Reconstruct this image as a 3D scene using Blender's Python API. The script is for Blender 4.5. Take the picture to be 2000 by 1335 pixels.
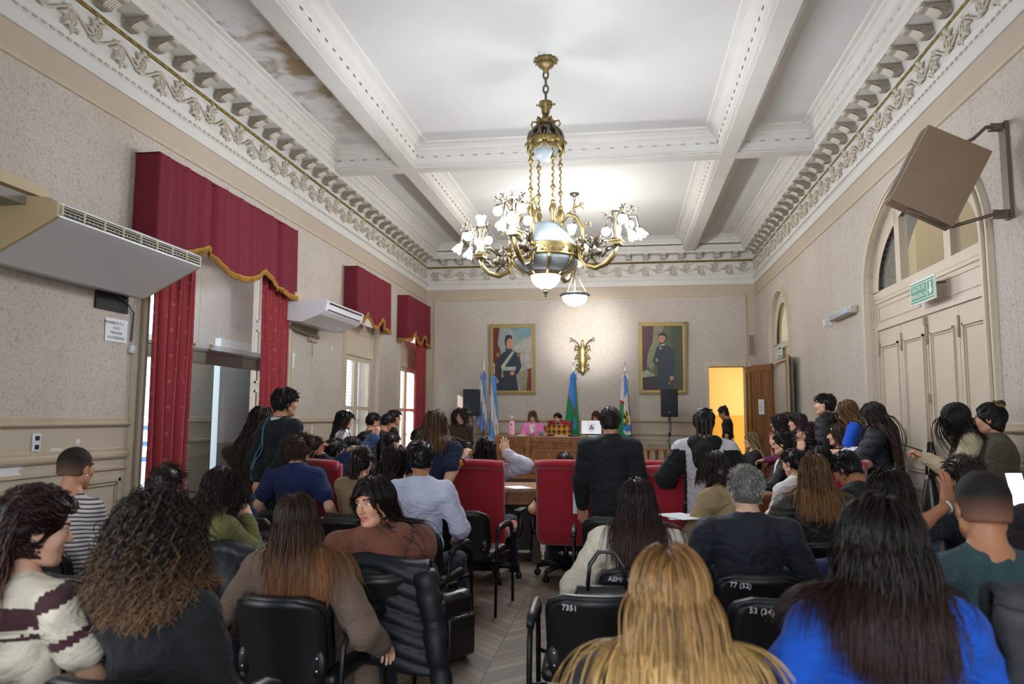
import bpy, bmesh, math, random
import numpy as np
from mathutils import Vector, Matrix
for _o in list(bpy.data.objects): bpy.data.objects.remove(_o)
SC = bpy.context.scene
COL = SC.collection
PI = math.pi
R_ = math.radians
# ------------------------------------------------------------------ camera
CAM_H = 1.55
CAM_F, CAM_PITCH, CAM_YAW, CAM_ROLL = 1433.4, .1016, .1493, -.0055
def _rots():
    cy, sy = math.cos(CAM_YAW), math.sin(CAM_YAW)
    cp, sp = math.cos(CAM_PITCH), math.sin(CAM_PITCH)
    cr, sr = math.cos(CAM_ROLL), math.sin(CAM_ROLL)
    return (np.array([[cy, -sy, 0], [sy, cy, 0], [0, 0, 1]]) @ np.array([[1, 0, 0], [0, cp, -sp], [0, sp, cp]])
            @ np.array([[cr, 0, sr], [0, 1, 0], [-sr, 0, cr]]))
CAM_M = _rots()
CAM_C = np.array([0, 0, CAM_H])
cam_d = bpy.data.cameras.new('camera')
cam = bpy.data.objects.new('camera', cam_d); COL.objects.link(cam)
_m = Matrix.Identity(4)
for _i in range(3):
    _m[_i][0] = CAM_M[_i, 0]; _m[_i][1] = CAM_M[_i, 2]; _m[_i][2] = -CAM_M[_i, 1]; _m[_i][3] = CAM_C[_i]
cam.matrix_world = _m
cam_d.sensor_width = 36; cam_d.lens = CAM_F * 36 / 2000
cam_d.clip_start = .05; cam_d.clip_end = 200
cam_d.dof.use_dof = True; cam_d.dof.focus_distance = 6.2; cam_d.dof.aperture_fstop = 2.4
SC.camera = cam
# ------------------------------------------------------------------ world, sun, window light, exposure
W = bpy.data.worlds.new('World'); SC.world = W; W.use_nodes = True
_bg = W.node_tree.nodes['Background']; _bg.inputs[0].default_value = (.83, .92, 1, 1); _bg.inputs[1].default_value = 5.5
def lamp(name, kind, loc, energy, color=(1, 1, 1), rot=None, to=None, **kw):
    l = bpy.data.lights.new(name, kind); l.energy = energy; l.color = color
    for k, v in kw.items(): setattr(l, k, v)
    o = bpy.data.objects.new(name, l); COL.objects.link(o); o.location = loc
    if to is not None:
        o.rotation_euler = (Vector(to) - Vector(loc)).to_track_quat('-Z', 'Y').to_euler()
    elif rot: o.rotation_euler = rot
    return o
VS = SC.view_settings
SC.display_settings.display_device = 'sRGB'
VS.view_transform = 'Standard'; VS.look = 'None'; VS.exposure = 0.68; VS.gamma = 1.0; VS.use_curve_mapping = False
CY = SC.cycles
CY.use_denoising = True
CY.max_bounces = 7; CY.diffuse_bounces = 4; CY.glossy_bounces = 3; CY.transmission_bounces = 5; CY.transparent_max_bounces = 6
CY.sample_clamp_indirect = 6.0; CY.caustics_reflective = False; CY.caustics_refractive = False
CY.use_adaptive_sampling = True
# ------------------------------------------------------------------ pixel -> place (2000 x 1335)
def ray(x, y): return CAM_M @ np.array([(x - 1000) / CAM_F, 1, (667.5 - y) / CAM_F])
def on_plane(x, y, ax, v):
    d = ray(x, y); t = (v - CAM_C[ax]) / d[ax]; return CAM_C + t * d
def at_y(x, y, Y): return on_plane(x, y, 1, Y)
def at_x(x, y, X): return on_plane(x, y, 0, X)
def at_z(x, y, Z): return on_plane(x, y, 2, Z)
def at_d(x, y, d): return CAM_C + d * ray(x, y)
# ------------------------------------------------------------------ materials
def lin(c):
    if isinstance(c, str):
        c = c.lstrip('#'); c = [int(c[i:i + 2], 16) / 255 for i in (0, 2, 4)]
    return tuple(((v / 12.92) if v <= .04045 else ((v + .055) / 1.055) ** 2.4) for v in c[:3]) + (1,)
_MC = {}
class NT:
    def __init__(s, mat):
        s.t = mat.node_tree; s.n = s.t.nodes
        s.b = s.n['Principled BSDF']
    def node(s, typ, **kw):
        n = s.n.new(typ)
        for k, v in kw.items():
            if k in n.inputs: n.inputs[k].default_value = v
            else: setattr(n, k, v)
        return n
    def link(s, a, b): s.t.links.new(a, b)
def mat(name, col, rough=.6, metal=0, bump=0, bscale=40, var=0, vscale=6, spec=.4, emit=0, sheen=0, stretch=None, alpha=None, trans=0, coat=0):
    key = (name,)
    if key in _MC: return _MC[key]
    m = bpy.data.materials.new(name); m.use_nodes = True
    T = NT(m); b = T.b
    c = lin(col)
    b.inputs['Base Color'].default_value = c
    b.inputs['Roughness'].default_value = rough
    b.inputs['Metallic'].default_value = metal
    b.inputs['Specular IOR Level'].default_value = spec
    if sheen: b.inputs['Sheen Weight'].default_value = sheen
    if coat: b.inputs['Coat Weight'].default_value = coat
    if trans:
        b.inputs['Transmission Weight'].default_value = trans; b.inputs['IOR'].default_value = 1.2
    if alpha is not None: b.inputs['Alpha'].default_value = alpha
    if emit:
        b.inputs['Emission Color'].default_value = c; b.inputs['Emission Strength'].default_value = emit
    tc = None
    if var or bump:
        tc = T.node('ShaderNodeTexCoord'); src = tc.outputs['Object']
        if stretch:
            mp = T.node('ShaderNodeMapping'); mp.inputs['Scale'].default_value = stretch
            T.link(src, mp.inputs['Vector']); src = mp.outputs['Vector']
    if var:
        nz = T.node('ShaderNodeTexNoise', Scale=vscale, Detail=4.0); T.link(src, nz.inputs['Vector'])
        mx = T.node('ShaderNodeMix', data_type='RGBA')
        d = tuple(v * (1 - var) for v in c[:3]) + (1,); e = tuple(min(1, v * (1 + var)) for v in c[:3]) + (1,)
        mx.inputs[6].default_value = d; mx.inputs[7].default_value = e
        mr = T.node('ShaderNodeMapRange'); mr.inputs[1].default_value = .3; mr.inputs[2].default_value = .7
        T.link(nz.outputs['Fac'], mr.inputs[0]); T.link(mr.outputs[0], mx.inputs[0]); T.link(mx.outputs[2], b.inputs['Base Color'])
    if bump:
        nb = T.node('ShaderNodeTexNoise', Scale=bscale, Detail=3.0); T.link(src, nb.inputs['Vector'])
        bp = T.node('ShaderNodeBump', Strength=bump, Distance=.01); T.link(nb.outputs['Fac'], bp.inputs['Height']); T.link(bp.outputs['Normal'], b.inputs['Normal'])
    _MC[key] = m
    return m
def emis(name, col, strength):
    if (name,) in _MC: return _MC[(name,)]
    m = bpy.data.materials.new(name); m.use_nodes = True
    n = m.node_tree.nodes; n.clear()
    e = n.new('ShaderNodeEmission'); o = n.new('ShaderNodeOutputMaterial')
    e.inputs[0].default_value = lin(col); e.inputs[1].default_value = strength
    m.node_tree.links.new(e.outputs[0], o.inputs[0]); _MC[(name,)] = m
    return m
def wood(name, a, b_, scale=(3, 3, .5), rough=.4, coat=.2):
    if (name,) in _MC: return _MC[(name,)]
    m = bpy.data.materials.new(name); m.use_nodes = True; T = NT(m)
    tc = T.node('ShaderNodeTexCoord'); mp = T.node('ShaderNodeMapping'); mp.inputs['Scale'].default_value = scale
    T.link(tc.outputs['Object'], mp.inputs['Vector'])
    nz = T.node('ShaderNodeTexNoise', Scale=9.0, Detail=6.0, Distortion=1.2); T.link(mp.outputs['Vector'], nz.inputs['Vector'])
    cr = T.node('ShaderNodeValToRGB'); cr.color_ramp.elements[0].color = lin(a); cr.color_ramp.elements[1].color = lin(b_)
    cr.color_ramp.elements[0].position = .32; cr.color_ramp.elements[1].position = .68
    T.link(nz.outputs['Fac'], cr.inputs[0]); T.link(cr.outputs[0], T.b.inputs['Base Color'])
    T.b.inputs['Roughness'].default_value = rough; T.b.inputs['Coat Weight'].default_value = coat
    bp = T.node('ShaderNodeBump', Strength=.08, Distance=.01); T.link(nz.outputs['Fac'], bp.inputs['Height']); T.link(bp.outputs['Normal'], T.b.inputs['Normal'])
    _MC[(name,)] = m
    return m
# ------------------------------------------------------------------ mesh builder
class MB:
    def __init__(s): s.v = []; s.f = []; s.mi = []; s.sm = []; s.M = None
    def add(s, vs, fs, mi=0, smooth=False):
        o = len(s.v)
        if s.M is not None: vs = [tuple(s.M @ Vector(v)) for v in vs]
        s.v.extend([tuple(map(float, v)) for v in vs])
        for f in fs: s.f.append(tuple(i + o for i in f)); s.mi.append(mi); s.sm.append(smooth)
        return s
    def box(s, c, d, mi=0, rot=None):
        hx, hy, hz = d[0] / 2, d[1] / 2, d[2] / 2
        vs = [Vector((x, y, z)) for z in (-hz, hz) for y in (-hy, hy) for x in (-hx, hx)]
        if rot is not None: vs = [rot @ v for v in vs]
        vs = [v + Vector(c) for v in vs]
        return s.add(vs, [(0, 2, 3, 1), (4, 5, 7, 6), (0, 1, 5, 4), (1, 3, 7, 5), (3, 2, 6, 7), (2, 0, 4, 6)], mi)
    def span(s, a, b, mi=0):
        return s.box([(a[i] + b[i]) / 2 for i in range(3)], [abs(b[i] - a[i]) for i in range(3)], mi)
    def rbox(s, c, d, r=.02, n=3, mi=0, rot=None):
        # rounded box: a superellipsoid-like grid
        hx, hy, hz = [max(x / 2 - r, 1e-4) for x in d]
        vs, fs = [], []
        N = 4 * n + 4; rows = []
        lat = [(-PI / 2 + PI / 2 * i / n, -1) for i in range(n + 1)] + [(PI / 2 * i / n, 1) for i in range(n + 1)]
        for (t, sg) in lat:
            row = []
            for q in range(4):
                sx, sy = ((1, 1), (-1, 1), (-1, -1), (1, -1))[q]
                for j in range(n + 1):
                    a = PI / 2 * q + PI / 2 * j / n
                    v = Vector((sx * hx + r * math.cos(t) * math.cos(a), sy * hy + r * math.cos(t) * math.sin(a), sg * hz + r * math.sin(t)))
                    row.append(len(vs)); vs.append((rot @ v if rot is not None else v) + Vector(c))
            rows.append(row)
        K = len(rows[0])
        for i in range(len(rows) - 1):
            for j in range(K): fs.append((rows[i][j], rows[i][(j + 1) % K], rows[i + 1][(j + 1) % K], rows[i + 1][j]))
        fs.append(tuple(reversed(rows[0]))); fs.append(tuple(rows[-1]))
        return s.add(vs, fs, mi, True)
    def tube(s, pts, r, n=8, mi=0, cap=True, flat=None, smooth=True, closed=False):
        pts = [Vector(p) for p in pts]; K = len(pts)
        rs = r if isinstance(r, (list, tuple)) else [r] * K
        vs, fs = [], []; prev = None
        for i, p in enumerate(pts):
            if closed: t = pts[(i + 1) % K] - pts[i - 1]
            else: t = pts[min(i + 1, K - 1)] - pts[max(i - 1, 0)]
            if t.length < 1e-9: t = Vector((0, 0, 1))
            t.normalize()
            if prev is None:
                up = Vector((0, 0, 1)) if abs(t.z) < .9 else Vector((0, 1, 0))
                u = t.cross(up).normalized()
            else:
                u = prev - t * prev.dot(t)
                u = u.normalized() if u.length > 1e-6 else t.orthogonal().normalized()
            prev = u; w = t.cross(u)
            fl = flat if flat else 1
            for j in range(n):
                a = 2 * PI * j / n
                vs.append(p + (u * math.cos(a) + w * math.sin(a) * fl) * rs[i])
        for i in range(K if closed else K - 1):
            k = (i + 1) % K
            for j in range(n): fs.append((i * n + j, i * n + (j + 1) % n, k * n + (j + 1) % n, k * n + j))
        if cap and not closed:
            fs.append(tuple(range(n - 1, -1, -1))); fs.append(tuple((K - 1) * n + j for j in range(n)))
        return s.add(vs, fs, mi, smooth)
    def lathe(s, prof, c=(0, 0, 0), n=20, mi=0, smooth=True, axis=None, sx=1, sy=1):
        vs, fs = [], []
        q = None
        if axis is not None: q = Vector((0, 0, 1)).rotation_difference(Vector(axis))
        for (r, z) in prof:
            for j in range(n):
                a = 2 * PI * j / n; v = Vector((r * math.cos(a) * sx, r * math.sin(a) * sy, z))
                if q: v = q @ v
                vs.append(v + Vector(c))
        for i in range(len(prof) - 1):
            for j in range(n): fs.append((i * n + j, i * n + (j + 1) % n, (i + 1) * n + (j + 1) % n, (i + 1) * n + j))
        if prof[0][0] > 1e-6: fs.append(tuple(range(n - 1, -1, -1)))
        if prof[-1][0] > 1e-6: fs.append(tuple((len(prof) - 1) * n + j for j in range(n)))
        return s.add(vs, fs, mi, smooth)
    def ball(s, c, r, n=12, m=8, mi=0, rot=None):
        rr = r if isinstance(r, (tuple, list)) else (r, r, r)
        vs, fs = [], []
        for i in range(m + 1):
            t = -PI / 2 + PI * i / m
            for j in range(n):
                a = 2 * PI * j / n
                v = Vector((rr[0] * math.cos(t) * math.cos(a), rr[1] * math.cos(t) * math.sin(a), rr[2] * math.sin(t)))
                vs.append((rot @ v if rot is not None else v) + Vector(c))
        for i in range(m):
            for j in range(n): fs.append((i * n + j, i * n + (j + 1) % n, (i + 1) * n + (j + 1) % n, (i + 1) * n + j))
        return s.add(vs, fs, mi, True)
    def prism(s, poly, to3, depth, mi=0, smooth=False):
        # poly: 2d outline; to3(u,v,w) -> 3d, extruded w = 0..depth
        n = len(poly)
        vs = [to3(u, v, 0) for u, v in poly] + [to3(u, v, depth) for u, v in poly]
        fs = [tuple(range(n - 1, -1, -1)), tuple(range(n, 2 * n))] + [(i, (i + 1) % n, n + (i + 1) % n, n + i) for i in range(n)]
        return s.add(vs, fs, mi, smooth)
    def grid(s, fn, nu, nv, mi=0, smooth=True, wrap=False):
        vs = [fn(i / nu, j / nv) for j in range(nv + 1) for i in range(nu + 1)]
        fs = [(j * (nu + 1) + i, j * (nu + 1) + i + 1, (j + 1) * (nu + 1) + i + 1, (j + 1) * (nu + 1) + i) for j in range(nv) for i in range(nu)]
        return s.add(vs, fs, mi, smooth)
    def sweep(s, prof, path, mi=0, closed=False, smooth=False):
        # prof: [(out, z)], path: [(x, y, nx, ny)] mitred offset directions
        vs, fs = [], []; n = len(prof)
        for (x, y, nx, ny) in path:
            for (o, z) in prof: vs.append((x + nx * o, y + ny * o, z))
        K = len(path)
        for i in range(K if closed else K - 1):
            k = (i + 1) % K
            for j in range(n - 1): fs.append((i * n + j, k * n + j, k * n + j + 1, i * n + j + 1))
        return s.add(vs, fs, mi, smooth)
    def build(s, name, mats, parent=None, origin=None, solid=0):
        me = bpy.data.meshes.new(name)
        vs = s.v
        if origin is not None: vs = [(v[0] - origin[0], v[1] - origin[1], v[2] - origin[2]) for v in vs]
        me.from_pydata(vs, [], s.f); 
        for m in (mats if isinstance(mats, (list, tuple)) else [mats]): me.materials.append(m)
        me.polygons.foreach_set('material_index', s.mi); me.polygons.foreach_set('use_smooth', s.sm)
        me.update()
        o = bpy.data.objects.new(name, me); COL.objects.link(o)
        if origin is not None: o.location = origin
        if parent is not None: o.parent = parent
        if solid:
            md = o.modifiers.new('thick', 'SOLIDIFY'); md.thickness = solid; md.offset = 0
        return o
def empty(name, loc=(0, 0, 0), rz=0):
    o = bpy.data.objects.new(name, None); COL.objects.link(o); o.location = loc; o.rotation_euler = (0, 0, rz)
    o.empty_display_size = .1
    return o
def tag(o, label=None, cat=None, group=None, kind=None):
    if label: o['label'] = label
    if cat: o['category'] = cat
    if group: o['group'] = group
    if kind: o['kind'] = kind
    return o
def struct(o): o['kind'] = 'structure'; return o
def copy_tree(o, parent=None):
    c = o.copy(); COL.objects.link(c)
    if parent is not None:
        c.parent = parent; c.matrix_parent_inverse = o.matrix_parent_inverse.copy()
    for ch in list(o.children): copy_tree(ch, c)
    return c
def fix_normals(o):
    bm = bmesh.new(); bm.from_mesh(o.data); bmesh.ops.recalc_face_normals(bm, faces=bm.faces); bm.to_mesh(o.data); bm.free(); return o
def text_mesh(s, size, mb, M, mi=0, thick=.002):
    """adds lettering to a builder: M places text-plane (x right, y up) in space"""
    cu = bpy.data.curves.new('lettering', 'FONT'); cu.body = s; cu.size = size; cu.align_x = 'CENTER'; cu.align_y = 'CENTER'; cu.extrude = thick; cu.resolution_u = 2
    ob = bpy.data.objects.new('lettering', cu); COL.objects.link(ob)
    dg = bpy.context.evaluated_depsgraph_get(); me = bpy.data.meshes.new_from_object(ob.evaluated_get(dg))
    mb.add([tuple(M @ v.co) for v in me.vertices], [tuple(p.vertices) for p in me.polygons], mi)
    bpy.data.objects.remove(ob); bpy.data.curves.remove(cu); bpy.data.meshes.remove(me)
def frame_m(origin, ex, ey):
    ex = Vector(ex).normalized(); ey = Vector(ey).normalized(); ez = ex.cross(ey)
    m = Matrix.Identity(4)
    for i in range(3): m[i][0] = ex[i]; m[i][1] = ey[i]; m[i][2] = ez[i]; m[i][3] = origin[i]
    return m
rnd = random.Random(7)
# ================================================================== ROOM
XL, XR, YB, YF = -4.65, 2.985, 17.0, -2.6
XC = (XL + XR) / 2
Z_RAIL, Z_MOLD, Z_COR, Z_BEAM, Z_CEIL = 1.48, 4.33, 4.57, 5.32, 5.62
def wall_mat(name, frame=None, streak=0):
    m = bpy.data.materials.new(name); m.use_nodes = True; T = NT(m)
    tc = T.node('ShaderNodeTexCoord'); sep = T.node('ShaderNodeSeparateXYZ'); T.link(tc.outputs['Object'], sep.inputs[0])
    # wallpaper: small dark squiggles on warm grey
    n1 = T.node('ShaderNodeTexNoise', Scale=24.0, Detail=2.0, Distortion=1.6); T.link(tc.outputs['Object'], n1.inputs['Vector'])
    mth = T.node('ShaderNodeMath', operation='SUBTRACT'); mth.inputs[1].default_value = .5; T.link(n1.outputs['Fac'], mth.inputs[0])
    ab = T.node('ShaderNodeMath', operation='ABSOLUTE'); T.link(mth.outputs[0], ab.inputs[0])
    mr = T.node('ShaderNodeMapRange'); mr.inputs[1].default_value = .006; mr.inputs[2].default_value = .05; T.link(ab.outputs[0], mr.inputs[0])
    n2 = T.node('ShaderNodeTexNoise', Scale=38.0, Detail=3.0); T.link(tc.outputs['Object'], n2.inputs['Vector'])
    mr2 = T.node('ShaderNodeMapRange'); mr2.inputs[1].default_value = .36; mr2.inputs[2].default_value = .62; T.link(n2.outputs['Fac'], mr2.inputs[0])
    mul = T.node('ShaderNodeMath', operation='MAXIMUM'); T.link(mr.outputs[0], mul.inputs[0]); T.link(mr2.outputs[0], mul.inputs[1])
    cr = T.node('ShaderNodeMix', data_type='RGBA'); cr.inputs[6].default_value = lin('968B7F'); cr.inputs[7].default_value = lin('C3BAB0'); T.link(mul.outputs[0], cr.inputs[0])
    # large stains
    n3 = T.node('ShaderNodeTexNoise', Scale=1.1, Detail=3.0)
    mp = T.node('ShaderNodeMapping'); mp.inputs['Scale'].default_value = (1, 1, .35 if streak else .8); T.link(tc.outputs['Object'], mp.inputs['Vector']); T.link(mp.outputs[0], n3.inputs['Vector'])
    mr3 = T.node('ShaderNodeMapRange'); mr3.inputs[1].default_value = .45; mr3.inputs[2].default_value = .75; mr3.inputs[3].default_value = 0; mr3.inputs[4].default_value = .22; T.link(n3.outputs['Fac'], mr3.inputs[0])
    st = T.node('ShaderNodeMix', data_type='RGBA'); st.inputs[7].default_value = lin('94795A'); T.link(mr3.outputs[0], st.inputs[0]); T.link(cr.outputs[2], st.inputs[6])
    paper = st.outputs[2]
    # seams between the drops of paper, every 0.55 m
    wv = T.node('ShaderNodeMath', operation='FRACT'); sc_ = T.node('ShaderNodeMath', operation='MULTIPLY'); sc_.inputs[1].default_value = 1 / .55
    T.link(sep.outputs['X' if frame else 'Y'], sc_.inputs[0]); T.link(sc_.outputs[0], wv.inputs[0])
    lt = T.node('ShaderNodeMath', operation='LESS_THAN'); lt.inputs[1].default_value = .02; T.link(wv.outputs[0], lt.inputs[0])
    l2 = T.node('ShaderNodeMath', operation='MULTIPLY'); l2.inputs[1].default_value = .45 if streak else .16; T.link(lt.outputs[0], l2.inputs[0])
    n4 = T.node('ShaderNodeTexNoise', Scale=2.5, Detail=2.0); T.link(tc.outputs['Object'], n4.inputs['Vector'])
    l3 = T.node('ShaderNodeMath', operation='MULTIPLY'); T.link(l2.outputs[0], l3.inputs[0]); T.link(n4.outputs['Fac'], l3.inputs[1])
    sm = T.node('ShaderNodeMix', data_type='RGBA'); sm.inputs[7].default_value = lin('86684A'); T.link(l3.outputs[0], sm.inputs[0]); T.link(paper, sm.inputs[6]); paper = sm.outputs[2]
    # painted zones
    def step(axis, v, op):
        n = T.node('ShaderNodeMath', operation=op); n.inputs[1].default_value = v; T.link(sep.outputs[axis], n.inputs[0]); return n.outputs[0]
    lo = step('Z', Z_RAIL, 'GREATER_THAN'); hi = step('Z', Z_MOLD, 'LESS_THAN')
    a = T.node('ShaderNodeMath', operation='MULTIPLY'); T.link(lo, a.inputs[0]); T.link(hi, a.inputs[1]); msk = a.outputs[0]
    if frame:
        for ax, v, op in (('X', frame[0], 'GREATER_THAN'), ('X', frame[1], 'LESS_THAN')):
            b = T.node('ShaderNodeMath', operation='MULTIPLY'); T.link(msk, b.inputs[0]); T.link(step(ax, v, op), b.inputs[1]); msk = b.outputs[0]
    n5 = T.node('ShaderNodeTexNoise', Scale=2.2, Detail=5.0); T.link(tc.outputs['Object'], n5.inputs['Vector'])
    pm = T.node('ShaderNodeMix', data_type='RGBA'); pm.inputs[6].default_value = lin('B4A695'); pm.inputs[7].default_value = lin('BFB1A0'); T.link(n5.outputs['Fac'], pm.inputs[0])
    fin = T.node('ShaderNodeMix', data_type='RGBA'); T.link(msk, fin.inputs[0]); T.link(pm.outputs[2], fin.inputs[6]); T.link(paper, fin.inputs[7])
    T.link(fin.outputs[2], T.b.inputs['Base Color']); T.b.inputs['Roughness'].default_value = .75; T.b.inputs['Specular IOR Level'].default_value = .25
    bp = T.node('ShaderNodeBump', Strength=.12, Distance=.01); T.link(n2.outputs['Fac'], bp.inputs['Height']); T.link(bp.outputs[0], T.b.inputs['Normal'])
    return m
M_WL = wall_mat('wallpaper_left'); M_WR = wall_mat('wallpaper_right', streak=1); M_WB = wall_mat('wallpaper_back', frame=(-4.42, 2.76))
M_PAINT = mat('beige_paint', 'BFB09A', .5, var=.05, vscale=3)
M_PAINTD = mat('beige_paint_old', 'B5A68F', .55, var=.07, vscale=4)
M_PLAS = mat('white_plaster', 'D3D1CB', .7, var=.03, vscale=3)
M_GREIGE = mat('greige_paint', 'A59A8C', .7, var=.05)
M_GILT = mat('dull_gilt', '7E6B33', .55, metal=.35, bump=.3, bscale=60)
M_CREAM = mat('cream_paint', 'C9BDA9', .45, var=.03)
M_DOORP = mat('door_paint', 'C6B9A7', .42, var=.03, vscale=2)
def ceil_mat():
    m = mat('ceiling_plaster', 'D2D2D0', .8, var=.03, vscale=1.2); T = NT(m)
    tc = T.node('ShaderNodeTexCoord'); n = T.node('ShaderNodeTexNoise', Scale=2.6, Detail=8.0, Distortion=.6); T.link(tc.outputs['Object'], n.inputs['Vector'])
    # damp stains only in the left strip, 8.5 to 10 m down the room
    sep = T.node('ShaderNodeSeparateXYZ'); T.link(tc.outputs['Object'], sep.inputs[0])
    def mrng(src, a, b): 
        r = T.node('ShaderNodeMapRange', clamp=True); r.inputs[1].default_value = a; r.inputs[2].default_value = b; T.link(src, r.inputs[0]); return r.outputs[0]
    def mulv(a, b):
        k = T.node('ShaderNodeMath', operation='MULTIPLY'); T.link(a, k.inputs[0]); T.link(b, k.inputs[1]); return k.outputs[0]
    k = mulv(mulv(mrng(sep.outputs['X'], -3.3, -3.6), mrng(sep.outputs['Y'], 6.2, 6.9)), mulv(mrng(sep.outputs['Y'], 10.4, 8.5), mrng(n.outputs['Fac'], .46, .62)))
    src = T.b.inputs['Base Color'].links[0].from_socket
    mx = T.node('ShaderNodeMix', data_type='RGBA'); mx.inputs[7].default_value = lin('978468'); T.link(k, mx.inputs[0]); T.link(src, mx.inputs[6]); T.link(mx.outputs[2], T.b.inputs['Base Color'])
    return m
M_CEIL = ceil_mat()
def floor_mat():
    m = bpy.data.materials.new('herringbone_parquet'); m.use_nodes = True; T = NT(m)
    tc = T.node('ShaderNodeTexCoord'); sep = T.node('ShaderNodeSeparateXYZ'); T.link(tc.outputs['Object'], sep.inputs[0])
    def mth(op, a, b=None, c=None):
        n = T.node('ShaderNodeMath', operation=op)
        for i, v in enumerate((a, b, c)):
            if v is None: continue
            if isinstance(v, (int, float)): n.inputs[i].default_value = v
            else: T.link(v, n.inputs[i])
        return n.outputs[0]
    # zig-zag columns 0.46 m wide, planks 7 cm: chevron laid along the room
    wcol, wp = .42, .075
    u = mth('DIVIDE', sep.outputs['X'], wcol); col = mth('FLOOR', u); fr = mth('FRACT', u)
    par = mth('MODULO', mth('ABSOLUTE', col), 2.0)
    sgn = mth('SUBTRACT', mth('MULTIPLY', par, 2.0), 1.0)
    y2 = mth('ADD', sep.outputs['Y'], mth('MULTIPLY', mth('MULTIPLY', mth('SUBTRACT', fr, .5), wcol), sgn))
    v = mth('DIVIDE', y2, wp * 1.414); row = mth('FLOOR', v); fv = mth('FRACT', v)
    cmb = T.node('ShaderNodeCombineXYZ'); T.link(col, cmb.inputs[0]); T.link(row, cmb.inputs[1])
    wn = T.node('ShaderNodeTexWhiteNoise', noise_dimensions='2D'); T.link(cmb.outputs[0], wn.inputs['Vector'])
    gap = mth('LESS_THAN', mth('MINIMUM', fv, mth('SUBTRACT', 1.0, fv)), .035)
    gap2 = mth('LESS_THAN', mth('MINIMUM', fr, mth('SUBTRACT', 1.0, fr)), .008)
    gp = mth('MAXIMUM', gap, gap2)
    nz = T.node('ShaderNodeTexNoise', Scale=30.0, Detail=4.0); T.link(tc.outputs['Object'], nz.inputs['Vector'])
    f = mth('ADD', mth('MULTIPLY', wn.outputs['Value'], .7), mth('MULTIPLY', nz.outputs['Fac'], .35))
    cr = T.node('ShaderNodeValToRGB'); e = cr.color_ramp.elements; e[0].color = lin('5F5246'); e[1].color = lin('86776A'); e[0].position = .15; e[1].position = .95
    T.link(f, cr.inputs[0])
    mx = T.node('ShaderNodeMix', data_type='RGBA'); mx.inputs[7].default_value = lin('2E261F'); T.link(gp, mx.inputs[0]); T.link(cr.outputs[0], mx.inputs[6])
    T.link(mx.outputs[2], T.b.inputs['Base Color'])
    rr = T.node('ShaderNodeMapRange'); rr.inputs[3].default_value = .32; rr.inputs[4].default_value = .55; T.link(nz.outputs['Fac'], rr.inputs[0]); T.link(rr.outputs[0], T.b.inputs['Roughness'])
    return m
fl = MB().span((-10.5, YF - .5, -.12), (6.5, YB + 4, 0)).build('floor', floor_mat()); struct(fl)
# --- walls -----------------------------------------------------------
TH = .5
def wall_with_openings(name, x0, x1, ops, m, ytop=6.2):
    """slab between x0,x1 along Y with openings (y0,y1,z0,zs,b): zs = springing, b = arch rise (0 = flat)"""
    b = MB(); ys = YF - .5; ops = sorted(ops)
    for (a, c, z0, zs, rise) in ops:
        b.span((x0, ys, 0), (x1, a, ytop)); ys = c
        if z0 > 0: b.span((x0, a, 0), (x1, c, z0))
        if rise <= 0: b.span((x0, a, zs), (x1, c, ytop))
        else:
            n = 28; yc = (a + c) / 2; h = (c - a) / 2
            pr = [(yc - h * math.cos(PI * i / n), zs + rise * math.sin(PI * i / n)) for i in range(n + 1)]
            for i in range(n):
                (p, q), (r, s) = pr[i], pr[i + 1]
                vs = [(x, y, z) for x in (x0, x1) for (y, z) in ((p, q), (r, s), (r, ytop), (p, ytop))]
                b.add(vs, [(0, 1, 2, 3), (7, 6, 5, 4), (0, 4, 5, 1)])
    b.span((x0, ys, 0), (x1, YB + .4, ytop))
    return struct(fix_normals(b.build(name, m)))
W1 = (6.56, 9.62); W2 = (11.86, 13.46); W3 = (14.92, 16.52); W0 = (-1.6, 1.2)
wall_with_openings('wall_left', XL - TH, XL, [(W0[0], W0[1], .25, 3.6, 0), (W1[0], W1[1], 0, 3.85, 0), (W2[0], W2[1], .02, 3.7, 0), (W3[0], W3[1], .02, 3.7, 0)], M_WL)
DR = (6.47, 9.39); AR = (13.62, 15.32)
struct(MB().span((XR, YF - .5, 6.2), (XR + .4, YB + .4, 10.5)).build('wall_sky_blocker', M_PAINT))  # unseen wall added to keep sky light off the court
wall_with_openings('wall_right', XR, XR + .4, [(DR[0], DR[1], 0, 3.05, 1.02), (AR[0], AR[1], 0, 2.98, .98)], M_WR)
b = MB()
b.span((XL - TH, YB, 0), (1.93, YB + .35, 6.2)); b.span((2.73, YB, 0), (XR + .4, YB + .35, 6.2)); b.span((1.93, YB, 2.7), (2.73, YB + .35, 6.2))
struct(b.build('wall_back', M_WB))
b = MB()   # wall behind the camera with tall windows added to let in frontal fill
xs = XL - TH
for a in (-1.85, .5):
    b.span((xs, YF - .5, 0), (a, YF, 6.2)); b.span((a, YF - .5, 0), (a + 1.9, YF, .4)); b.span((a, YF - .5, 3.9), (a + 1.9, YF, 6.2)); xs = a + 1.9
b.span((xs, YF - .5, 0), (XR + .4, YF, 6.2))
struct(b.build('wall_front', M_PAINT))
# --- ceiling with coffers --------------------------------------------
b = MB(); b.span((XL - .1, YF, Z_CEIL), (XR + .1, YB + .1, Z_CEIL + .2)); struct(b.build('ceiling', M_CEIL))
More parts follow.
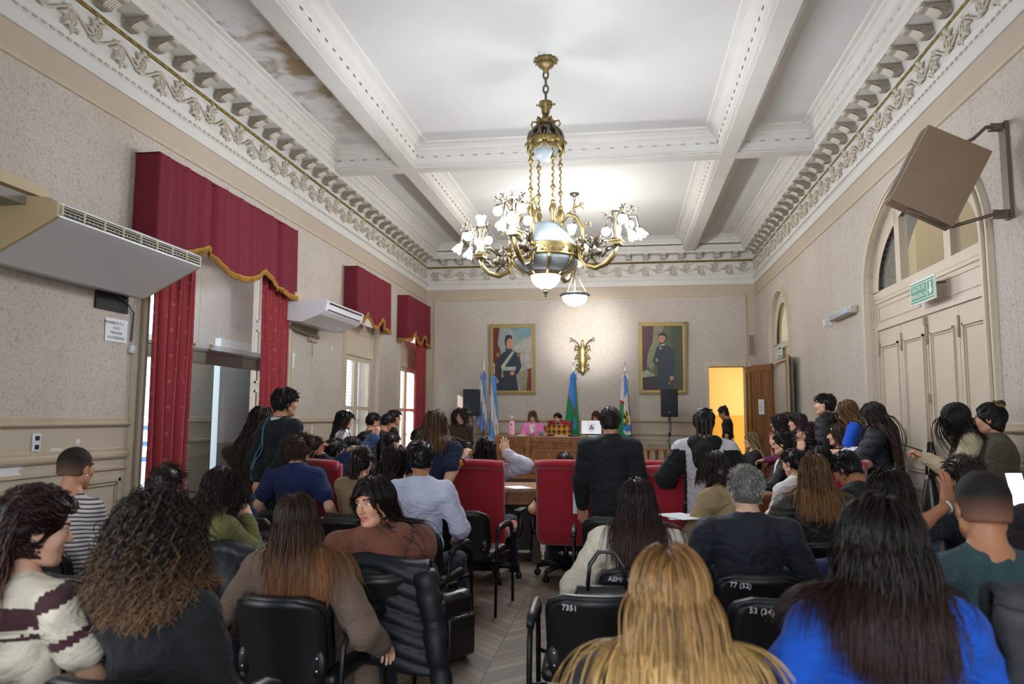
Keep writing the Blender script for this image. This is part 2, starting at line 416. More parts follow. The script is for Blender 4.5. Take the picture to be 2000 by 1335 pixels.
# cornice profile (distance from wall, height)
def ring(o0=0):
    return [(XL, YF, 1, 0), (XL, YB, 1, -1), (XR, YB, -1, -1), (XR, YF, -1, 0)]
CORN = [(0, 4.57), (.022, 4.57), (.022, 4.685), (.04, 4.70), (.04, 4.725), (.03, 4.735), (.045, 4.79), (.02, 4.80), (.012, 4.81), (.02, 5.05), (.035, 5.06), (.035, 5.085), (.02, 5.09)]
b = MB().sweep(CORN, ring()); cor = struct(b.build('trim_1', M_PLAS))
# rope beading on the lower cornice (small pearls) and gilt band
b = MB().sweep([(.015, 5.095), (.030, 5.098), (.036, 5.117), (.030, 5.137), (.015, 5.14)], ring(), smooth=True)
gb = MB()
for k in range(0, 104): gb.ball((XL + .034, 4.0 + k * .125, 5.118), (.008, .045, .011), 6, 4); gb.ball((XR - .034, 4.0 + k * .125, 5.118), (.008, .045, .011), 6, 4)
for k in range(61): gb.ball((XL + .1 + k * .125, YB - .034, 5.118), (.045, .008, .011), 6, 4)
gold = struct(b.build('trim_2', M_GILT)); g2 = gb.build('gilt_beading', mat('worn_gilt', '9A8648', .45, metal=.4), gold); 
# soffit behind the modillions, corona, fascia up to beam level
CORO = [(.015, 5.14), (.018, 5.155), (.02, 5.175), (.05, 5.275), (.285, 5.28), (.29, 5.272), (.295, 5.30), (.30, 5.36), (.325, 5.365), (.325, 5.385), (.335, 5.40), (.335, 5.45), (.36, 5.455), (.37, 5.50), (.40, 5.53), (.40, 5.56), (.43, 5.57), (.445, 5.60), (.46, 5.62), (.50, 5.625)]
coro = struct(MB().sweep(CORO, ring()).build('trim_3', M_PLAS))
# beams
BX = (-3.345, -3.05, 1.40, 1.685); TY = [(.2, .5), (5.3, 5.6), (10.45, 10.75)]
b = MB()
for (x0, x1) in ((BX[0], BX[1]), (BX[2], BX[3])):
    b.span((x0, YF, Z_BEAM + .0015), (x1, YB - .3, Z_CEIL)); b.span((x0 + .035, YF, Z_BEAM - .022), (x1 - .035, YB - .3, Z_BEAM + .01))
for (y0, y1) in TY:
    b.span((XL + .29, y0, Z_BEAM), (XR - .29, y1, Z_CEIL)); b.span((XL + .29, y0 + .035, Z_BEAM - .021), (XR - .29, y1 - .035, Z_BEAM + .01))
struct(b.build('ceiling_beams', M_PLAS))
# coffer mouldings: profile inwards from the beam faces
COF = [(0, 5.34), (.02, 5.345), (.02, 5.42), (.035, 5.43), (.035, 5.455), (.05, 5.47), (.05, 5.52), (.085, 5.53), (.10, 5.555), (.14, 5.575), (.14, 5.59), (.20, 5.60), (.215, 5.622)]
bays_y = [(YF, TY[0][0]), (TY[0][1], TY[1][0]), (TY[1][1], TY[2][0]), (TY[2][1], YB - .30)]
bays_x = [(XL + .29, BX[0]), (BX[1], BX[2]), (BX[3], XR - .29)]
b = MB(); dn = MB()
for (y0, y1) in bays_y:
    for i, (x0, x1) in enumerate(bays_x):
        b.sweep(COF, [(x0, y0, 1, 1), (x1, y0, -1, 1), (x1, y1, -1, -1), (x0, y1, 1, -1)], closed=True)
        if y1 < 5: continue
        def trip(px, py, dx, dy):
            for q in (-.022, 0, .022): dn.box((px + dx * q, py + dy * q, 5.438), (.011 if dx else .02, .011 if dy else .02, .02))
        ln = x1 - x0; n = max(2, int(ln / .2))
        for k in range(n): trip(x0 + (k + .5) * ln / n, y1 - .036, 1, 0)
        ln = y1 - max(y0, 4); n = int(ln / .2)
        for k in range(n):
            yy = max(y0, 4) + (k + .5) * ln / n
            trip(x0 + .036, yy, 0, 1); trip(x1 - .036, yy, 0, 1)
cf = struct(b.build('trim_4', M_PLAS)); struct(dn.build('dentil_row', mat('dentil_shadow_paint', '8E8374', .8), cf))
# --- modillions (scroll brackets) ------------------------------------
def scroll(cx, cy, r, turns, n, a0, sgn=1, w=.012):
    return [(cx + (r * (1 - .82 * i / n)) * math.cos(a0 + sgn * turns * 2 * PI * i / n), cy + (r * (1 - .82 * i / n)) * math.sin(a0 + sgn * turns * 2 * PI * i / n)) for i in range(n + 1)]
def modillion():
    # local: x out from wall (0..0.25), y along the wall, z up; top at z=0
    b = MB()
    prof = [(0, -.0), (.255, 0), (.255, -.035), (.24, -.05), (.235, -.085), (.20, -.10), (.165, -.082), (.13, -.09), (.11, -.12), (.10, -.16), (.075, -.19), (.03, -.195), (0, -.18)]
    b.prism([(u, v) for u, v in prof], lambda u, v, w: (u, w - .055, v), .11, 0)
    for sy in (-1, 1):
        y = sy * .057
        b.tube([(p[0], y, p[1]) for p in scroll(.062, -.125, .055, 1.6, 18, PI * .9, -1)], .008, 5, 0)
        b.tube([(p[0], y, p[1]) for p in scroll(.20, -.062, .030, 1.3, 12, PI * .1, 1)], .006, 5, 0)
        b.tube([(.09, y, -.075), (.13, y, -.06), (.175, y, -.035)], [.006, .009, .006], 5, 0)
    b.span((-.0, -.068, -.022), (.262, .068, -.001), 0)
    # acanthus leaf down the front, with rolled head
    for k in (-2, -1, 0, 1, 2):
        yy = k * .021
        b.tube([(.225, yy, -.07), (.17, yy * 1.15, -.105), (.125, yy * 1.3, -.14), (.105, yy * 1.3, -.175), (.085, yy * 1.1, -.205)], [.010, .014, .014, .012, .004], 5, 1)
    b.tube([(.25, -.05, -.062), (.25, .05, -.062)], .02, 8, 1)
    for k in range(5): b.ball((.262, -.04 + k * .02, -.062), (.012, .009, .02), 6, 5, 1)
    b.span((.238, -.06, -.04), (.268, .06, -.012), 1)
    return b
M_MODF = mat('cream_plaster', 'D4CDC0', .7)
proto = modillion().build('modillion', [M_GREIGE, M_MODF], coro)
first = True
def put_mod(x, y, rz):
    global first
    o = proto if first else proto.copy()
    if not first: COL.objects.link(o); o.parent = coro
    first = False; o.location = (x, y, 5.282); o.rotation_euler = (0, 0, rz); o.scale = (1, 1, .60)
S_ = .389; y = 16.52
while y > 4.3:
    put_mod(XL + .03, y, 0); put_mod(XR - .03, y, PI); y -= S_
for k in range(18): put_mod(XL + .45 + k * .3965, YB - .03, -PI / 2)
# --- frieze relief: running scroll of spirals and leaves --------------
def relief_unit(b, put, L=.62, seed=0):
    """put(u, v, h) -> point: u along, v up (0..1 of the frieze), h out"""
    zc = .0; A = .05
    path = [(i / 16 * L, A * math.sin(2 * PI * i / 16)) for i in range(17)]
    b.tube([put(u, v, .012) for u, v in path], .012, 5)
    for (cu, cv, sg, a0) in ((L * .25, -.015, 1, PI / 2), (L * .75, .015, -1, -PI / 2)):
        b.tube([put(p[0], p[1], .014 + .008 * i / 22) for i, p in enumerate(scroll(cu, cv, .075, 1.7, 22, a0, sg))], [.012 - .004 * i / 22 for i in range(23)], 5)
        b.ball(put(cu, cv, .02), .016, 6, 4)
        for q in range(5):
            a = a0 + sg * (.5 + q * .75); r0, r1 = .06, .125 + .02 * (q % 2)
            p0 = (cu + r0 * math.cos(a), cv + r0 * math.sin(a)); p1 = (cu + r1 * math.cos(a + .35 * sg), cv + .8 * r1 * math.sin(a + .35 * sg))
            mid = ((p0[0] + p1[0]) / 2 + .01, (p0[1] + p1[1]) / 2)
            b.tube([put(*p0, .01), put(*mid, .024), put(*p1, .008)], [.012, .026, .004], 5)
b = MB(); zf = 4.93
y = 16.95 - .62
while y > 4.0:
    relief_unit(b, lambda u, v, h: (XL + .012 + h * 1.7, y + u, zf + v * 1.35)); relief_unit(b, lambda u, v, h: (XR - .012 - h * 1.7, y + u, zf + v * 1.35)); y -= .62
x = XL + .1
while x < XR - .5:
    relief_unit(b, lambda u, v, h: (x + u, YB - .012 - h * 1.7, zf + v * 1.35)); x += .62
struct(b.build('frieze_relief', mat('relief_plaster', 'C9BFAF', .8), cor))
gb = MB()
for k in range(140): gb.box((XL + .045, 4.0 + k * .093, 4.712), (.014, .045, .02)); gb.box((XR - .045, 4.0 + k * .093, 4.712), (.014, .045, .02))
struct(gb.build('pearl_row', mat('pearl_shade', 'B4AEA4', .8), cor))
# --- wall mouldings ---------------------------------------------------
def hrun(b, prof, z, segs):
    """prof (out, dz) run along the given wall segments: ('L', y0, y1) etc."""
    for (w, a, c) in segs:
        P = [(o, z + d) for o, d in prof]
        if w == 'L': b.sweep(P, [(XL, a, 1, 0), (XL, c, 1, 0)])
        if w == 'R': b.sweep(P, [(XR, a, -1, 0), (XR, c, -1, 0)])
        if w == 'B': b.sweep(P, [(a, YB, 0, -1), (c, YB, 0, -1)])
SEG_L = [('L', YF, W0[0]), ('L', W0[1], W1[0] - .14), ('L', W1[1] + .14, W2[0] - .12), ('L', W2[1] + .12, W3[0] - .12), ('L', W3[1] + .12, YB)]
SEG_R = [('R', YF, DR[0] - .14), ('R', DR[1] + .12, AR[0] - .12), ('R', AR[1] + .1, YB)]
SEG_B = [('B', XL, 1.80), ('B', 2.86, XR)]
b = MB()
RAILP = [(0, -.045), (.012, -.045), (.035, -.025), (.035, -.01), (.02, 0), (.02, .03), (.012, .04), (0, .04)]
hrun(b, RAILP, 1.485, SEG_L + SEG_R + SEG_B)
DADO = [(0, -.02), (.018, -.02), (.03, 0), (.03, .025), (.012, .045), (.012, .07), (0, .085)]
hrun(b, DADO, 1.17, SEG_L + SEG_R + SEG_B)
hrun(b, [(0, -.015), (.02, -.01), (.02, .012), (0, .02)], 1.06, SEG_L + SEG_R + SEG_B)
struct(b.build('trim_5', M_PAINTD))
b = MB()
hrun(b, [(0, 0), (.02, 0), (.02, .22), (.012, .25), (0, .25)], 0, SEG_L + SEG_R + SEG_B); struct(b.build('baseboard_1', M_PAINTD))
b = MB()
MOLP = [(0, -.03), (.02, -.025), (.02, 0), (.012, .008), (.012, .02), (0, .03)]
hrun(b, MOLP, Z_MOLD, [('L', YF, YB), ('R', YF, YB), ('B', -4.42, 2.76)])
for x in (-4.42, 2.76): b.span((x - .03, YB - .02, 1.5), (x + .03, YB, Z_MOLD + .03)); b.span((x - .012, YB - .03, 1.5), (x + .012, YB, Z_MOLD))
struct(b.build('trim_6', M_PAINT))
def panel_frame(b, w, a, c, z0, z1, t=.03):
    def bar(a, c, z0, z1):
        if w == 'L': b.span((XL, a, z0), (XL + .018, c, z1))
        elif w == 'R': b.span((XR - .018, a, z0), (XR, c, z1))
        else: b.span((a, YB - .018, z0), (c, YB, z1))
    for k in (0, 1):
        i = k * .045; tt = t if k == 0 else .014
        bar(a + i, c - i, z1 - i - tt, z1 - i); bar(a + i, c - i, z0 + i, z0 + i + tt); bar(a + i, a + i + tt, z0 + i, z1 - i); bar(c - i - tt, c - i, z0 + i, z1 - i)
b = MB()
for (w, a, c) in SEG_L + SEG_R + SEG_B:
    if c - a < .6: continue
    n = max(1, round((c - a) / 1.35))
    for k in range(n): panel_frame(b, w, a + .1 + k * (c - a - .1) / n, a + (k + 1) * (c - a - .1) / n, .36, .97)
struct(b.build('trim_7', M_PAINTD))
# peeled paint on the left dado (patches of bare white plaster)
def blotch(cy_, cz, ry, rz, seed, n=22):
    r = random.Random(seed); return [(cy_ + ry * math.cos(2 * PI * i / n) * r.uniform(.55, 1.1), cz + rz * math.sin(2 * PI * i / n) * r.uniform(.5, 1.15)) for i in range(n)]
b = MB()
for (px, py, ry, rz, sd) in ((15, 920, .16, .075, 1), (108, 878, .09, .016, 2), (152, 861, .03, .03, 3), (75, 945, .03, .006, 5), (648, 680, .03, .06, 6)):
    p = at_x(px, py, XL); b.prism(blotch(p[1], p[2], ry, rz, sd), lambda u, v, w: (XL + .001 + w, u, v), .003)
tag(b.build('peeled_paint', mat('bare_plaster', 'D8D6D6', .9)), kind='structure')
# --- door and window casings ------------------------------------------
def casing(b, wall, a, c, z1, t=.12, d=.045, rise=0, z0=0):
    X, s = (XL, 1) if wall == 'L' else (XR, -1)
    for k, (i0, i1, dd) in enumerate(((0, t, d * .5), (.01, .05, d), (t - .035, t - .01, d * .8))):
        for (y, sg) in ((a, -1), (c, 1)):
            b.span((X, y + sg * i0, z0), (X + s * dd, y + sg * i1, z1))
        if rise <= 0: b.span((X, a - i1, z1 + i0), (X + s * dd, c + i1, z1 + i1))
        else:
            n = 32; yc = (a + c) / 2; h = (c - a) / 2
            for j in range(n):
                q = []
                for t_ in (j, j + 1):
                    A = PI * t_ / n
                    for off in (i0, i1): q.append((yc - (h + off) * math.cos(A), z1 + (rise + off) * math.sin(A)))
                vs = [(X + xx, y, z) for xx in (0, s * dd) for (y, z) in (q[0], q[1], q[3], q[2])]
                b.add(vs, [(0, 1, 2, 3), (7, 6, 5, 4), (0, 4, 5, 1), (2, 6, 7, 3), (1, 5, 6, 2), (3, 7, 4, 0)])
b = MB()
casing(b, 'L', W1[0], W1[1], 3.85, .16, .06); casing(b, 'L', W2[0], W2[1], 3.7); casing(b, 'L', W3[0], W3[1], 3.7)
casing(b, 'R', DR[0], DR[1], 3.05, .13, .06, rise=1.02); casing(b, 'R', AR[0], AR[1], 2.98, .11, .05, rise=.98)
for (a, c) in ((1.93, 2.73),):
    for (i0, i1, dd) in ((0, .11, .03), (.01, .04, .05), (.085, .105, .045)):
        b.span((a - i1, YB - dd, 0), (a - i0, YB, 2.7)); b.span((c + i0, YB - dd, 0), (c + i1, YB, 2.7)); b.span((a - i1, YB - dd, 2.7 + i0), (c + i1, YB, 2.7 + i1))
struct(b.build('trim_8', M_CREAM))
M_GLASS = mat('window_glass', 'FFFFFF', .03, alpha=.18, spec=.7)
# --- left french windows with shutters (2nd and 3rd opening) -----------
M_SHUT = mat('white_shutter', 'E6EAEE', .5); M_SHUT.node_tree.nodes['Principled BSDF'].inputs['Transmission Weight'].default_value = 0
def french(name, y0, y1):
    X = XL - .12; b = MB(); ym = (y0 + y1) / 2
    # fixed frame, transom bars, panel over the leaves
    b.span((X - .05, y0, 0), (X + .05, y0 + .05, 3.7)); b.span((X - .05, y1 - .05, 0), (X + .05, y1, 3.7))
    b.span((X - .05, y0, 3.10), (X + .05, y1, 3.22)); b.span((X - .04, y0, 2.66), (X + .04, y1, 3.12)); b.span((X - .05, y0, 2.62), (X + .06, y1, 2.70)); b.span((X - .05, y0, 3.6), (X + .05, y1, 3.7))
    b.span((X - .02, y0, 2.76), (X + .045, y1, 2.79)); b.span((X - .02, y0 + .12, 3.02), (X + .05, y1 - .12, 3.05)); b.span((X - .02, y0 + .12, 2.78), (X + .05, y0 + .15, 3.05)); b.span((X - .02, y1 - .15, 2.78), (X + .05, y1 - .12, 3.05))
    w = struct(b.build(name, M_CREAM))
    for k, (a, c) in enumerate(((y0 + .05, ym), (ym, y1 - .05))):
        f = MB(); st = .085
        f.span((X - .025, a, .02), (X + .03, a + st, 2.62)); f.span((X - .025, c - st, .02), (X + .03, c, 2.62))
        for (z0, z1) in ((.02, .14), (.62, .74), (1.66, 1.72), (2.53, 2.62)): f.span((X - .02, a + st, z0), (X + .025, c - st, z1))
        f.span((X - .01, a + st, .14), (X + .01, c - st, .62))
        lf = f.build('sash', M_CREAM, w)
        MB().span((X - .003, a + st, .74), (X + .003, c - st, 2.53)).build('pane', M_GLASS, lf)
        h = MB(); yy = (c - .03) if k == 0 else (a + .03)
        if k == 1: h.tube([(X + .03, yy, 1.16), (X + .07, yy, 1.16)], .008, 8); h.tube([(X + .07, yy, 1.16), (X + .07, yy - .09, 1.15)], .008, 8); h.build('handle', mat('dark_iron', '2B2723', .5, metal=.6), lf)
    # outside louvred shutters
    s = MB(); XS = XL - .34
    for (a, c) in (((y0, ym), (ym, y1)) if name == 'window_2' else ((y0, ym),)):
        s.span((XS - .02, a, 0), (XS + .02, a + .06, 3.62)); s.span((XS - .02, c - .06, 0), (XS + .02, c, 3.62)); s.span((XS - .02, a, 1.4), (XS + .02, c, 1.5)); s.span((XS - .02, (a + c) / 2 - .02, 0), (XS + .02, (a + c) / 2 + .02, 3.62))
        z = .06
        while z < 3.58: s.box((XS, (a + c) / 2, z), (.05, c - a - .1, .010), rot=Matrix.Rotation(R_(-10), 3, 'Y')); z += .062
    s.build('shutter', M_SHUT, w)
    return w
french('window_2', *W2); french('window_3', *W3)
# sashes of the unseen windows added for fill light, near left and behind
for nm, pts in (('window_fill_rear', [(-1.85, 1), (.5, 1)]),):
    b = MB()
    for a, _ in pts:
        for x in (a, a + .93, a + 1.84): b.span((x, YF - .3, .4), (x + .06, YF - .24, 3.9))
        for z in (.4, 1.6, 2.7, 3.84): b.span((a, YF - .3, z), (a + 1.9, YF - .24, z + .06))
    struct(b.build(nm, M_CREAM))
b = MB()
for y in (W0[0], -.23, W0[1] - .06): b.span((XL - .3, y, .25), (XL - .24, y + .06, 3.6))
for z in (.25, 1.4, 2.5, 3.54): b.span((XL - .3, W0[0], z), (XL - .24, W0[1], z + .06))
struct(b.build('window_fill_near', M_CREAM))
def portal(loc, rot, sx, sy):
    l = bpy.data.lights.new('sky_portal', 'AREA'); l.shape = 'RECTANGLE'; l.size = sx; l.size_y = sy
    l.cycles.is_portal = True
    o = bpy.data.objects.new('sky_portal', l); COL.objects.link(o); o.location = loc; o.rotation_euler = rot
for a in (-1.85, .5): portal((a + .95, YF - .45, 2.15), (R_(90), 0, 0), 1.9, 3.5)  # sky light through the added rear windows
portal((XL - .45, -.2, 1.92), (R_(90), 0, R_(-90)), 2.8, 3.35)
for (a, c) in (W2, W3): portal((XL - .49, (a + c) / 2, 1.85), (R_(90), 0, R_(-90)), 1.6, 3.7)
# --- first wide opening: glazed screen, hallway beyond -------------------
X = XL - .30
b = MB()
b.span((X - .03, W1[0], 2.16), (X + .03, W1[1], 2.30)); b.span((X - .045, W1[0], 2.30), (X + .045, W1[1], 2.335))
b.span((X - .03, W1[1] - .06, 0), (X + .03, W1[1], 3.85)); b.span((X - .03, W1[0], 0), (X + .03, W1[0] + .04, 3.85))
scr = struct(b.build('window_1', mat('aluminium_bar', '6C6A66', .35, metal=.8)))
b = MB()
for (a, c) in ((W1[0] + .04, 7.98), (7.99, W1[1] - .06)): b.span((X - .006, a, 2.335), (X + .006, c, 3.85))
b.build('glass_pane', mat('hall_glass', 'FFFFFF', .02, alpha=.22, spec=.9), scr)
b = MB(); b.span((X + .01, W1[0], 2.335), (X + .03, W1[1], 2.40)); b.build('clear_sill', mat('sill_film', 'B9BDBD', .3, alpha=.5), scr)
b = MB()
for (yy, zz) in ((7.60, 2.40), (7.64, 2.43), (7.86, 2.40), (8.18, 2.38), (8.21, 2.42)): b.ball((X + .035, yy, zz - .03), (.012, .02, .02), 8, 6)
tag(b.build('clip', mat('brass_clip', 'A98A45', .35, metal=.8), scr), kind='stuff')
# reveal panelling on the far jamb of the wide opening
b = MB()
for (z0, z1) in ((.2, 1.0), (1.1, 1.9), (2.0, 2.75), (2.85, 3.6)):
    b.span((XL - .44, W1[1] - .012, z0), (XL - .10, W1[1], z0 + .03)); b.span((XL - .44, W1[1] - .012, z1 - .03), (XL - .10, W1[1], z1)); b.span((XL - .44, W1[1] - .012, z0), (XL - .41, W1[1], z1)); b.span((XL - .13, W1[1] - .012, z0), (XL - .10, W1[1], z1))
struct(b.build('trim_9', M_CREAM))
# hallway outside the screen
b = MB(); b.span((-6.35, 9.25, 0), (-6.2, 11.72, 3.9)); struct(b.build('wall_hall', M_WL))
b = MB(); b.span((-6.35, 5.5, 0), (-6.2, 8.35, 3.9)); b.span((-6.35, 5.5, 0), (XL - TH, 5.6, 3.9)); struct(b.build('wall_hall_blocker', M_CREAM))  # unseen walls added to hold outside light out of the hall
b = MB(); b.span((-6.4, 5.5, 3.9), (XL - TH, 11.76, 4.1)); b.span((-6.35, 11.66, 0), (XL - TH, 11.76, 4)); struct(b.build('hall_ceiling', M_CREAM))
b = MB(); hr = [(-6.2, 9.25, 1, 0), (-6.2, 11.66, 1, 0)]
b.sweep([(o, 1.485 + z) for o, z in RAILP], hr); b.sweep([(o, 1.17 + z) for o, z in DADO], hr)
for k in range(2): 
    y0 = 9.35 + k * 1.15
    for (a, c, z0, z1) in ((y0, y0 + 1.05, .93, .96), (y0, y0 + 1.05, .36, .39), (y0, y0 + .03, .36, .96), (y0 + 1.02, y0 + 1.05, .36, .96)): b.span((-6.2, a, z0), (-6.185, c, z1))
struct(b.build('trim_10', M_PAINTD))
b = MB(); Y0, Y1 = 9.48, 10.9
b.span((-5.60, Y0, 1.17), (-5.53, Y1, 2.62), 0); b.span((-5.60, Y0, 0), (-5.53, Y1, 1.17), 1); b.span((-5.61, Y0 - .015, 0), (-5.52, Y0, 2.62), 2)
struct(b.build('wall_partition', [mat('pale_blue_grey', 'BCC6CB', .5), mat('mid_grey_paint', '85898E', .5), mat('steel_edge', '9BA7AC', .4, metal=.5)]))
# street side: white sunlit surface with blue stripes seen through the gap
b = MB(); b.span((-9.6, 11, -.1), (-9.5, 15.4, 3.4), 0)
for z in (.62, .93, 1.25): b.span((-9.5, 11, z), (-9.49, 15.4, z + .09), 1)
b.span((-9.5, 11, -.1), (-9.485, 15.4, .5), 2)
struct(b.build('wall_street', [mat('white_street_wall', 'F2F4F6', .6), mat('blue_band', '1F5FA8', .5), mat('grey_street_band', 'AEB6BE', .6)]))
lamp('hall_fill_light', 'AREA', (-5.7, 9.2, 3.8), 8, (.95, .98, 1), to=(-5.7, 9.3, 0), shape='RECTANGLE', size=.8, size_y=2.5)  # added lamp that brightens the hall beyond the screen
# --- back door: corridor with yellow walls -------------------------------
M_Y1 = mat('pale_yellow_wall', 'EFC56B', .6); M_Y2 = mat('ochre_dado', 'E2A52E', .6)
b = MB()
b.span((1.2, YB + 2.4, 1.62), (5.2, YB + 2.5, 3.4), 0); b.span((1.2, YB + 2.4, 0), (5.2, YB + 2.5, 1.62), 1)
b.span((1.1, YB + .35, 1.62), (1.2, YB + 2.5, 3.4), 0); b.span((1.1, YB + .35, 0), (1.2, YB + 2.5, 1.62), 1)
b.span((1.1, YB + .35, 3.3), (5.3, YB + 2.5, 3.4), 0)
b.span((5.2, YB + .35, 0), (5.3, YB + 2.5, 3.4), 0)
struct(b.build('wall_corridor', [M_Y1, M_Y2]))
lamp('corridor_light', 'AREA', (2.6, YB + 1.1, 3.25), 9, (1, .92, .78), to=(2.6, YB + 1.2, 0), shape='RECTANGLE', size=1.6, size_y=.8)
M_DKW = wood('dark_door_wood', '3B2A1F', '5A4131', (4, 4, .6), .45); M_MDW = wood('oak_door_wood', '6E4426', '93653A', (5, 5, .5), .4)
def door_leaf(name, hinge, ang, w, h, m, m_edge, sheet=False, handle=True):
    """leaf along local +x from the hinge, panelled both sides"""
    b = MB(); t = .045
    b.span((0, -t / 2, .01), (w, t / 2, h), 0)
    cols = ((.06, w / 2 - .02), (w / 2 + .02, w - .06)); rows = ((.15, .8), (.92, h - .12))
    for (a, c) in cols:
        for (z0, z1) in rows:
            for sy in (-1, 1):
                y = sy * t / 2
                for (p, q, r, s) in ((a, c, z0, z0 + .025), (a, c, z1 - .025, z1), (a, a + .025, z0, z1), (c - .025, c, z0, z1)): b.span((p, min(y, y + sy * .014), r), (q, max(y, y + sy * .014), s), 0)
    b.span((w, -t / 2, .01), (w + .006, t / 2, h), 1)
    o = b.build(name, [m, m_edge]); o.location = hinge; o.rotation_euler = (0, 0, ang); struct(o)
    if handle:
        hb = MB()
        for sy in (-1, 1): hb.tube([(w - .06, sy * .02, 1.02), (w - .06, sy * .07, 1.02), (w - .17, sy * .075, 1.02)], .011, 8); hb.span((w - .085, min(sy * .022, sy * .03), .88), (w - .035, max(sy * .022, sy * .03), 1.12))
        hb.build('door_handle', mat('brass', 'B9974F', .3, metal=.9), o)
    return o
EDGE = mat('door_edge', 'A08C66', .5)
door_leaf('door_1', (2.74, 16.93, 0), math.atan2(-.74, .10), .76, 2.68, M_DKW, EDGE)
dl = door_leaf('door_2', (XR - .02, 15.25, 0), math.atan2(.66, -.26), .70, 2.64, M_MDW, EDGE)
door_leaf('door_3', (XR - .02, 13.72, 0), math.atan2(-.66, -.17), .70, 2.64, M_DKW, EDGE, handle=False)
b = MB(); b.span((XR + .42, 13.3, 0), (XR + .5, 16.0, 2.98)); struct(b.build('door_4', M_MDW))
# paper sheet taped to the oak door leaf
def sheet(name, c, ex, ey, w, h, lines, size, label, cat='paper sign', curl=0, m=None):
    ex = Vector(ex).normalized(); ey = Vector(ey).normalized(); nz = ex.cross(ey)
    b = MB(); n = 5
    b.grid(lambda u, v: Vector(c) + ex * (u - .5) * w + ey * (v - .5) * h + nz * (.003 + curl * max(0, (u + v) / 2 - .75)), n, n, 0)
    for i, s in enumerate(lines):
        M = frame_m(Vector(c) + ey * (h * .30 - i * size * 1.25) + nz * .004, ex, ey); text_mesh(s, size, b, M, 1, .0004)
    o = b.build(name, [m or mat('white_paper', 'E4E6EA', .8), mat('print_ink', '2E3247', .8)], origin=c)
    return tag(o, label, cat)
d2 = Vector((-.26, .66, 0)).normalized(); nn = Vector((-.66, -.26, 0)).normalized()
pc = Vector((XR - .02, 15.25, 1.78)) + d2 * .36 + nn * .042
b = MB(); b.grid(lambda u, v: pc + d2 * (.5 - u) * .21 + Vector((0, 0, (v - .5) * .30)), 3, 3)
for k in range(7): b.add([tuple(pc + d2 * (x) + Vector((0, 0, .1 - k * .03 + dz)) + nn * .002) for x, dz in ((-.07, 0), (.07, 0), (.07, .006), (-.07, .006))], [(0, 1, 2, 3)], 1)
tag(b.build('notice_sheet', [mat('white_paper', 'E4E6EA', .8), mat('print_ink', '2E3247', .8)], origin=pc), 'white printed sheet taped to the open oak door leaf', 'paper sign')
# --- right emergency door with fanlight -----------------------------------
yc = (DR[0] + DR[1]) / 2; Xd = XR + .10
b = MB()
b.span((Xd - .04, DR[0], 0), (Xd + .06, DR[0] + .05, 3.05)); b.span((Xd - .04, DR[1] - .05, 0), (Xd + .06, DR[1], 3.05))
b.span((Xd - .05, DR[0], 2.96), (Xd + .05, DR[1], 3.06)); b.span((Xd - .03, DR[0], 2.62), (Xd + .03, DR[1], 2.98)); b.span((Xd - .045, DR[0], 2.60), (Xd + .03, DR[1], 2.66)); b.span((Xd - .045, DR[0], 2.92), (Xd + .03, DR[1], 2.965))
for (a, c) in ((DR[0] + .12, yc - .1), (yc + .1, DR[1] - .12)):
    for (p, q, r, s) in ((a, c, 2.70, 2.715), (a, c, 2.865, 2.88), (a, a + .015, 2.70, 2.88), (c - .015, c, 2.70, 2.88)): b.span((Xd - .04, p, r), (Xd - .03, q, s))
# fanlight ring and mullions
h, rise = (DR[1] - DR[0]) / 2, 1.02; n = 36
for j in range(n):
    q = []
    for t_ in (j, j + 1):
        A = PI * t_ / n
        for off in (-.30, -.0): q.append((yc - (h + off * (.62 if 1 else 1)) * math.cos(A), 3.05 + (rise + off * .75) * math.sin(A)))
    vs = [(xx, y, z) for xx in (Xd - .05, Xd + .04) for (y, z) in (q[0], q[1], q[3], q[2])]
    b.add(vs, [(0, 1, 2, 3), (7, 6, 5, 4), (0, 4, 5, 1), (2, 6, 7, 3)])
for yy in (yc - .62, yc + .62): b.span((Xd - .05, yy - .07, 3.0), (Xd + .04, yy + .07, 3.92))
door_big = struct(fix_normals(b.build('door_5', M_DOORP)))
def fan(u, v):
    A = PI * u; return (Xd, yc - (h - .1) * math.cos(A) * 1.0, 3.05 + (rise - .1) * math.sin(A) * v)
MB().grid(fan, 24, 4).build('fanlight_glass', mat('fan_glass', 'CFD3CC', .12, alpha=.25, spec=.6), door_big)
lw = (DR[1] - DR[0] - .1) / 4
for k in range(4):
    a = DR[0] + .05 + k * lw + .004; c = a + lw - .008; f = MB()
    f.span((Xd - .02, a, .01), (Xd + .02, c, 2.60))
    for (z0, z1) in ((.2, .85), (1.0, 2.42)):
        for i_, (t_, d_) in enumerate(((.0, .02), (.035, .012))):
            A, C_ = a + .085 + t_, c - .085 - t_; Z0, Z1 = z0 + t_, z1 - t_; w_ = .025 if i_ == 0 else .012
            for (p, q, r, s) in ((A, C_, Z0, Z0 + w_), (A, C_, Z1 - w_, Z1), (A, A + w_, Z0, Z1), (C_ - w_, C_, Z0, Z1)): f.span((Xd - .02 - d_, p, r), (Xd - .02, q, s))
    lf = f.build('door_leaf', M_DOORP, door_big)
    hg = MB()
    for z in (.4, 1.25, 2.30): hg.tube([(Xd - .03, c - .004, z), (Xd - .03, c - .004, z + .2)], .012, 8)
    if k == 1: hg.tube([(Xd - .045, c, .3), (Xd - .045, c, 2.55)], .008, 8); hg.span((Xd - .06, c - .02, 2.5), (Xd - .02, c + .02, 2.58)); hg.span((Xd - .06, c - .02, 1.72), (Xd - .02, c + .02, 1.80))
    hg.build('hinge', mat('painted_hinge', 'A8977F', .5), lf)
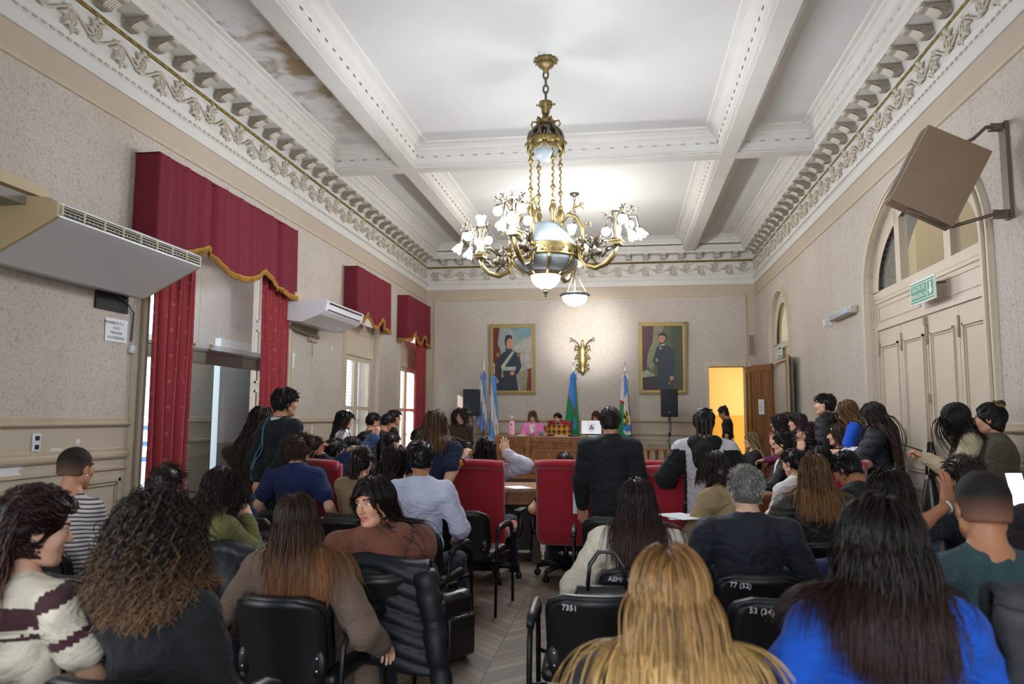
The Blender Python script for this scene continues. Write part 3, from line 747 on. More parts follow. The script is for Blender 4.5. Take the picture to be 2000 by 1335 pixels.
# court wall behind the fanlight, raised to cut the sky light (seen yellow through the glass)
b = MB(); b.span((XR + 2.0, 4, 0), (XR + 2.1, 13.2, 10.0)); b.span((XR + .4, 13.2, 0), (XR + 2.1, 13.3, 10)); b.span((XR + .4, 3.9, 0), (XR + 2.1, 4, 10)); struct(b.build('wall_court', mat('court_yellow', 'F0DCA6', .7)))
# second arch: fanlight over the oak doors
b = MB(); Xa = XR + .10; ya = (AR[0] + AR[1]) / 2; ha = (AR[1] - AR[0]) / 2
b.span((Xa - .05, AR[0], 2.64), (Xa + .05, AR[1], 3.0))
for (p, q, r, s) in ((AR[0] + .14, ya + .6, 2.70, 2.72), (AR[0] + .14, ya + .6, 2.88, 2.90)): b.span((Xa - .065, p, r), (Xa - .05, q, s))
for j in range(28):
    q = []
    for t_ in (j, j + 1):
        A = PI * t_ / 28
        for off in (-.24, 0): q.append((ya - (ha + off) * math.cos(A), 2.98 + (.98 + off * .9) * math.sin(A)))
    vs = [(xx, y, z) for xx in (Xa - .05, Xa + .04) for (y, z) in (q[0], q[1], q[3], q[2])]
    b.add(vs, [(0, 1, 2, 3), (7, 6, 5, 4), (0, 4, 5, 1), (2, 6, 7, 3)])
da = struct(fix_normals(b.build('door_6', M_CREAM)))
MB().grid(lambda u, v: (Xa, ya - (ha - .2) * math.cos(PI * u), 2.98 + .78 * math.sin(PI * u) * v), 20, 3).build('fanlight_glass', mat('frosted_fan', 'B7B08C', .5, alpha=.75), da)
# ================================================================== FIXTURES
M_BRASS = mat('aged_brass', '8F7D52', .4, metal=.8, bump=.15, bscale=70)
M_BRASSD = mat('dark_bronze', '6A6152', .45, metal=.7, bump=.2, bscale=60)
M_FROST = mat('frosted_glass', '98A2A6', .35, alpha=.85, var=.08, vscale=12)
M_BULB = emis('lit_glass', 'F4F8FF', 100)
M_BOWL = emis('lit_bowl', 'FFFFFF', 34)
def leaf_sprig(b, p, d, L, up=(0, 0, 1), mi=0, r=.012):
    p = Vector(p); d = Vector(d).normalized(); u = Vector(up)
    pts = [p, p + d * L * .35 + u * L * .35, p + d * L * .75 + u * L * .5, p + d * L + u * L * .3, p + d * L * .95 + u * L * .12]
    b.tube(pts, [r, r * .9, r * .7, r * .5, r * .15], 5, mi)
    sd = d.cross(u).normalized()
    for k, q in ((1, .35), (2, .28), (2, -.3), (1, -.35)):
        a = pts[k]; b.tube([a, a + sd * L * q * .5 + u * L * .15 + d * L * .1, a + sd * L * q * .8 + u * L * .22 + d * L * .2], [r * .6, r * 1.1, r * .15], 5, mi)
def tulip(b, c, r, h, ax=(0, 0, 1), mi=0, teeth=8):
    # scalloped flower glass
    q = Vector((0, 0, 1)).rotation_difference(Vector(ax).normalized()); n = teeth * 4; vs, fs = [], []
    prof = [(.42, 0), (.5, .15), (.72, .5), (.92, .82), (1.0, 1.0)]
    for i, (rr, zz) in enumerate(prof):
        for j in range(n):
            a = 2 * PI * j / n; z = zz * h; 
            if i == len(prof) - 1: z += .12 * h * math.cos(teeth * a)
            vs.append(Vector(c) + q @ Vector((r * rr * math.cos(a), r * rr * math.sin(a), z)))
    for i in range(len(prof) - 1):
        for j in range(n): fs.append((i * n + j, i * n + (j + 1) % n, (i + 1) * n + (j + 1) % n, (i + 1) * n + j))
    vs.append(Vector(c)); k = len(vs) - 1
    for j in range(n): fs.append((k, (j + 1) % n, j))
    b.add(vs, fs, mi, True)
def chain(b, p0, z1, link, r, mi=0):
    x, y, z = p0; k = 0
    while z - link > z1 - link * .4:
        pts = [(x + (link * .32 * math.cos(a) if k % 2 == 0 else 0), y + (0 if k % 2 == 0 else link * .32 * math.cos(a)), z - link * .5 + link * .62 * math.sin(a)) for a in [2 * PI * i / 12 for i in range(12)]]
        b.tube(pts, r, 6, mi, closed=True); z -= link; k += 1
CX, CYY = -.83, 8.0
ch = empty('chandelier', (CX, CYY, Z_CEIL)); tag(ch, 'large gilded chandelier with four lit arms and a frosted glass globe', 'chandelier')
def cpart(name, b, m, parent=ch):
    return b.build(name, m, parent, None)
b = MB(); b.lathe([(.02, -.16), (.035, -.13), (.05, -.10), (.085, -.085), (.10, -.06), (.07, -.045), (.115, -.03), (.125, -.01), (.06, 0)], n=24)
for k in range(12):
    a = 2 * PI * k / 12; leaf_sprig(b, (.09 * math.cos(a), .09 * math.sin(a), -.045), (math.cos(a), math.sin(a), 0), .05, r=.012)
cpart('canopy', b, M_BRASS)
b = MB(); chain(b, (0, 0, -.14), -.50, .085, .011); cpart('chain', b, M_BRASSD)
b = MB()
b.lathe([(.03, -.66), (.045, -.64), (.05, -.6), (.062, -.55), (.078, -.51), (.07, -.505), (.03, -.5)], n=16)
for k in range(6):
    a = 2 * PI * k / 6; leaf_sprig(b, (.062 * math.cos(a), .062 * math.sin(a), -.56), (math.cos(a), math.sin(a), 0), .045)
b.lathe([(.05, -.80), (.06, -.78), (.11, -.76), (.10, -.73), (.05, -.71), (.035, -.66)], n=20)
for k in range(6):
    a = 2 * PI * k / 6; p = [(.10, -.74), (.15, -.73), (.165, -.77), (.14, -.81), (.12, -.79)]
    b.tube([(r * math.cos(a), r * math.sin(a), z) for r, z in p], [.012, .01, .01, .008, .004], 6)
cpart('crown_cup', b, M_BRASS)
b = MB()
for k in range(12):
    a = 2 * PI * k / 12; p = [(.06, -.80), (.13, -.82), (.185, -.88), (.205, -.95)]
    b.tube([(r * math.cos(a + .12 * i), r * math.sin(a + .12 * i), z) for i, (r, z) in enumerate(p)], .016, 6)
    b.tube([(r * math.cos(a - .12 * i), r * math.sin(a - .12 * i), z) for i, (r, z) in enumerate(p)], .013, 6)
cpart('pierced_dome', b, M_BRASSD)
b = MB(); b.lathe([(.17, -1.04), (.195, -1.03), (.205, -1.0), (.215, -.97), (.20, -.945), (.19, -.955)], n=28)
for k in range(8):
    a0 = 2 * PI * k / 8; b.tube([(.20 * math.cos(a0 + t * PI / 4), .20 * math.sin(a0 + t * PI / 4), -1.03 - .07 * math.sin(PI * t)) for t in [i / 8 for i in range(9)]], .016, 6); b.ball((.215 * math.cos(a0), .215 * math.sin(a0), -1.0), .028, 8, 6)
cpart('garland_ring', b, M_BRASS)
b = MB(); b.lathe([(0, -1.20), (.07, -1.19), (.125, -1.14), (.145, -1.07), (.14, -1.0)], n=24); cpart('upper_globe', b, M_FROST)
for k in range(4):
    a = 2 * PI * k / 4 + .55; b = MB(); ca, sa = math.cos(a), math.sin(a); z = -1.0; pts = []
    for i in range(61):
        t = i / 60; pts.append((ca * .185 + .008 * math.cos(t * 60), sa * .185 + .008 * math.sin(t * 60), -1.0 - .72 * t))
    b.tube(pts, .011, 6)
    for zz in (-1.22, -1.55, -1.72): b.ball((ca * .185, sa * .185, zz), (.03, .03, .03), 10, 6)
    b.lathe([(.012, -1.95), (.03, -1.92), (.03, -1.85), (.045, -1.80), (.03, -1.75), (.012, -1.72)], (ca * .185, sa * .185, 0), 10)
    cpart('twisted_rod', b, M_BRASS)
for k in range(4):   # arched braces from the rods out to the belt
    b = MB(); a = 2 * PI * k / 4 + .55 + PI / 4; ca, sa = math.cos(a), math.sin(a)
    p = [(.19, -1.93), (.27, -1.84), (.36, -1.88), (.425, -2.02), (.43, -2.22)]
    P = [(r * ca, r * sa, z) for r, z in p]; b.tube(P, [.02, .024, .024, .02, .018], 8)
    leaf_sprig(b, P[1], (ca, sa, 0), .17); leaf_sprig(b, P[3], (ca, sa, 0), .10)
    b.ball((.43 * ca, .43 * sa, -2.24), .032, 8, 6); b.lathe([(.005, -2.46), (.022, -2.41), (.018, -2.37), (.03, -2.33), (.014, -2.26)], (.43 * ca, .43 * sa, 0), 10)
    cpart('brace', b, M_BRASS)
b = MB(); b.lathe([(.15, -1.93), (.165, -1.96), (.19, -1.99), (.27, -2.06), (.33, -2.15), (.345, -2.22)], n=28); cpart('upper_glass_dome', b, M_FROST)
b = MB(); b.lathe([(.33, -2.335), (.365, -2.33), (.37, -2.31), (.355, -2.30), (.362, -2.25), (.35, -2.22), (.365, -2.205), (.35, -2.19), (.33, -2.195)], n=40)
for k in range(20):
    a = 2 * PI * k / 20; b.tube([(.366 * math.cos(a + u), .366 * math.sin(a + u), -2.265 + v) for u, v in scroll(0, 0, .035, 1.2, 10, .4, 1 if k % 2 else -1)] if 0 else [((.364) * math.cos(a + p[0] / .36), (.364) * math.sin(a + p[0] / .36), -2.268 + p[1]) for p in scroll(0, 0, .032, 1.2, 10, .4, 1 if k % 2 else -1)], .006, 5)
b.lathe([(.165, -2.52), (.19, -2.515), (.20, -2.495), (.185, -2.475), (.17, -2.48)], n=28)
for k in range(8):
    a = 2 * PI * k / 8 + .2; p = [(.362, -2.33), (.35, -2.38), (.30, -2.44), (.245, -2.475), (.19, -2.5)]
    b.tube([(r * math.cos(a), r * math.sin(a), z) for r, z in p], [.022, .018, .014, .014, .016], 6)
cpart('gilt_belt', b, M_BRASS)
b = MB(); b.lathe([(.175, -2.50), (.24, -2.47), (.30, -2.43), (.345, -2.37), (.355, -2.32)], n=32); cpart('glass_panels', b, M_FROST)
b = MB(); b.lathe([(0, -2.665), (.05, -2.655), (.11, -2.62), (.15, -2.57), (.165, -2.515)], n=28); cpart('lit_bowl', b, M_BOWL)
b = MB(); b.lathe([(0, -2.76), (.012, -2.74), (.008, -2.725), (.03, -2.70), (.036, -2.685), (.025, -2.67), (.04, -2.66), (0, -2.655)], n=12); cpart('finial', b, M_BRASSD)
def ch_arm(a):
    ca, sa = math.cos(a), math.sin(a); tx, ty = -sa, ca
    def P(r, z, t=0): return (r * ca + t * tx, r * sa + t * ty, z)
    b = MB()
    b.tube([P(.38, -2.20), P(.40, -2.34), P(.47, -2.43), P(.58, -2.47), P(.70, -2.43), P(.79, -2.34), P(.82, -2.25)], [.02, .024, .028, .03, .03, .028, .024], 8)
    b.box(P(.82, -2.225), (.11, .11, .03), rot=Matrix.Rotation(a, 3, 'Z')); b.box(P(.82, -2.20), (.14, .14, .015), rot=Matrix.Rotation(a, 3, 'Z'))
    arm = cpart('arm', b, M_BRASS)
    b = MB()
    for (r, z, t, d, L) in ((.47, -2.40, 0, 1, .16), (.60, -2.42, .02, -1, .2), (.66, -2.36, -.02, 1, .16), (.42, -2.22, 0, 1, .13), (.52, -2.25, .04, 1, .15), (.55, -2.25, -.04, -1, .15)):
        leaf_sprig(b, P(r, z, t), (d * ca + t * 8 * tx, d * sa + t * 8 * ty, 0), L, r=.016)
    b.ball(P(.545, -2.20), (.035, .035, .045), 8, 6); b.ball(P(.55, -2.27), (.05, .05, .06), 8, 6); b.ball(P(.60, -2.30), (.06, .05, .04), 8, 6)   # small winged figure
    for s in (-1, 1): b.tube([P(.56, -2.24, s * .04), P(.62, -2.17, s * .09), P(.68, -2.16, s * .12), P(.66, -2.22, s * .11)], [.012, .026, .02, .004], 6)
    b.lathe([(.05, -2.19), (.06, -2.16), (.04, -2.13), (.055, -2.07), (.04, -2.02), (.028, -1.96), (.05, -1.90), (.055, -1.87), (.035, -1.865)], P(.82, 0), 12)
    BR = []
    for (q, rr, z, kind) in ((.9, .17, -2.0, 'g'), (-.9, .17, -2.0, 'g'), (.35, .235, -2.11, 'f'), (-.25, .16, -2.15, 'f'), (2.6, .17, -2.06, 'g')):
        dx, dy = math.cos(a + q), math.sin(a + q); c = Vector(P(.82, 0)); e = c + Vector((dx * rr, dy * rr, z))
        b.tube([c + Vector((dx * .03, dy * .03, -2.05)), c + Vector((dx * rr * .5, dy * rr * .5, -1.93)), c + Vector((dx * rr * .9, dy * rr * .9, -1.93)), e + Vector((0, 0, .06))], [.012, .011, .010, .014], 6)
        leaf_sprig(b, c + Vector((dx * rr * .5, dy * rr * .5, -1.93)), (dx, dy, 0), .12, r=.01); leaf_sprig(b, c + Vector((dx * .04, dy * .04, -1.96)), (dx, dy, 0), .10, r=.01)
        b.lathe([(.03, .03), (.03, .05), (.015, .07)], e, 10); BR.append((e, kind, (dx, dy)))
    b.build('branch_cluster', M_BRASSD, arm)
    t = MB(); tulip(t, P(.82, -1.865), .058, .115); t.build('tulip_shade', M_BULB, arm)
    for e, kind, (dx, dy) in BR:
        g = MB()
        if kind == 'g': g.ball(e, .048, 14, 8)
        else: tulip(g, e + Vector((0, 0, .04)), .055, .10, (dx * .6, dy * .6, -1), teeth=6)
        g.build('glass_shade', M_BULB, arm)
for k in range(4): ch_arm(R_(-107) + k * PI / 2)
for o in ch.children_recursive: pass
# pendant bowl lamp near the far wall
pd = empty('pendant_lamp', (CX, 13.1, Z_CEIL)); tag(pd, 'lit white bowl pendant hanging by thin chains behind the chandelier', 'pendant lamp')
b = MB(); b.lathe([(.02, -.07), (.05, -.05), (.085, -.03), (.09, -.005), (.05, 0)], n=20); b.build('canopy', M_BRASSD, pd)
b = MB(); chain(b, (0, 0, -.06), -1.35, .07, .007); b.build('chain', M_BRASSD, pd)
b = MB()
for k in range(3):
    a = 2 * PI * k / 3 + .3; b.tube([(.02 * math.cos(a), .02 * math.sin(a), -1.36), (.10 * math.cos(a), .10 * math.sin(a), -1.62), (.22 * math.cos(a), .22 * math.sin(a), -1.83)], .006, 6)
b.tube([(0, 0, -1.35), (0, 0, -1.86)], .007, 6); b.build('suspension_rod', M_BRASSD, pd)
b = MB(); b.lathe([(.20, -1.92), (.25, -1.91), (.265, -1.88), (.255, -1.86), (.22, -1.85), (.19, -1.86)], n=32)
for k in range(12):
    a = 2 * PI * k / 12; b.ball((.258 * math.cos(a), .258 * math.sin(a), -1.885), .02, 6, 5)
b.build('rim', mat('verdigris_rim', '6E7E82', .5, metal=.4), pd)
b = MB(); b.lathe([(0, -2.075), (.07, -2.07), (.15, -2.035), (.205, -1.98), (.225, -1.915)], n=32); b.build('glass_bowl', M_BOWL, pd)
# gilt wall sconce
sc_ = empty('wall_sconce', (-.90, YB, 2.52)); tag(sc_, 'ornate gilt wall sconce with two branching arms between the portraits', 'wall lamp')
b = MB()
b.lathe([(0, -.02), (.03, .01), (.06, .06), (.075, .10), (.05, .14), (.065, .2), (.085, .26), (.10, .33), (.09, .42), (.075, .47), (.10, .55), (.085, .62), (.05, .68), (.025, .74), (.035, .78), (.012, .82)], (0, -.045, 0), 14, sy=.5)
for z, L in ((.08, .11), (.18, .10), (.32, .13), (.40, .10), (.52, .14), (.60, .12)):
    for s in (-1, 1): leaf_sprig(b, (s * .05, -.06, z), (s, 0, 0), L, r=.018); b.tube([(s * .06 + s * p[0], -.075, z + p[1]) for p in scroll(.03, 0, .035, 1.2, 10, PI, -s)], .008, 5)
b.build('body', M_BRASS, sc_)
b = MB()
for s in (-1, 1):
    b.tube([(s * .04, -.07, .58), (s * .10, -.11, .72), (s * .18, -.15, .80), (s * .26, -.16, .79), (s * .29, -.16, .75)], [.012, .011, .01, .008, .004], 6)
    leaf_sprig(b, (s * .12, -.12, .74), (s, 0, 0), .10, r=.01); leaf_sprig(b, (s * .2, -.15, .80), (s, 0, 0), .08, r=.009)
b.build('branch_arm', M_BRASSD, sc_)
lamp('pendant_bulb', 'POINT', (CX, 13.1, 3.80), 210, (1, .98, .95), shadow_soft_size=.10)
lamp('wall_glow_spot', 'SPOT', (CX, 13.1, 3.40), 520, (1, .98, .95), to=(-.78, YB, 3.45), spot_size=R_(36), spot_blend=1.0, shadow_soft_size=.2)  # extra spot added for the bright patch on the far wall
# ------------------------------------------------------------------ portraits (generic stand-ins)
M_FRG = mat('gold_frame', '97865C', .45, metal=.3, var=.12, vscale=10); M_FRG2 = mat('bright_gilt', 'C4A04C', .4, metal=.4)
def painting(x0, x1, z0, z1, label, kind):
    W_, H_ = x1 - x0, z1 - z0; o0 = ((x0 + x1) / 2, YB - .03, (z0 + z1) / 2)
    t = empty('framed_portrait', o0); tag(t, label, 'painting'); t.rotation_euler = (R_(3), 0, 0)
    b = MB(); w = .085
    for k, (i0, i1, d) in enumerate(((0, .03, .05), (.03, .065, .075), (.065, w, .045))):
        mi = 1 if k == 2 else 0
        b.span((-W_ / 2 + i0, -d, H_ / 2 - i1), (W_ / 2 - i0, 0, H_ / 2 - i0), mi); b.span((-W_ / 2 + i0, -d, -H_ / 2 + i0), (W_ / 2 - i0, 0, -H_ / 2 + i1), mi)
        b.span((-W_ / 2 + i0, -d, -H_ / 2 + i0), (-W_ / 2 + i1, 0, H_ / 2 - i0), mi); b.span((W_ / 2 - i1, -d, -H_ / 2 + i0), (W_ / 2 - i0, 0, H_ / 2 - i0), mi)
    b.build('frame', [M_FRG, M_FRG2], t)
    cw, chh = W_ - 2 * w, H_ - 2 * w; c = MB(); mats = []; lay = [0]
    def M_(n, h, **k): 
        m = mat('oil_' + n, h, .45, var=.18, vscale=9, **k); 
        if m not in mats: mats.append(m)
        return mats.index(m)
    def shape(pts, m):
        lay[0] += 1; y = -.02 - .0006 * lay[0]
        c.add([((u - .5) * cw, y, (.5 - v) * chh) for u, v in pts], [tuple(range(len(pts)))], m)
    def oval(u, v, ru, rv, m, n=16): shape([(u + ru * math.cos(2 * PI * i / n), v + rv * math.sin(2 * PI * i / n)) for i in range(n)], m)
    if kind == 'uniform':
        shape([(0, 0), (1, 0), (1, 1), (0, 1)], M_('sky', '8C9690')); shape([(.45, 0), (1, 0), (1, .12), (.7, .2)], M_('blue_sky', '6E8E98')); shape([(.3, .75), (.55, .3), (1, .12), (1, .75)], M_('cloud', 'A5A198'))
        shape([(0, 0), (.17, 0), (.12, .25), (.2, .38), (.12, .62), (.1, 1), (0, 1)], M_('red_drape', '5A2622')); shape([(.88, .66), (1, .64), (1, 1), (.86, 1)], M_('red_cloth', '6B2733')); shape([(.66, .7), (.9, .68), (.9, .74), (.86, 1), (.7, 1)], M_('stone', '8D8468'))
        d = M_('navy', '252E3A'); shape([(.2, .42), (.36, .36), (.52, .36), (.68, .42), (.74, .62), (.66, .72), (.6, .75), (.66, 1), (.1, 1), (.08, .8), (.12, .5)], d); shape([(.33, .32), (.48, .32), (.5, .38), (.34, .38)], M_('collar', '2E3A46'))
        sk = M_('flesh', 'B98468'); oval(.42, .235, .085, .095, sk); shape([(.36, .27), (.47, .27), (.46, .34), (.37, .33)], sk)
        h = M_('hair', '2A211C'); shape([(.3, .2), (.33, .13), (.42, .11), (.5, .14), (.5, .18), (.42, .17), (.36, .2), (.35, .32), (.31, .27)], h)
        oval(.395, .225, .012, .006, h, 8); oval(.45, .225, .012, .006, h, 8); shape([(.428, .23), (.44, .265), (.42, .265)], M_('flesh_shade', '94614A')); shape([(.405, .29), (.45, .29), (.43, .3)], M_('lip', '8A4A40'))
        for u in (.12, .67): shape([(u - .05, .40), (u + .05, .40), (u + .045, .46), (u - .045, .46)], M_('epaulette', '8C6B3A'))
        s = M_('sash', 'A9AE9A'); shape([(.5, .37), (.56, .39), (.28, .64), (.2, .62)], s); shape([(.2, .62), (.6, .62), (.58, .68), (.24, .68)], s); shape([(.22, .68), (.26, .68), (.27, .79), (.21, .79)], M_('tassel', '9A8A4E'))
        oval(.5, .72, .06, .035, sk); oval(.11, .85, .045, .035, sk)
    else:
        shape([(0, 0), (1, 0), (1, 1), (0, 1)], M_('green_ground', '525B3C')); shape([(.3, 0), (.55, 0), (.25, .7), (.1, .6)], M_('pale_green', '7C7B60')); shape([(0, 0), (.3, 0), (.26, .25), (.12, .45), (.1, .7), (0, .7)], M_('plum_drape', '54303A'))
        shape([(.7, 0), (1, 0), (1, 1), (.8, 1)], M_('dark_green', '474B38')); shape([(0, .72), (.1, .68), (.3, .75), (.28, .8), (0, .82)], M_('papers', '8E9484')); shape([(0, .8), (.45, .77), (.5, 1), (0, 1)], M_('dark_table', '33282A'))
        d = M_('black_coat', '2F3843'); shape([(.36, .34), (.46, .30), (.62, .30), (.74, .36), (.8, .55), (.78, .75), (.76, 1), (.36, 1), (.38, .6), (.3, .6), (.26, .55)], d); shape([(.3, .58), (.4, .5), (.42, .56), (.34, .62)], d)
        sk = M_('flesh', 'B98468'); oval(.5, .2, .085, .095, sk); h = M_('hair', '2A211C'); shape([(.4, .19), (.41, .13), (.5, .1), (.6, .13), (.63, .2), (.59, .22), (.57, .16), (.44, .15)], h)
        shape([(.43, .25), (.47, .262), (.52, .262), (.58, .2), (.57, .28), (.5, .30), (.45, .29)], M_('beard', '3A2C24')); oval(.465, .19, .012, .006, h, 8); oval(.525, .19, .012, .006, h, 8); shape([(.49, .2), (.5, .235), (.48, .235)], M_('flesh_shade', '94614A'))
        shape([(.44, .3), (.58, .27), (.5, .34), (.44, .38)], M_('linen', 'B9B5A4')); shape([(.44, .31), (.54, .31), (.52, .34), (.45, .34)], h)
        oval(.36, .53, .03, .03, sk); oval(.72, .81, .05, .035, sk); shape([(.62, .88), (.7, .84), (.68, .92)], M_('glove', '8A7A58'))
    c.build('canvas', mats, t)
painting(-3.08, -2.0, 2.07, 3.72, 'gilt-framed portrait of a man in dark uniform with a pale sash', 'uniform')
painting(.37, 1.45, 2.08, 3.72, 'gilt-framed portrait of a bearded man in a black coat', 'coat')
# ------------------------------------------------------------------ pelmets and curtains
M_RED = mat('crimson_valance', '6E1F2E', .95, bump=.08, bscale=120, var=.06, vscale=5)
M_FRINGE = mat('gold_fringe', 'A97B2E', .7, bump=.5, bscale=200)
def curtain_mat():
    m = mat('crimson_brocade', '8A1D29', .75, sheen=.3, bump=.15, bscale=90); T = NT(m)
    tc = T.node('ShaderNodeUVMap'); sep = T.node('ShaderNodeSeparateXYZ'); T.link(tc.outputs[0], sep.inputs[0])
    def mth(op, a, b=None):
        n = T.node('ShaderNodeMath', operation=op)
        for i, v in enumerate((a, b)):
            if v is None: continue
            if isinstance(v, (int, float)): n.inputs[i].default_value = v
            else: T.link(v, n.inputs[i])
        return n.outputs[0]
    v = mth('DIVIDE', sep.outputs['Y'], .13); row = mth('FLOOR', v); fv = mth('SUBTRACT', mth('FRACT', v), .5)
    u = mth('ADD', mth('DIVIDE', sep.outputs['X'], .15), mth('MULTIPLY', mth('MODULO', mth('ABSOLUTE', row), 2.0), .5)); fu = mth('SUBTRACT', mth('FRACT', u), .5)
    r = mth('SQRT', mth('ADD', mth('MULTIPLY', fu, fu), mth('MULTIPLY', fv, fv)))
    ang = mth('ARCTAN2', fv, fu); pet = mth('ADD', .06, mth('MULTIPLY', mth('COSINE', mth('MULTIPLY', ang, 5.0)), .075))
    k = mth('LESS_THAN', r, pet)
    mx = T.node('ShaderNodeMix', data_type='RGBA'); mx.inputs[6].default_value = lin('8A1D29'); mx.inputs[7].default_value = lin('A8763A'); T.link(k, mx.inputs[0]); T.link(mx.outputs[2], T.b.inputs['Base Color'])
    return m
M_CUR = curtain_mat()
def pelmet(y0, y1, label, name='valance', zt=4.08, drop=3.15):
    xf = XL + .25; t = empty('valance', (XL, (y0 + y1) / 2, drop)); tag(t, label, 'valance'); c0 = (XL, (y0 + y1) / 2, drop)
    cusps = [y0 - .28 * (y1 - y0), y0 + .29 * (y1 - y0), y1 - .29 * (y1 - y0), y1 + .28 * (y1 - y0)]
    def zb(y):
        for a, c in zip(cusps[:-1], cusps[1:]):
            if a <= y <= c:
                s = abs(2 * (y - a) / (c - a) - 1); return drop + .20 * s ** 2.2
        return drop
    # outline of the hanging cloth: left return, front, right return
    path = [(XL + .01, y0)] + [(XL + .01 + .24 * i / 6, y0) for i in range(1, 6)]
    n = int((y1 - y0) / .035); seam = [y0 + .32 * (y1 - y0), y1 - .16 * (y1 - y0)]
    for i in range(n + 1):
        y = y0 + (y1 - y0) * i / n; dx = .010 * math.sin(y * 17) + .006 * math.sin(y * 41 + 1)
        for s in seam: dx -= .045 * math.exp(-((y - s) / .035) ** 2)
        path.append((xf + dx, y))
    path += [(XL + .01 + .24 * (1 - i / 6), y1) for i in range(1, 7)]
    b = MB(); K = len(path); nz = 12; vs, fs = [], []
    for j in range(nz + 1):
        for (x, y) in path:
            z0 = zb(min(max(y, y0), y1)); z = z0 + (zt - z0) * j / nz; s = 1 - .6 * (j / nz)
            vs.append((XL + (x - XL) * (1 + .06 * (1 - j / nz)) , y, z))
    for j in range(nz):
        for i in range(K - 1): fs.append((j * K + i, j * K + i + 1, (j + 1) * K + i + 1, (j + 1) * K + i))
    b.add(vs, fs, 0, True); b.span((XL, y0, zt - .02), (xf, y1, zt))
    o = b.build('cloth', M_RED, t, None); o.location = (-c0[0], -c0[1], -c0[2])
    f = MB(); pts = [(XL + (x - XL) * 1.06 + .008, y, zb(min(max(y, y0), y1)) + .005) for (x, y) in path]
    f.tube(pts, .018, 6)
    for i in range(0, len(pts) - 1):
        for s in (0, .5):
            p = Vector(pts[i]).lerp(Vector(pts[i + 1]), s); f.tube([p, p + Vector((.003, 0, -.055))], [.010, .007], 5)
    o = f.build('fringe', M_FRINGE, t); o.location = (-c0[0], -c0[1], -c0[2])
pelmet(6.28, 9.34, 'wide crimson valance with gold fringe over the glazed opening')
pelmet(11.70, 13.50, 'crimson valance above the first shuttered window, beside the white air conditioner')
pelmet(14.70, 16.42, 'crimson valance above the last shuttered window, by the far corner')
def curtain(y0, y1, z0, z1, pleats, label, seed=1, x=XL + .15, taper=0):
    r = random.Random(seed); b = MB(); n = pleats * 14; nz = 22; vs = []; uv = []
    ph = [r.uniform(-.4, .4) for _ in range(pleats + 2)]
    for j in range(nz + 1):
        v = j / nz; z = z0 + (z1 - z0) * v
        for i in range(n + 1):
            u = i / n; a = u * pleats * 2 * PI; sw = .015 * math.sin(v * 4 + u * 5)
            yy = y0 + (y1 - y0) * (u - .5) * (1 - taper * (1 - v)) + (y1 - y0) * .5 + sw
            vs.append((x + (.045 + .012 * (1 - v)) * math.sin(a + ph[int(u * pleats)] * .6) + .012 * math.sin(2 * a + 3 * v), yy + .012 * math.sin(a * 2), z)); uv.append((u * pleats * .26, z))
    fs = [(j * (n + 1) + i, j * (n + 1) + i + 1, (j + 1) * (n + 1) + i + 1, (j + 1) * (n + 1) + i) for j in range(nz) for i in range(n)]
    c0 = (x, (y0 + y1) / 2, z0)
    b.add(vs, fs, 0, True); o = b.build('curtain', M_CUR, None, c0, solid=.006)
    l = o.data.uv_layers.new(name='UVMap')
    for p in o.data.polygons:
        for li in p.loop_indices: l.data[li].uv = uv[o.data.loops[li].vertex_index]
    return tag(o, label, 'curtain', None)
curtain(6.44, 7.12, .03, 3.45, 4, 'red brocade curtain on the near side of the glazed opening', 2)
curtain(8.62, 9.36, .03, 3.45, 4, 'red brocade curtain on the far side of the glazed opening', 3)
curtain(15.62, 16.46, .03, 3.45, 4, 'sunlit red curtain at the last window in the far corner', 5)
lamp('sunbeam', 'SPOT', (-9.2, 13.3, 4.7), 3500, (1, .94, .84), to=(-4.4, 16.3, 1.9), spot_size=R_(22), spot_blend=.1, shadow_soft_size=.05)
# ------------------------------------------------------------------ air conditioners
M_ACW = mat('ac_white', 'D6D6D8', .35); M_ACC = mat('ac_cream', 'B7A47F', .5); M_DK = mat('dark_slot', '23221F', .7); M_GRIL = mat('grille_beige', 'BDB39B', .5)
ac = empty('air_conditioner', (XL, 5.4, 2.7)); tag(ac, 'long old ceiling-type air conditioner with beige side panel above the taped notice', 'air conditioner')
def put(o, t): o.parent = t; o.matrix_parent_inverse = Matrix.Translation(t.location).inverted(); return o
A0, A1 = 4.50, 6.27; xf = XL + .75
b = MB(); prof = [(XL + .02, 2.66), (XL + .02, 2.93), (XL + .45, 3.09), (xf - .08, 3.07), (xf, 3.03), (xf, 2.93), (xf - .05, 2.90), (XL + .2, 2.64)]
b.prism(prof, lambda u, v, w: (u, A0 + .02 + w, v), A1 - A0 - .04, 0); put(b.build('body', M_ACW), ac)
for (y0, y1) in ((A0 - .01, A0 + .02), (A1 - .02, A1 + .005)):
    b = MB(); b.prism([(u, v) for u, v in prof], lambda u, v, w: (u, y0 + w, v), y1 - y0, 0); put(b.build('side_panel', M_ACC), ac)
b = MB(); b.span((xf - .005, A0 + .03, 2.945), (xf + .004, A1 - .03, 3.02)); put(b.build('outlet', M_DK), ac)
b = MB()
for z in (2.96, 2.985, 3.005): b.span((xf, A0 + .03, z - .003), (xf + .012, A1 - .03, z + .003))
for k in range(9): yy = A0 + .03 + (A1 - A0 - .06) * k / 8; b.span((xf, yy - .006, 2.945), (xf + .014, yy + .006, 3.02))
for k in range(36): yy = A0 + .06 + (A1 - A0 - .12) * k / 35; b.span((xf - .002, yy - .002, 2.95), (xf + .006, yy + .002, 2.98))
put(b.build('grille', M_GRIL), ac)
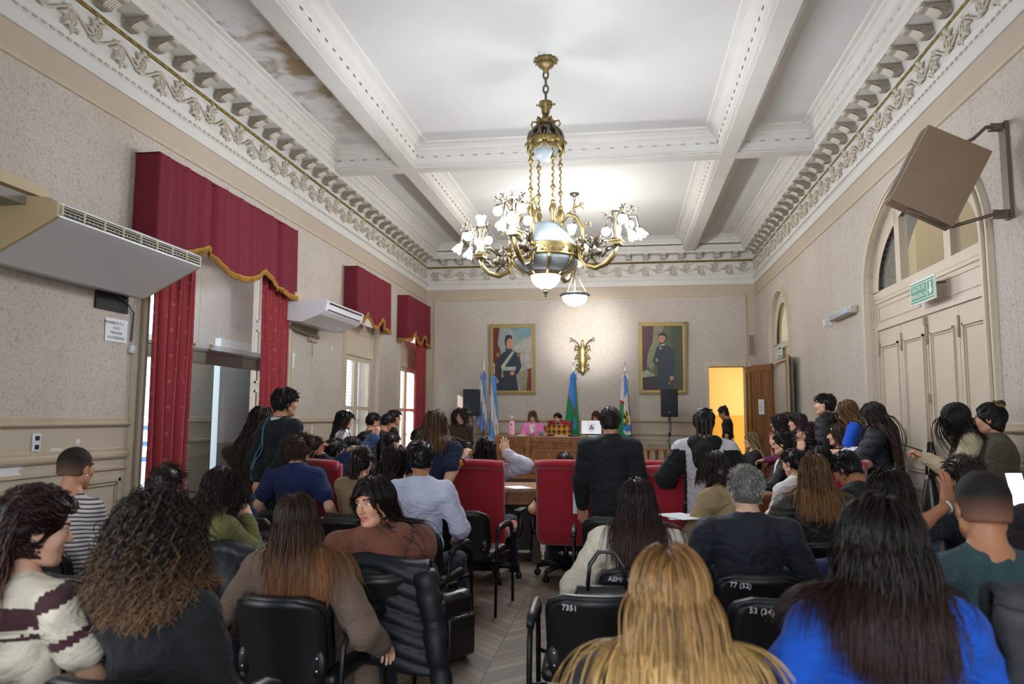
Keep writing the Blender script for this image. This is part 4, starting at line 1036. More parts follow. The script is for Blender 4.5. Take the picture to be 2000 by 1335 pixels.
b = MB(); b.span((XL, A0 - .4, 3.10), (XL + .55, A0 + .12, 3.18), 0); b.span((XL, A0 - .3, 3.02), (XL + .5, A0 + .3, 3.10), 1); put(b.build('mounting_board', [M_ACC, mat('grey_bracket', '8F877C', .5)]), ac)
b = MB(); b.span((XL, A1 - .25, 3.06), (XL + .28, A1 + .03, 3.18), 0); put(b.build('mounting_board', M_ACC), ac)
b = MB(); b.span((XL, 5.85, 2.50), (XL + .02, 6.28, 2.66)); tag(b.build('wall_hole', M_DK), kind='structure')
b = MB(); b.tube([(XL + .05, 6.1, 2.64), (XL + .03, 6.25, 2.6), (XL + .02, 6.36, 2.52), (XL + .012, 6.36, 2.25)], .007, 6); tag(b.build('cable', mat('grey_cable', '4A4845', .6)), 'thin dark cable dropping from the old air conditioner', 'cable')
ac = empty('air_conditioner', (XL, 10.0, 2.8)); tag(ac, 'white split air conditioner with sloped outlet before the first shuttered window', 'air conditioner')
A0, A1 = 9.34, 10.76; xf = XL + .72
prof = [(XL + .02, 2.86), (XL + .02, 3.13), (XL + .45, 3.14), (xf - .04, 3.125), (xf, 3.10), (xf - .035, 2.97), (xf - .10, 2.92), (XL + .35, 2.82)]
b = MB(); b.prism(prof, lambda u, v, w: (u, A0 + w, v), A1 - A0, 0, smooth=False); put(b.build('body', mat('ac_bright', 'E3E4E8', .3)), ac)
b = MB(); e = Vector((-.035, 0, -.13)).normalized()
def fp(y, s): return (xf + .004 - .033 * s, y, 3.10 - .128 * s)
for (s0, s1, y0, y1) in ((.10, .28, A0 + .08, A1 - .08), (.82, .95, A0 + .08, A1 - .08)): b.add([fp(y0, s0), fp(y1, s0), fp(y1, s1), fp(y0, s1)], [(0, 1, 2, 3)])
put(b.build('outlet', M_DK), ac)
b = MB()
for k in range(6): b.box((xf - .22 - .025 * k, (A0 + A1) / 2 + .1, 2.885 - .012 * k), (.014, .8, .006), rot=Matrix.Rotation(R_(20), 3, 'Y'))
put(b.build('intake_grille', M_ACW), ac)
for z_ in (((XL, A0 - .05, 3.13), (XL + .28, A0 + .55, 3.22)), ((XL, A1 - .3, 3.13), (XL + .1, A1 - .02, 3.2))):
    b = MB(); b.span(*z_); put(b.build('mounting_board', M_ACC), ac)
b = MB(); b.tube([(XL + .06, A0 + .05, 2.80), (XL + .06, 10.62, 2.74)], .025, 10); b.tube([(XL + .05, 10.4, 2.70), (XL + .04, 10.45, 2.45)], .008, 6); b.span((XL + .002, 10.35, 2.66), (XL + .04, 10.62, 2.8)); tag(b.build('drain_pipe', mat('beige_pipe', 'A89C86', .5)), 'beige pipe along the wall under the white air conditioner', 'pipe')
# ------------------------------------------------------------------ small wall things
ins = at_x(226, 645, XL)
sheet('wall_notice', (XL + .004, ins[1], ins[2]), (0, 1, 0), (0, -.03, 1), .30, .215, ['PROHIBIDO TOCAR', 'SOLO', 'PERSONA', 'AUTORIZADA'], .036, 'white notice PROHIBIDO TOCAR taped under the old air conditioner', curl=.02)
p = at_x(568, 703, XL)
sheet('wall_notice', (XL + .004, p[1] - .02, p[2]), (0, 1, 0), (0, .03, 1), .24, .215, ['PROHIBIDO TOCAR', 'SOLO', 'PERSONA', 'AUTORIZADA'], .028, 'white notice partly hidden beside the far red curtain', curl=.03)
p = at_x(69, 864, XL); ob = empty('wall_socket', tuple(p)); tag(ob, 'white wall socket plate with two black inserts on the left dado', 'socket')
b = MB(); b.rbox((.008, 0, 0), (.016, .085, .145), .007, 3); b.build('plate', mat('white_plastic', 'DCDDE2', .35), ob)
b = MB()
for z in (.035, -.035): b.span((.015, -.022, z - .018), (.018, .022, z + .018))
b.build('insert', mat('navy_insert', '1C2138', .4), ob)
p = at_x(608, 840, XL); b = MB(); b.rbox((.008, 0, 0), (.016, .05, .13), .007, 3); o = b.build('wall_switch', mat('white_plastic', 'DCDDE2', .35)); o.location = p; tag(o, 'small blank white plate on the dado by the first shuttered window', 'switch')
p = at_x(255, 682, XL); b = MB(); b.rbox((.02, 0, 0), (.04, .07, .075), .006, 2); o = b.build('junction_box', mat('white_plastic', 'DCDDE2', .35)); o.location = p; tag(o, 'white junction box at the foot of the vertical cable duct', 'junction box')
p = at_x(256, 565, XL); b = MB(); b.rbox((.02, 0, 0), (.045, .13, .075), .006, 2, 0); b.span((.043, -.055, .0), (.045, .055, .03), 1); o = b.build('control_box', [mat('white_plastic', 'DCDDE2', .35), mat('navy_insert', '1C2138', .4)]); o.location = p; tag(o, 'small white control box with dark label below the wall hole', 'control box')
p = at_x(259, 680, XL); b = MB(); b.span((0, -.016, 0), (.02, .016, .75)); o = b.build('cable_duct', mat('white_plastic', 'DCDDE2', .35)); o.location = (p[0], p[1] + .01, p[2] + .03); tag(o, 'white cable duct running up beside the glazed opening', 'cable duct')
# emergency exit sign over the double door
M_GRN = mat('sign_green', '2E8B6A', .45); M_SW = mat('sign_white', 'E4EAE8', .5)
sg = empty('exit_sign', (XR - .06, 7.63, 2.80)); tag(sg, 'green sign reading SALIDA DE EMERGENCIA with a down arrow', 'sign')
b = MB(); b.span((-.006, -.30, -.115), (.006, .30, .115), 0); fm = frame_m((-.008, 0, 0), (0, -1, 0), (0, 0, 1)); b.M = fm
def rect(x0, x1, y0, y1, z, mi): b.add([(x0, y0, z), (x1, y0, z), (x1, y1, z), (x0, y1, z)], [(0, 1, 2, 3)], mi)
rect(-.285, .285, -.10, .10, .0005, 1); rect(-.278, .118, -.082, .082, .0010, 0); rect(-.270, .110, -.074, .074, .0015, 1); rect(.126, .278, -.082, .082, .0010, 0); rect(.134, .270, -.074, .074, .0015, 1)
b.add([(.185, .06, .003), (.219, .06, .003), (.219, -.01, .003), (.25, -.01, .003), (.202, -.064, .003), (.154, -.01, .003), (.185, -.01, .003)], [(0, 6, 5, 4, 3, 2, 1)], 0)
b.M = None; text_mesh('SALIDA DE', .066, b, fm @ Matrix.Translation((-.08, .034, .003)), 0, .0005); text_mesh('EMERGENCIA', .062, b, fm @ Matrix.Translation((-.08, -.036, .003)), 0, .0005)
b.build('panel', [M_SW, M_GRN], sg)
b = MB()
for yy in (-.2, .2): b.tube([(0, yy, .05), (.14, yy, .05)], .008, 6)
b.build('bracket', M_DKW, sg)
p = at_x(1526, 684, XR - .02); sg = empty('exit_sign', (XR - .03, 14.4, 2.80)); tag(sg, 'small green and white exit plate above the open oak doors', 'sign')
b = MB(); b.span((-.005, -.16, -.10), (.005, .16, .10), 0); b.span((-.008, -.15, .04), (-.004, .15, .09), 1); b.span((-.008, -.15, -.09), (-.004, .15, -.06), 1); fm = frame_m((-.009, 0, -.01), (0, -1, 0), (0, 0, 1)); text_mesh('SALIDA', .07, b, fm, 1, .0005); b.build('panel', [M_SW, M_GRN], sg)
b = MB(); b.tube([(0, 0, .05), (.10, 0, .05)], .008, 6); b.build('bracket', M_DKW, sg)
el = empty('emergency_light', (XR, 10.3, 2.95)); tag(el, 'grey emergency light fixture on the right wall past the fanlight door', 'emergency light')
b = MB(); b.rbox((-.05, 0, 0), (.10, .95, .10), .015, 2); b.build('housing', mat('fixture_grey', 'B9B3A8', .5), el)
b = MB(); b.rbox((-.105, 0, -.01), (.03, .86, .07), .01, 2); b.build('tube_cover', mat('fixture_lens', 'A9B6C2', .25), el)
b = MB(); b.rbox((-.02, 1.0, 0), (.04, .10, .10), .008, 2); b.tube([(-.02, .95, -.05), (-.03, .8, -.09), (-.03, .6, -.06), (-.02, .48, -.02)], .005, 5); b.build('socket', mat('white_plastic', 'DCDDE2', .35), el)
b = MB(); b.span((2.80, YB - .03, 2.93), (2.95, YB, 3.42), 0); b.span((2.815, YB - .036, 2.945), (2.935, YB - .03, 3.405), 1); o = b.build('wall_speaker', [M_CREAM, mat('taupe_grille', '8B7B6B', .9, bump=.3, bscale=200)], origin=None); tag(o, 'narrow taupe speaker panel in the right corner of the far wall', 'speaker')
# hanging cabinet on wall bracket, top right
hc = empty('hanging_cabinet', (2.45, 6.0, 3.42)); tag(hc, 'tilted brown flat cabinet hung on arms near the fanlight door', 'cabinet')
Rt = Matrix.Rotation(R_(28), 3, 'Y')
b = MB(); b.rbox((0, 0, 0), (.50, .15, .66), .008, 2, 0, rot=Rt); b.build('case', mat('brown_board', '8A735C', .6, var=.04), hc)
b = MB(); b.box(Rt @ Vector((-.255, 0, 0)), (.012, .145, .65), 0, rot=Rt)
b.box(Rt @ Vector((-.264, 0, 0)), (.006, .11, .60), 1, rot=Rt); b.build('front_frame', [mat('pale_trim', 'A3937F', .5), mat('grained_panel', '6F6258', .6, bump=.4, bscale=30, stretch=(1, 1, .2))], hc)
b = MB(); M_STEEL = mat('bracket_steel', '6D6157', .5, metal=.5)
b.tube([Rt @ Vector((.05, 0, .33)), Rt @ Vector((.1, 0, .40)), (.38, .02, .40), (XR - 2.45, .05, .40)], .014, 8); b.tube([Rt @ Vector((.20, -.05, -.335)), Rt @ Vector((-.1, -.05, -.34))], .014, 8); b.tube([Rt @ Vector((.25, .0, -.31)), (.42, .02, -.29), (XR - 2.45, .05, -.29)], .014, 8)
b.span((XR - 2.45 - .03, .0, -.33), (XR - 2.45, .10, .44)); b.span((XR - 2.45 - .12, .02, .38), (XR - 2.45, .08, .43)); b.span((XR - 2.45 - .14, .02, -.32), (XR - 2.45, .08, -.26)); b.build('bracket_arm', M_STEEL, hc)
# ================================================================== FURNITURE
M_OAK = wood('council_oak', '6B3E1A', '9C632E', (2.2, 2.2, .5), .5, .05); M_OAKD = wood('dark_walnut', '32211A', '4C3326', (4, 4, 1), .4, .25); M_OAKT = wood('desk_top_wood', '7E5633', 'A67A4E', (1.2, 5, 5), .3, .4)
M_RC = mat('red_upholstery', '9E1226', .85, sheen=.5, bump=.35, bscale=260, var=.08, vscale=30); M_BLKP = mat('black_plastic', '131315', .42, spec=.5); M_BLKV = mat('black_vinyl', '111113', .38, bump=.12, bscale=160, spec=.5); M_BLKM = mat('black_tube', '141416', .35, metal=.3)
# dais
b = MB(); b.span((-4.0, 14.62, 0), (1.85, YB, .33)); struct(b.build('floor_dais', mat('dais_boards', '3A2A20', .5)))
dd = empty('dais_desk', (-1.3, 14.9, .33)); tag(dd, 'long panelled oak desk on the dais with raised side sections', 'desk'); P_ = lambda o: put(o, dd)
b = MB(); b.span((-2.51, 14.72, .33), (-.05, 14.78, 1.14)); b.span((-2.51, 14.78, .33), (-2.45, 15.35, 1.14)); b.span((-.11, 14.78, .33), (-.05, 15.35, 1.14))
for (x0, x1) in ((-2.45, -1.93), (-1.83, -.75), (-.65, -.12)):
    for (z0, z1, w, d) in ((.94, 1.10, .02, .018), (.44, .90, .03, .022), (.98, 1.06, .012, .026)):
        i = 0 if z0 < .97 else .05
        for (p, q, r, s) in ((x0 + i, x1 - i, z0, z0 + w), (x0 + i, x1 - i, z1 - w, z1), (x0 + i, x0 + i + w, z0, z1), (x1 - i - w, x1 - i, z0, z1)): b.span((p, 14.72 - d, r), (q, 14.72, s))
b.span((-2.53, 14.69, .33), (-.03, 14.72, .42))
P_(b.build('front_panel', M_OAK))
for x in (-2.50, -1.88, -.70, -.08):
    b = MB(); b.span((x - .045, 14.68, .33), (x + .045, 14.80, 1.17)); b.add([(x - .045, 14.68, 1.17), (x + .045, 14.68, 1.17), (x + .045, 14.8, 1.17), (x - .045, 14.8, 1.17), (x, 14.74, 1.215)], [(0, 1, 4), (1, 2, 4), (2, 3, 4), (3, 0, 4)]); P_(b.build('post', M_OAK))
b = MB(); b.span((-2.53, 14.70, 1.14), (-.03, 15.42, 1.17)); P_(b.build('desk_top', M_OAKT))
def balustrade(x0, x1, label):
    t = empty('balustrade', ((x0 + x1) / 2, 14.7, .33)); tag(t, label, 'railing')
    b = MB(); b.span((x0, 14.66, .91), (x1, 14.74, .95)); put(b.build('handrail', M_OAK), t)
    b = MB(); b.span((x0, 14.67, .36), (x1, 14.73, .55)); b.span((x0, 14.66, .55), (x1, 14.74, .575)); put(b.build('bottom_rail', M_OAK), t)
    n = max(2, round((x1 - x0) / .165))
    for k in range(n):
        x = x0 + (k + .5) * (x1 - x0) / n
        b = MB(); b.lathe([(.035, .575), (.035, .60), (.022, .66), (.02, .72), (.03, .82), (.038, .88), (.04, .91)], (x, 14.7, 0), 4, smooth=False); put(b.build('baluster', M_OAK), t)
    for x in (x0, x1):
        b = MB(); b.span((x - .035, 14.665, .33), (x + .035, 14.735, 1.03)); put(b.build('newel_post', M_OAK), t)
balustrade(-3.75, -2.62, 'oak railing on the dais left of the long desk'); balustrade(.08, 1.22, 'oak railing on the dais right of the long desk')
# council desks
def desk(c, rz, w, d, label, h=.79):
    t = empty('council_desk', (c[0], c[1], 0), rz); tag(t, label, 'desk')
    b = MB(); b.span((-w / 2, -d / 2, h - .03), (w / 2, d / 2, h)); b.span((-w / 2 + .02, -d / 2 + .02, h - .045), (w / 2 - .02, d / 2 - .02, h - .03)); b.build('desk_top', M_OAKT, t)
    b = MB(); b.span((-w / 2 + .03, -d / 2 + .03, h - .14), (w / 2 - .03, d / 2 - .03, h - .045)); b.span((-w / 2 + .005, -d / 2 + .005, h - .165), (w / 2 - .005, d / 2 - .005, h - .14)); b.build('apron', M_OAK, t)
    b = MB(); b.span((-w / 2 + .05, d / 2 - .09, .03), (w / 2 - .05, d / 2 - .05, h - .165)); b.build('modesty_panel', M_OAKD, t)
    for sx in (-1, 1):
        b = MB(); x = sx * (w / 2 - .045); b.span((x - .04, -d / 2 + .04, .0), (x + .04, d / 2 - .04, h - .165)); b.span((x - .05, -d / 2 + .03, 0), (x + .05, d / 2 - .03, .14)); b.span((x - .05, -d / 2 + .03, .33), (x + .05, d / 2 - .03, .38)); b.build('pedestal', M_OAKD, t)
    return t
desk((-1.52, 8.18), .16, 1.2, .8, 'wooden council desk in front of the left central red chair')
desk((-.18, 8.22), -.04, 1.26, .8, 'wooden council desk in front of the right central red chair')
desk((1.0, 7.92), .55, 1.1, .75, 'wooden council desk before the person in the two-tone hoodie')
desk((1.22, 9.35), R_(90) - .05, 1.9, .62, 'wooden council desk covered in papers along the right row'); desk((1.10, 11.35), R_(90) - .05, 1.9, .62, 'wooden council desk near the blond woman in black')
desk((-2.30, 8.05), R_(-90) + .12, 1.5, .62, 'wooden council desk in front of the raised blue sleeve'); desk((-2.18, 9.75), R_(-90) + .08, 1.7, .62, 'wooden council desk in front of the red and white jersey')
# chairs -------------------------------------------------------------
def make_red_chair():
    t = empty('red_office_chair')
    b = MB(); Rb = Matrix.Rotation(R_(7), 3, 'X')
    def bk(u, v):   # padded back: front and rear faces wrapped
        return None
    n = 16; prof = []
    W2, H0, H1 = .275, .36, 1.12
    ring = []
    nz = 18; vs, fs = [], []
    for j in range(nz + 1):
        v = j / nz; z = H0 + (H1 - H0) * v
        w = W2 * (.97 if v > .12 else .80 + .17 * math.sqrt(v / .12)); w *= 1 - .02 * math.sin(PI * v)
        yb = -.30 - .02 * math.sin(PI * v) - .10 * (v - .2)
        th = .085 * (1 if .06 < v < .93 else .75)
        if v > .9: th += .03
        for i in range(n):
            a = 2 * PI * i / n; ex = .35
            cx_, sy_ = math.cos(a), math.sin(a)
            px = w * math.copysign(abs(cx_) ** ex, cx_); py = th / 2 * math.copysign(abs(sy_) ** .6, sy_)
            vs.append((px, yb + py - .03 * (1 - (px / W2) ** 2), z))
    for j in range(nz):
        for i in range(n): fs.append((j * n + i, j * n + (i + 1) % n, (j + 1) * n + (i + 1) % n, (j + 1) * n + i))
    fs.append(tuple(range(n - 1, -1, -1))); fs.append(tuple(nz * n + i for i in range(n)))
    b.add(vs, fs, 0, True); b.tube([(-W2 * .96, -.43, 1.105), (-W2 * .5, -.45, 1.115), (0, -.455, 1.118), (W2 * .5, -.45, 1.115), (W2 * .96, -.43, 1.105)], .045, 10)
    b.build('backrest', M_RC, t)
    b = MB(); b.rbox((0, -.02, .47), (.52, .52, .13), .055, 4); b.build('seat', M_RC, t)
    b = MB(); b.lathe([(.05, .08), (.05, .18), (.03, .18), (.03, .40), (.12, .40), (.14, .42)], n=16); b.build('gas_lift', M_BLKP, t)
    b = MB()
    for k in range(5):
        a = 2 * PI * k / 5 + .3; ca, sa = math.cos(a), math.sin(a)
        b.tube([(.03 * ca, .03 * sa, .13), (.18 * ca, .18 * sa, .125), (.30 * ca, .30 * sa, .09)], [.035, .03, .022], 8)
    b.build('star_base', M_BLKP, t)
    for k in range(5):
        a = 2 * PI * k / 5 + .3; ca, sa = math.cos(a), math.sin(a); b = MB()
        b.tube([(.30 * ca, .30 * sa, .09), (.30 * ca, .30 * sa, .05)], .012, 6)
        for s in (-1, 1): b.lathe([(.0, -.009), (.028, -.009), (.03, 0), (.028, .009), (0, .009)], (.30 * ca - s * .016 * sa, .30 * sa + s * .016 * ca, .03), 12, axis=(-sa, ca, 0))
        b.build('caster', M_BLKP, t)
    for s in (-1, 1):
        b = MB(); b.tube([(s * .20, -.02, .42), (s * .31, -.02, .43), (s * .325, -.02, .5), (s * .32, -.02, .64)], .02, 8, flat=1.5); b.rbox((s * .315, .02, .655), (.075, .27, .035), .015, 3); b.build('armrest', M_BLKP, t)
    return t
RC0 = make_red_chair(); used_rc = [False]
def red_chair(x, y, rz, label, z=0):
    t = RC0 if not used_rc[0] else copy_tree(RC0); used_rc[0] = True
    t.location = (x, y, z); t.rotation_euler = (0, 0, rz); tag(t, label, 'chair', 'red high-backed council chairs'); return t
def make_black_chair():
    t = empty('black_armchair')
    b = MB(); n = 14; nz = 12
    def shell(y_off, th, W2, z0, z1, corner, mi, bm):
        vs, fs = [], []; rows = []
        for j in range(nz + 1):
            v = j / nz; z = z0 + (z1 - z0) * v; e = min(v, 1 - v) * (z1 - z0)
            w = W2 - (corner - math.sqrt(max(0, corner ** 2 - (corner - e) ** 2)) if e < corner else 0)
            w *= .94 + .06 * v
            for i in range(n + 1):
                u = -1 + 2 * i / n; x = w * u
                y = y_off - .07 * (1 - (x / W2) ** 2) - .10 * (v - .3) + .012 * math.sin(PI * v)
                vs.append((x, y, z))
        m_ = len(vs)
        vs += [(x * .985, y - th, z) for (x, y, z) in vs]
        K = n + 1
        for j in range(nz):
            for i in range(n): a = j * K + i; fs.append((a, a + 1, a + K + 1, a + K)); fs.append((m_ + a + K, m_ + a + K + 1, m_ + a + 1, m_ + a))
        bd = [i for i in range(n)] ; 
        for i in range(n): fs.append((i + 1, i, m_ + i, m_ + i + 1)); q = nz * K + i; fs.append((q, q + 1, m_ + q + 1, m_ + q))
        for j in range(nz): q = j * K; fs.append((q, q + K, m_ + q + K, m_ + q)); r = j * K + n; fs.append((r + K, r, m_ + r, m_ + r + K))
        bm.add(vs, fs, mi, True)
    shell(-.155, .045, .215, .44, .81, .09, 0, b); b.build('backrest', M_BLKV, t)
    b = MB(); shell(-.202, .016, .205, .40, .80, .10, 0, b)
    bs = b.build('back_shell', M_BLKP, t)
    b = MB()
    for s in (-1, 1): b.ball((s * .155, -.245, .545), (.035, .012, .06), 14, 8)
    b2 = MB()
    for s in (-1, 1):
        p = MB(); p.ball((s * .165, -.232, .53), (.036, .014, .06), 14, 8); br = p.build('bracket_cover', M_BLKP, bs)
        q = MB(); q.ball((s * .168, -.247, .555), (.006, .004, .006), 8, 6); q.ball((s * .168, -.247, .505), (.006, .004, .006), 8, 6); tag(q.build('screw', mat('bright_screw', 'C9C9CC', .25, metal=.9), bs), kind='stuff')
    b = MB(); b.rbox((0, .03, .445), (.46, .45, .07), .03, 4); b.build('seat', M_BLKV, t)
    for s in (-1, 1):
        b = MB(); x = s * .275
        b.tube([(x, -.26, .0), (x, -.24, .50), (x, -.225, .60), (x, -.19, .645), (x, -.12, .66), (x, .14, .655), (x, .20, .635), (x, .235, .58), (x, .25, .48), (x, .28, 0)], .0125, 8)
        b.tube([(x, -.245, .42), (s * .2, -.23, .42)], .011, 6); b.tube([(x, .252, .42), (s * .18, .2, .41)], .011, 6); b.build('side_frame', M_BLKM, t)
        a = MB(); a.tube([(x, -.20, .65), (x, -.12, .672), (x, .02, .675), (x, .14, .668), (x, .21, .64), (x, .235, .60)], [.018, .022, .024, .024, .022, .018], 10, flat=1.15); a.build('arm_pad', M_BLKP, t)
    return t
BC0 = make_black_chair(); used_bc = [False]
M_MARK = mat('white_marker', 'C9CCD0', .7)
def black_chair(x, y, rz, label, mark=None):
    t = BC0 if not used_bc[0] else copy_tree(BC0); used_bc[0] = True
    t.location = (x, y, 0); t.rotation_euler = (0, 0, rz); tag(t, label, 'chair', 'black vinyl armchairs in the audience rows')
    if mark:
        b = MB(); fm = frame_m((-.10, -.336, .765), (1, -.30, 0), (0, -.25, 1)); text_mesh(mark, .034, b, fm, 0, .004); m = b.build('painted_mark', M_MARK, t)
    return t
def chair_at(px, py, rz, label, mark=None, dz=.81):
    p = at_z(px, py, dz); r = Vector((0, .215, 0)); c, s = math.cos(rz), math.sin(rz)
    return black_chair(p[0] - s * .25, p[1] + c * .25, rz, label, mark)
def handbag(loc, rz, w, h, d, label, name='handbag', m=None, strap=.18, cat='bag'):
    m = m or mat('black_leather', '161618', .3, bump=.2, bscale=50, spec=.6)
    t = empty(name, loc, rz); tag(t, label, cat)
    b = MB()
    vs, fs = [], []; n = 20; nz = 8
    for j in range(nz + 1):
        v = j / nz; kw = 1 - .22 * v ** 2; kd = 1 - .65 * v ** 1.5
        for i in range(n):
            a = 2 * PI * i / n; ca, sa = math.cos(a), math.sin(a)
            vs.append((w / 2 * kw * math.copysign(abs(ca) ** .5, ca), d / 2 * kd * math.copysign(abs(sa) ** .6, sa) + .006 * math.sin(5 * a + 4 * v), h * v))
    for j in range(nz):
        for i in range(n): fs.append((j * n + i, j * n + (i + 1) % n, (j + 1) * n + (i + 1) % n, (j + 1) * n + i))
    fs.append(tuple(range(n - 1, -1, -1))); fs.append(tuple(nz * n + i for i in range(n))); b.add(vs, fs, 0, True); b.build('bag_body', m, t)
    for s in (-1, 1):
        b = MB(); b.tube([(-w * .25, s * d * .16, h * .95), (-w * .22, s * d * .12, h + strap * .6), (-w * .1, s * d * .06, h + strap), (w * .1, s * d * .06, h + strap), (w * .22, s * d * .12, h + strap * .6), (w * .25, s * d * .16, h * .95)], .009, 8); b.build('strap', m, t)
    return t
# loudspeakers on tripods
def pa_speaker(x, label_s, label_t):
    Y = 16.0
    t = empty('loudspeaker', (x, Y, 1.57)); tag(t, label_s, 'speaker')
    b = MB(); b.rbox((0, 0, .29), (.345, .30, .585), .02, 3); b.build('cabinet', M_BLKP, t)
    b = MB(); b.rbox((0, -.152, .30), (.31, .012, .53), .006, 2); b.build('grille', mat('speaker_grille', '20242C', .6, bump=.4, bscale=400), t)
    b = MB(); b.span((-.03, -.16, .085), (.02, -.157, .095)); b.build('badge', mat('badge_silver', 'B9BEC6', .4), t)
    s = empty('speaker_stand', (x, Y, .33)); tag(s, label_t, 'stand')
    b = MB(); b.tube([(0, 0, .12), (0, 0, 1.24)], .019, 10); b.build('pole', mat('stand_grey', '7D8187', .4, metal=.5), s)
    b = MB(); b.lathe([(.02, .38), (.045, .40), (.045, .47), (.02, .49)], n=12); b.tube([(.04, 0, .43), (.10, 0, .43)], .012, 6); b.lathe([(.02, .84), (.032, .85), (.032, .90), (.02, .91)], n=10); b.build('collar', M_BLKP, s)
    for k in range(3):
        a = 2 * PI * k / 3 + .7; b = MB(); b.tube([(.03 * math.cos(a), .03 * math.sin(a), .42), (.46 * math.cos(a), .46 * math.sin(a), .02)], .013, 8); b.tube([(.02 * math.cos(a), .02 * math.sin(a), .14), (.25 * math.cos(a), .25 * math.sin(a), .21)], .009, 6); b.build('leg', M_BLKM, s)
    b = MB(); b.tube([(.02, -.02, 1.2), (.035, -.02, 1.0), (.0, -.035, .85), (-.035, -.02, .7), (.02, -.035, .55), (.06, -.03, .3), (.15, -.1, .02)], .007, 6); b.build('cable', M_BLKP, s)
pa_speaker(-3.30, 'black loudspeaker beside the striped flags, left of the far wall', 'tripod stand under the left black loudspeaker'); pa_speaker(.985, 'black loudspeaker in front of the portrait of the bearded man', 'tripod stand under the right black loudspeaker')
# flags on poles -----------------------------------------------------------
M_FB = mat('flag_sky_blue', '6FA3D8', .8, bump=.1, bscale=200); M_FW = mat('flag_white', 'DDDCD6', .8); M_FG = mat('flag_green', '2A8A57', .75); M_FR = mat('flag_red', 'B3242C', .8); M_FY = mat('flag_yellow', 'E3C21F', .75); M_FK = mat('flag_black', '17181A', .8); M_FB2 = mat('flag_blue', '4A8CD6', .75)
def flag(x, y, z0, ztip, zb, colour, label, w0=.05, w1=.22, skew=-.05, lean=0, mats=None, seed=0, wood_=True):
    t = empty('flag', (x, y, z0)); tag(t, label, 'flag')
    b = MB(); b.tube([(0, 0, .05), (lean, 0, ztip - z0 - .28)], .015, 8, 0); b.build('pole', M_OAKD if wood_ else M_STEEL, t)
    b = MB(); L = ztip - z0; b.lathe([(.012, L - .30), (.02, L - .27), (.012, L - .24), (.016, L - .16), (.006, L - .12), (.022, L - .09), (0, L)], (lean, 0, 0), 10); b.tube([(lean, 0, L - .17), (lean - .05, 0, L - .15), (lean - .06, 0, L - .12)], .005, 6); b.build('spearhead', mat('chrome', 'C9CDD2', .2, metal=.9), t)
    b = MB(); b.lathe([(.16, 0), (.15, .02), (.05, .05), (.03, .12), (.02, .12)], n=20); b.build('stand', M_BRASSD, t)
    b = MB(); nu, nv = 26, 44; zt = ztip - .34; vs, fs, mi = [], [], []
    r = random.Random(seed)
    for j in range(nv + 1):
        v = j / nv; z = zt + (zb - zt) * v; w = w0 + (w1 - w0) * min(1, v * 1.15) ** .8
        for i in range(nu + 1):
            u = i / nu; cxx = lean * (z - z0) / L + skew * v
            xx = cxx + w * (u - .5) * 2 * (1 if u < .5 else .72); zz = z - .10 * (1 - abs(2 * u - 1)) * v - (.16 * u * v)
            yy = -.02 + .035 * math.sin(u * 6 * PI + v * 1.3) * (.3 + v) - .05 * math.sin(PI * u) * v
            vs.append((xx, yy, zz - z0))
    for j in range(nv):
        for i in range(nu): fs.append((j * (nu + 1) + i, j * (nu + 1) + i + 1, (j + 1) * (nu + 1) + i + 1, (j + 1) * (nu + 1) + i)); mi.append(colour((i + .5) / nu, (j + .5) / nv))
    for f, m in zip(fs, mi): pass
    b.add(vs, fs, 0, True); b.mi = mi
    for s in (-1, 1): b.tube([(lean, -.02, zt - z0 + .03), (lean + s * .05, -.05, zt - z0 - .02), (lean + s * .07, -.05, zt - z0 - .13)], [.012, .02, .01], 6, mi[0])
    b.build('cloth', mats, t, solid=.004)
    return t
def arg(u, v):
    s = v * 1.0 - (u - .5) * .55
    if (u - .55) ** 2 / .006 + (v - .52) ** 2 / .0011 < 1: return 2
    return 0 if s < .33 else (1 if s < .62 else 0)
def arg2(u, v):
    s = v + (u - .5) * -.5
    if (u - .70) ** 2 / .010 + (v - .60) ** 2 / .0010 < 1: return 2
    return 0 if s < .30 else (1 if s < .66 else 0)
M_SUN = mat('flag_sun', 'C9A23A', .7)
flag(-3.07, 16.2, .33, 2.85, 1.42, arg, 'sky-blue and white flag with a sun, front one beside the loudspeaker', skew=-.03, mats=[mat('flag_faded_blue', '7C93C6', .8), M_FW, M_SUN], w1=.14, seed=1)
flag(-2.86, 16.32, .33, 2.78, .72, arg2, 'taller sky-blue and white flag with a sun, next to the dais desk', skew=.04, mats=[M_FB, M_FW, M_SUN], w1=.15, seed=2)
def pba(u, v):
    if u > .82: return 1
    s = v + (u - .4) * -.28
    if .40 < s < .425: return 2
    if s <= .40: return 0
    if u > .58 and (math.sin(v * 55) * .5 + math.sin(v * 23) > -.2) and .52 < s < .92: return 0
    return 1
flag(-1.06, 16.2, .33, 2.83, 1.02, pba, 'blue and green flag with a red line behind the bearded man', skew=-.02, mats=[M_FB2, M_FG, M_FR], w1=.20, seed=3, wood_=False)
def mun(u, v):
    s = v + (u - .4) * .2
    if u > .80 and v < .55: return 6
    if v < .36: return 0 if s < .30 and u > .35 else 1
    if .30 < s < .33: return 2
    if v < .40 and u < .4: return 2
    if u < .30: return 3
    if .42 < v < .74:
        if (u - .55) ** 2 / .05 + (v - .58) ** 2 / .011 < 1:
            a = math.atan2((v - .58) * 2.2, u - .55); return 4 if int((a + PI) / (PI / 4)) % 2 else 5
        return 1 if v < .66 else 0
    if v < .80: return 1
    return 3
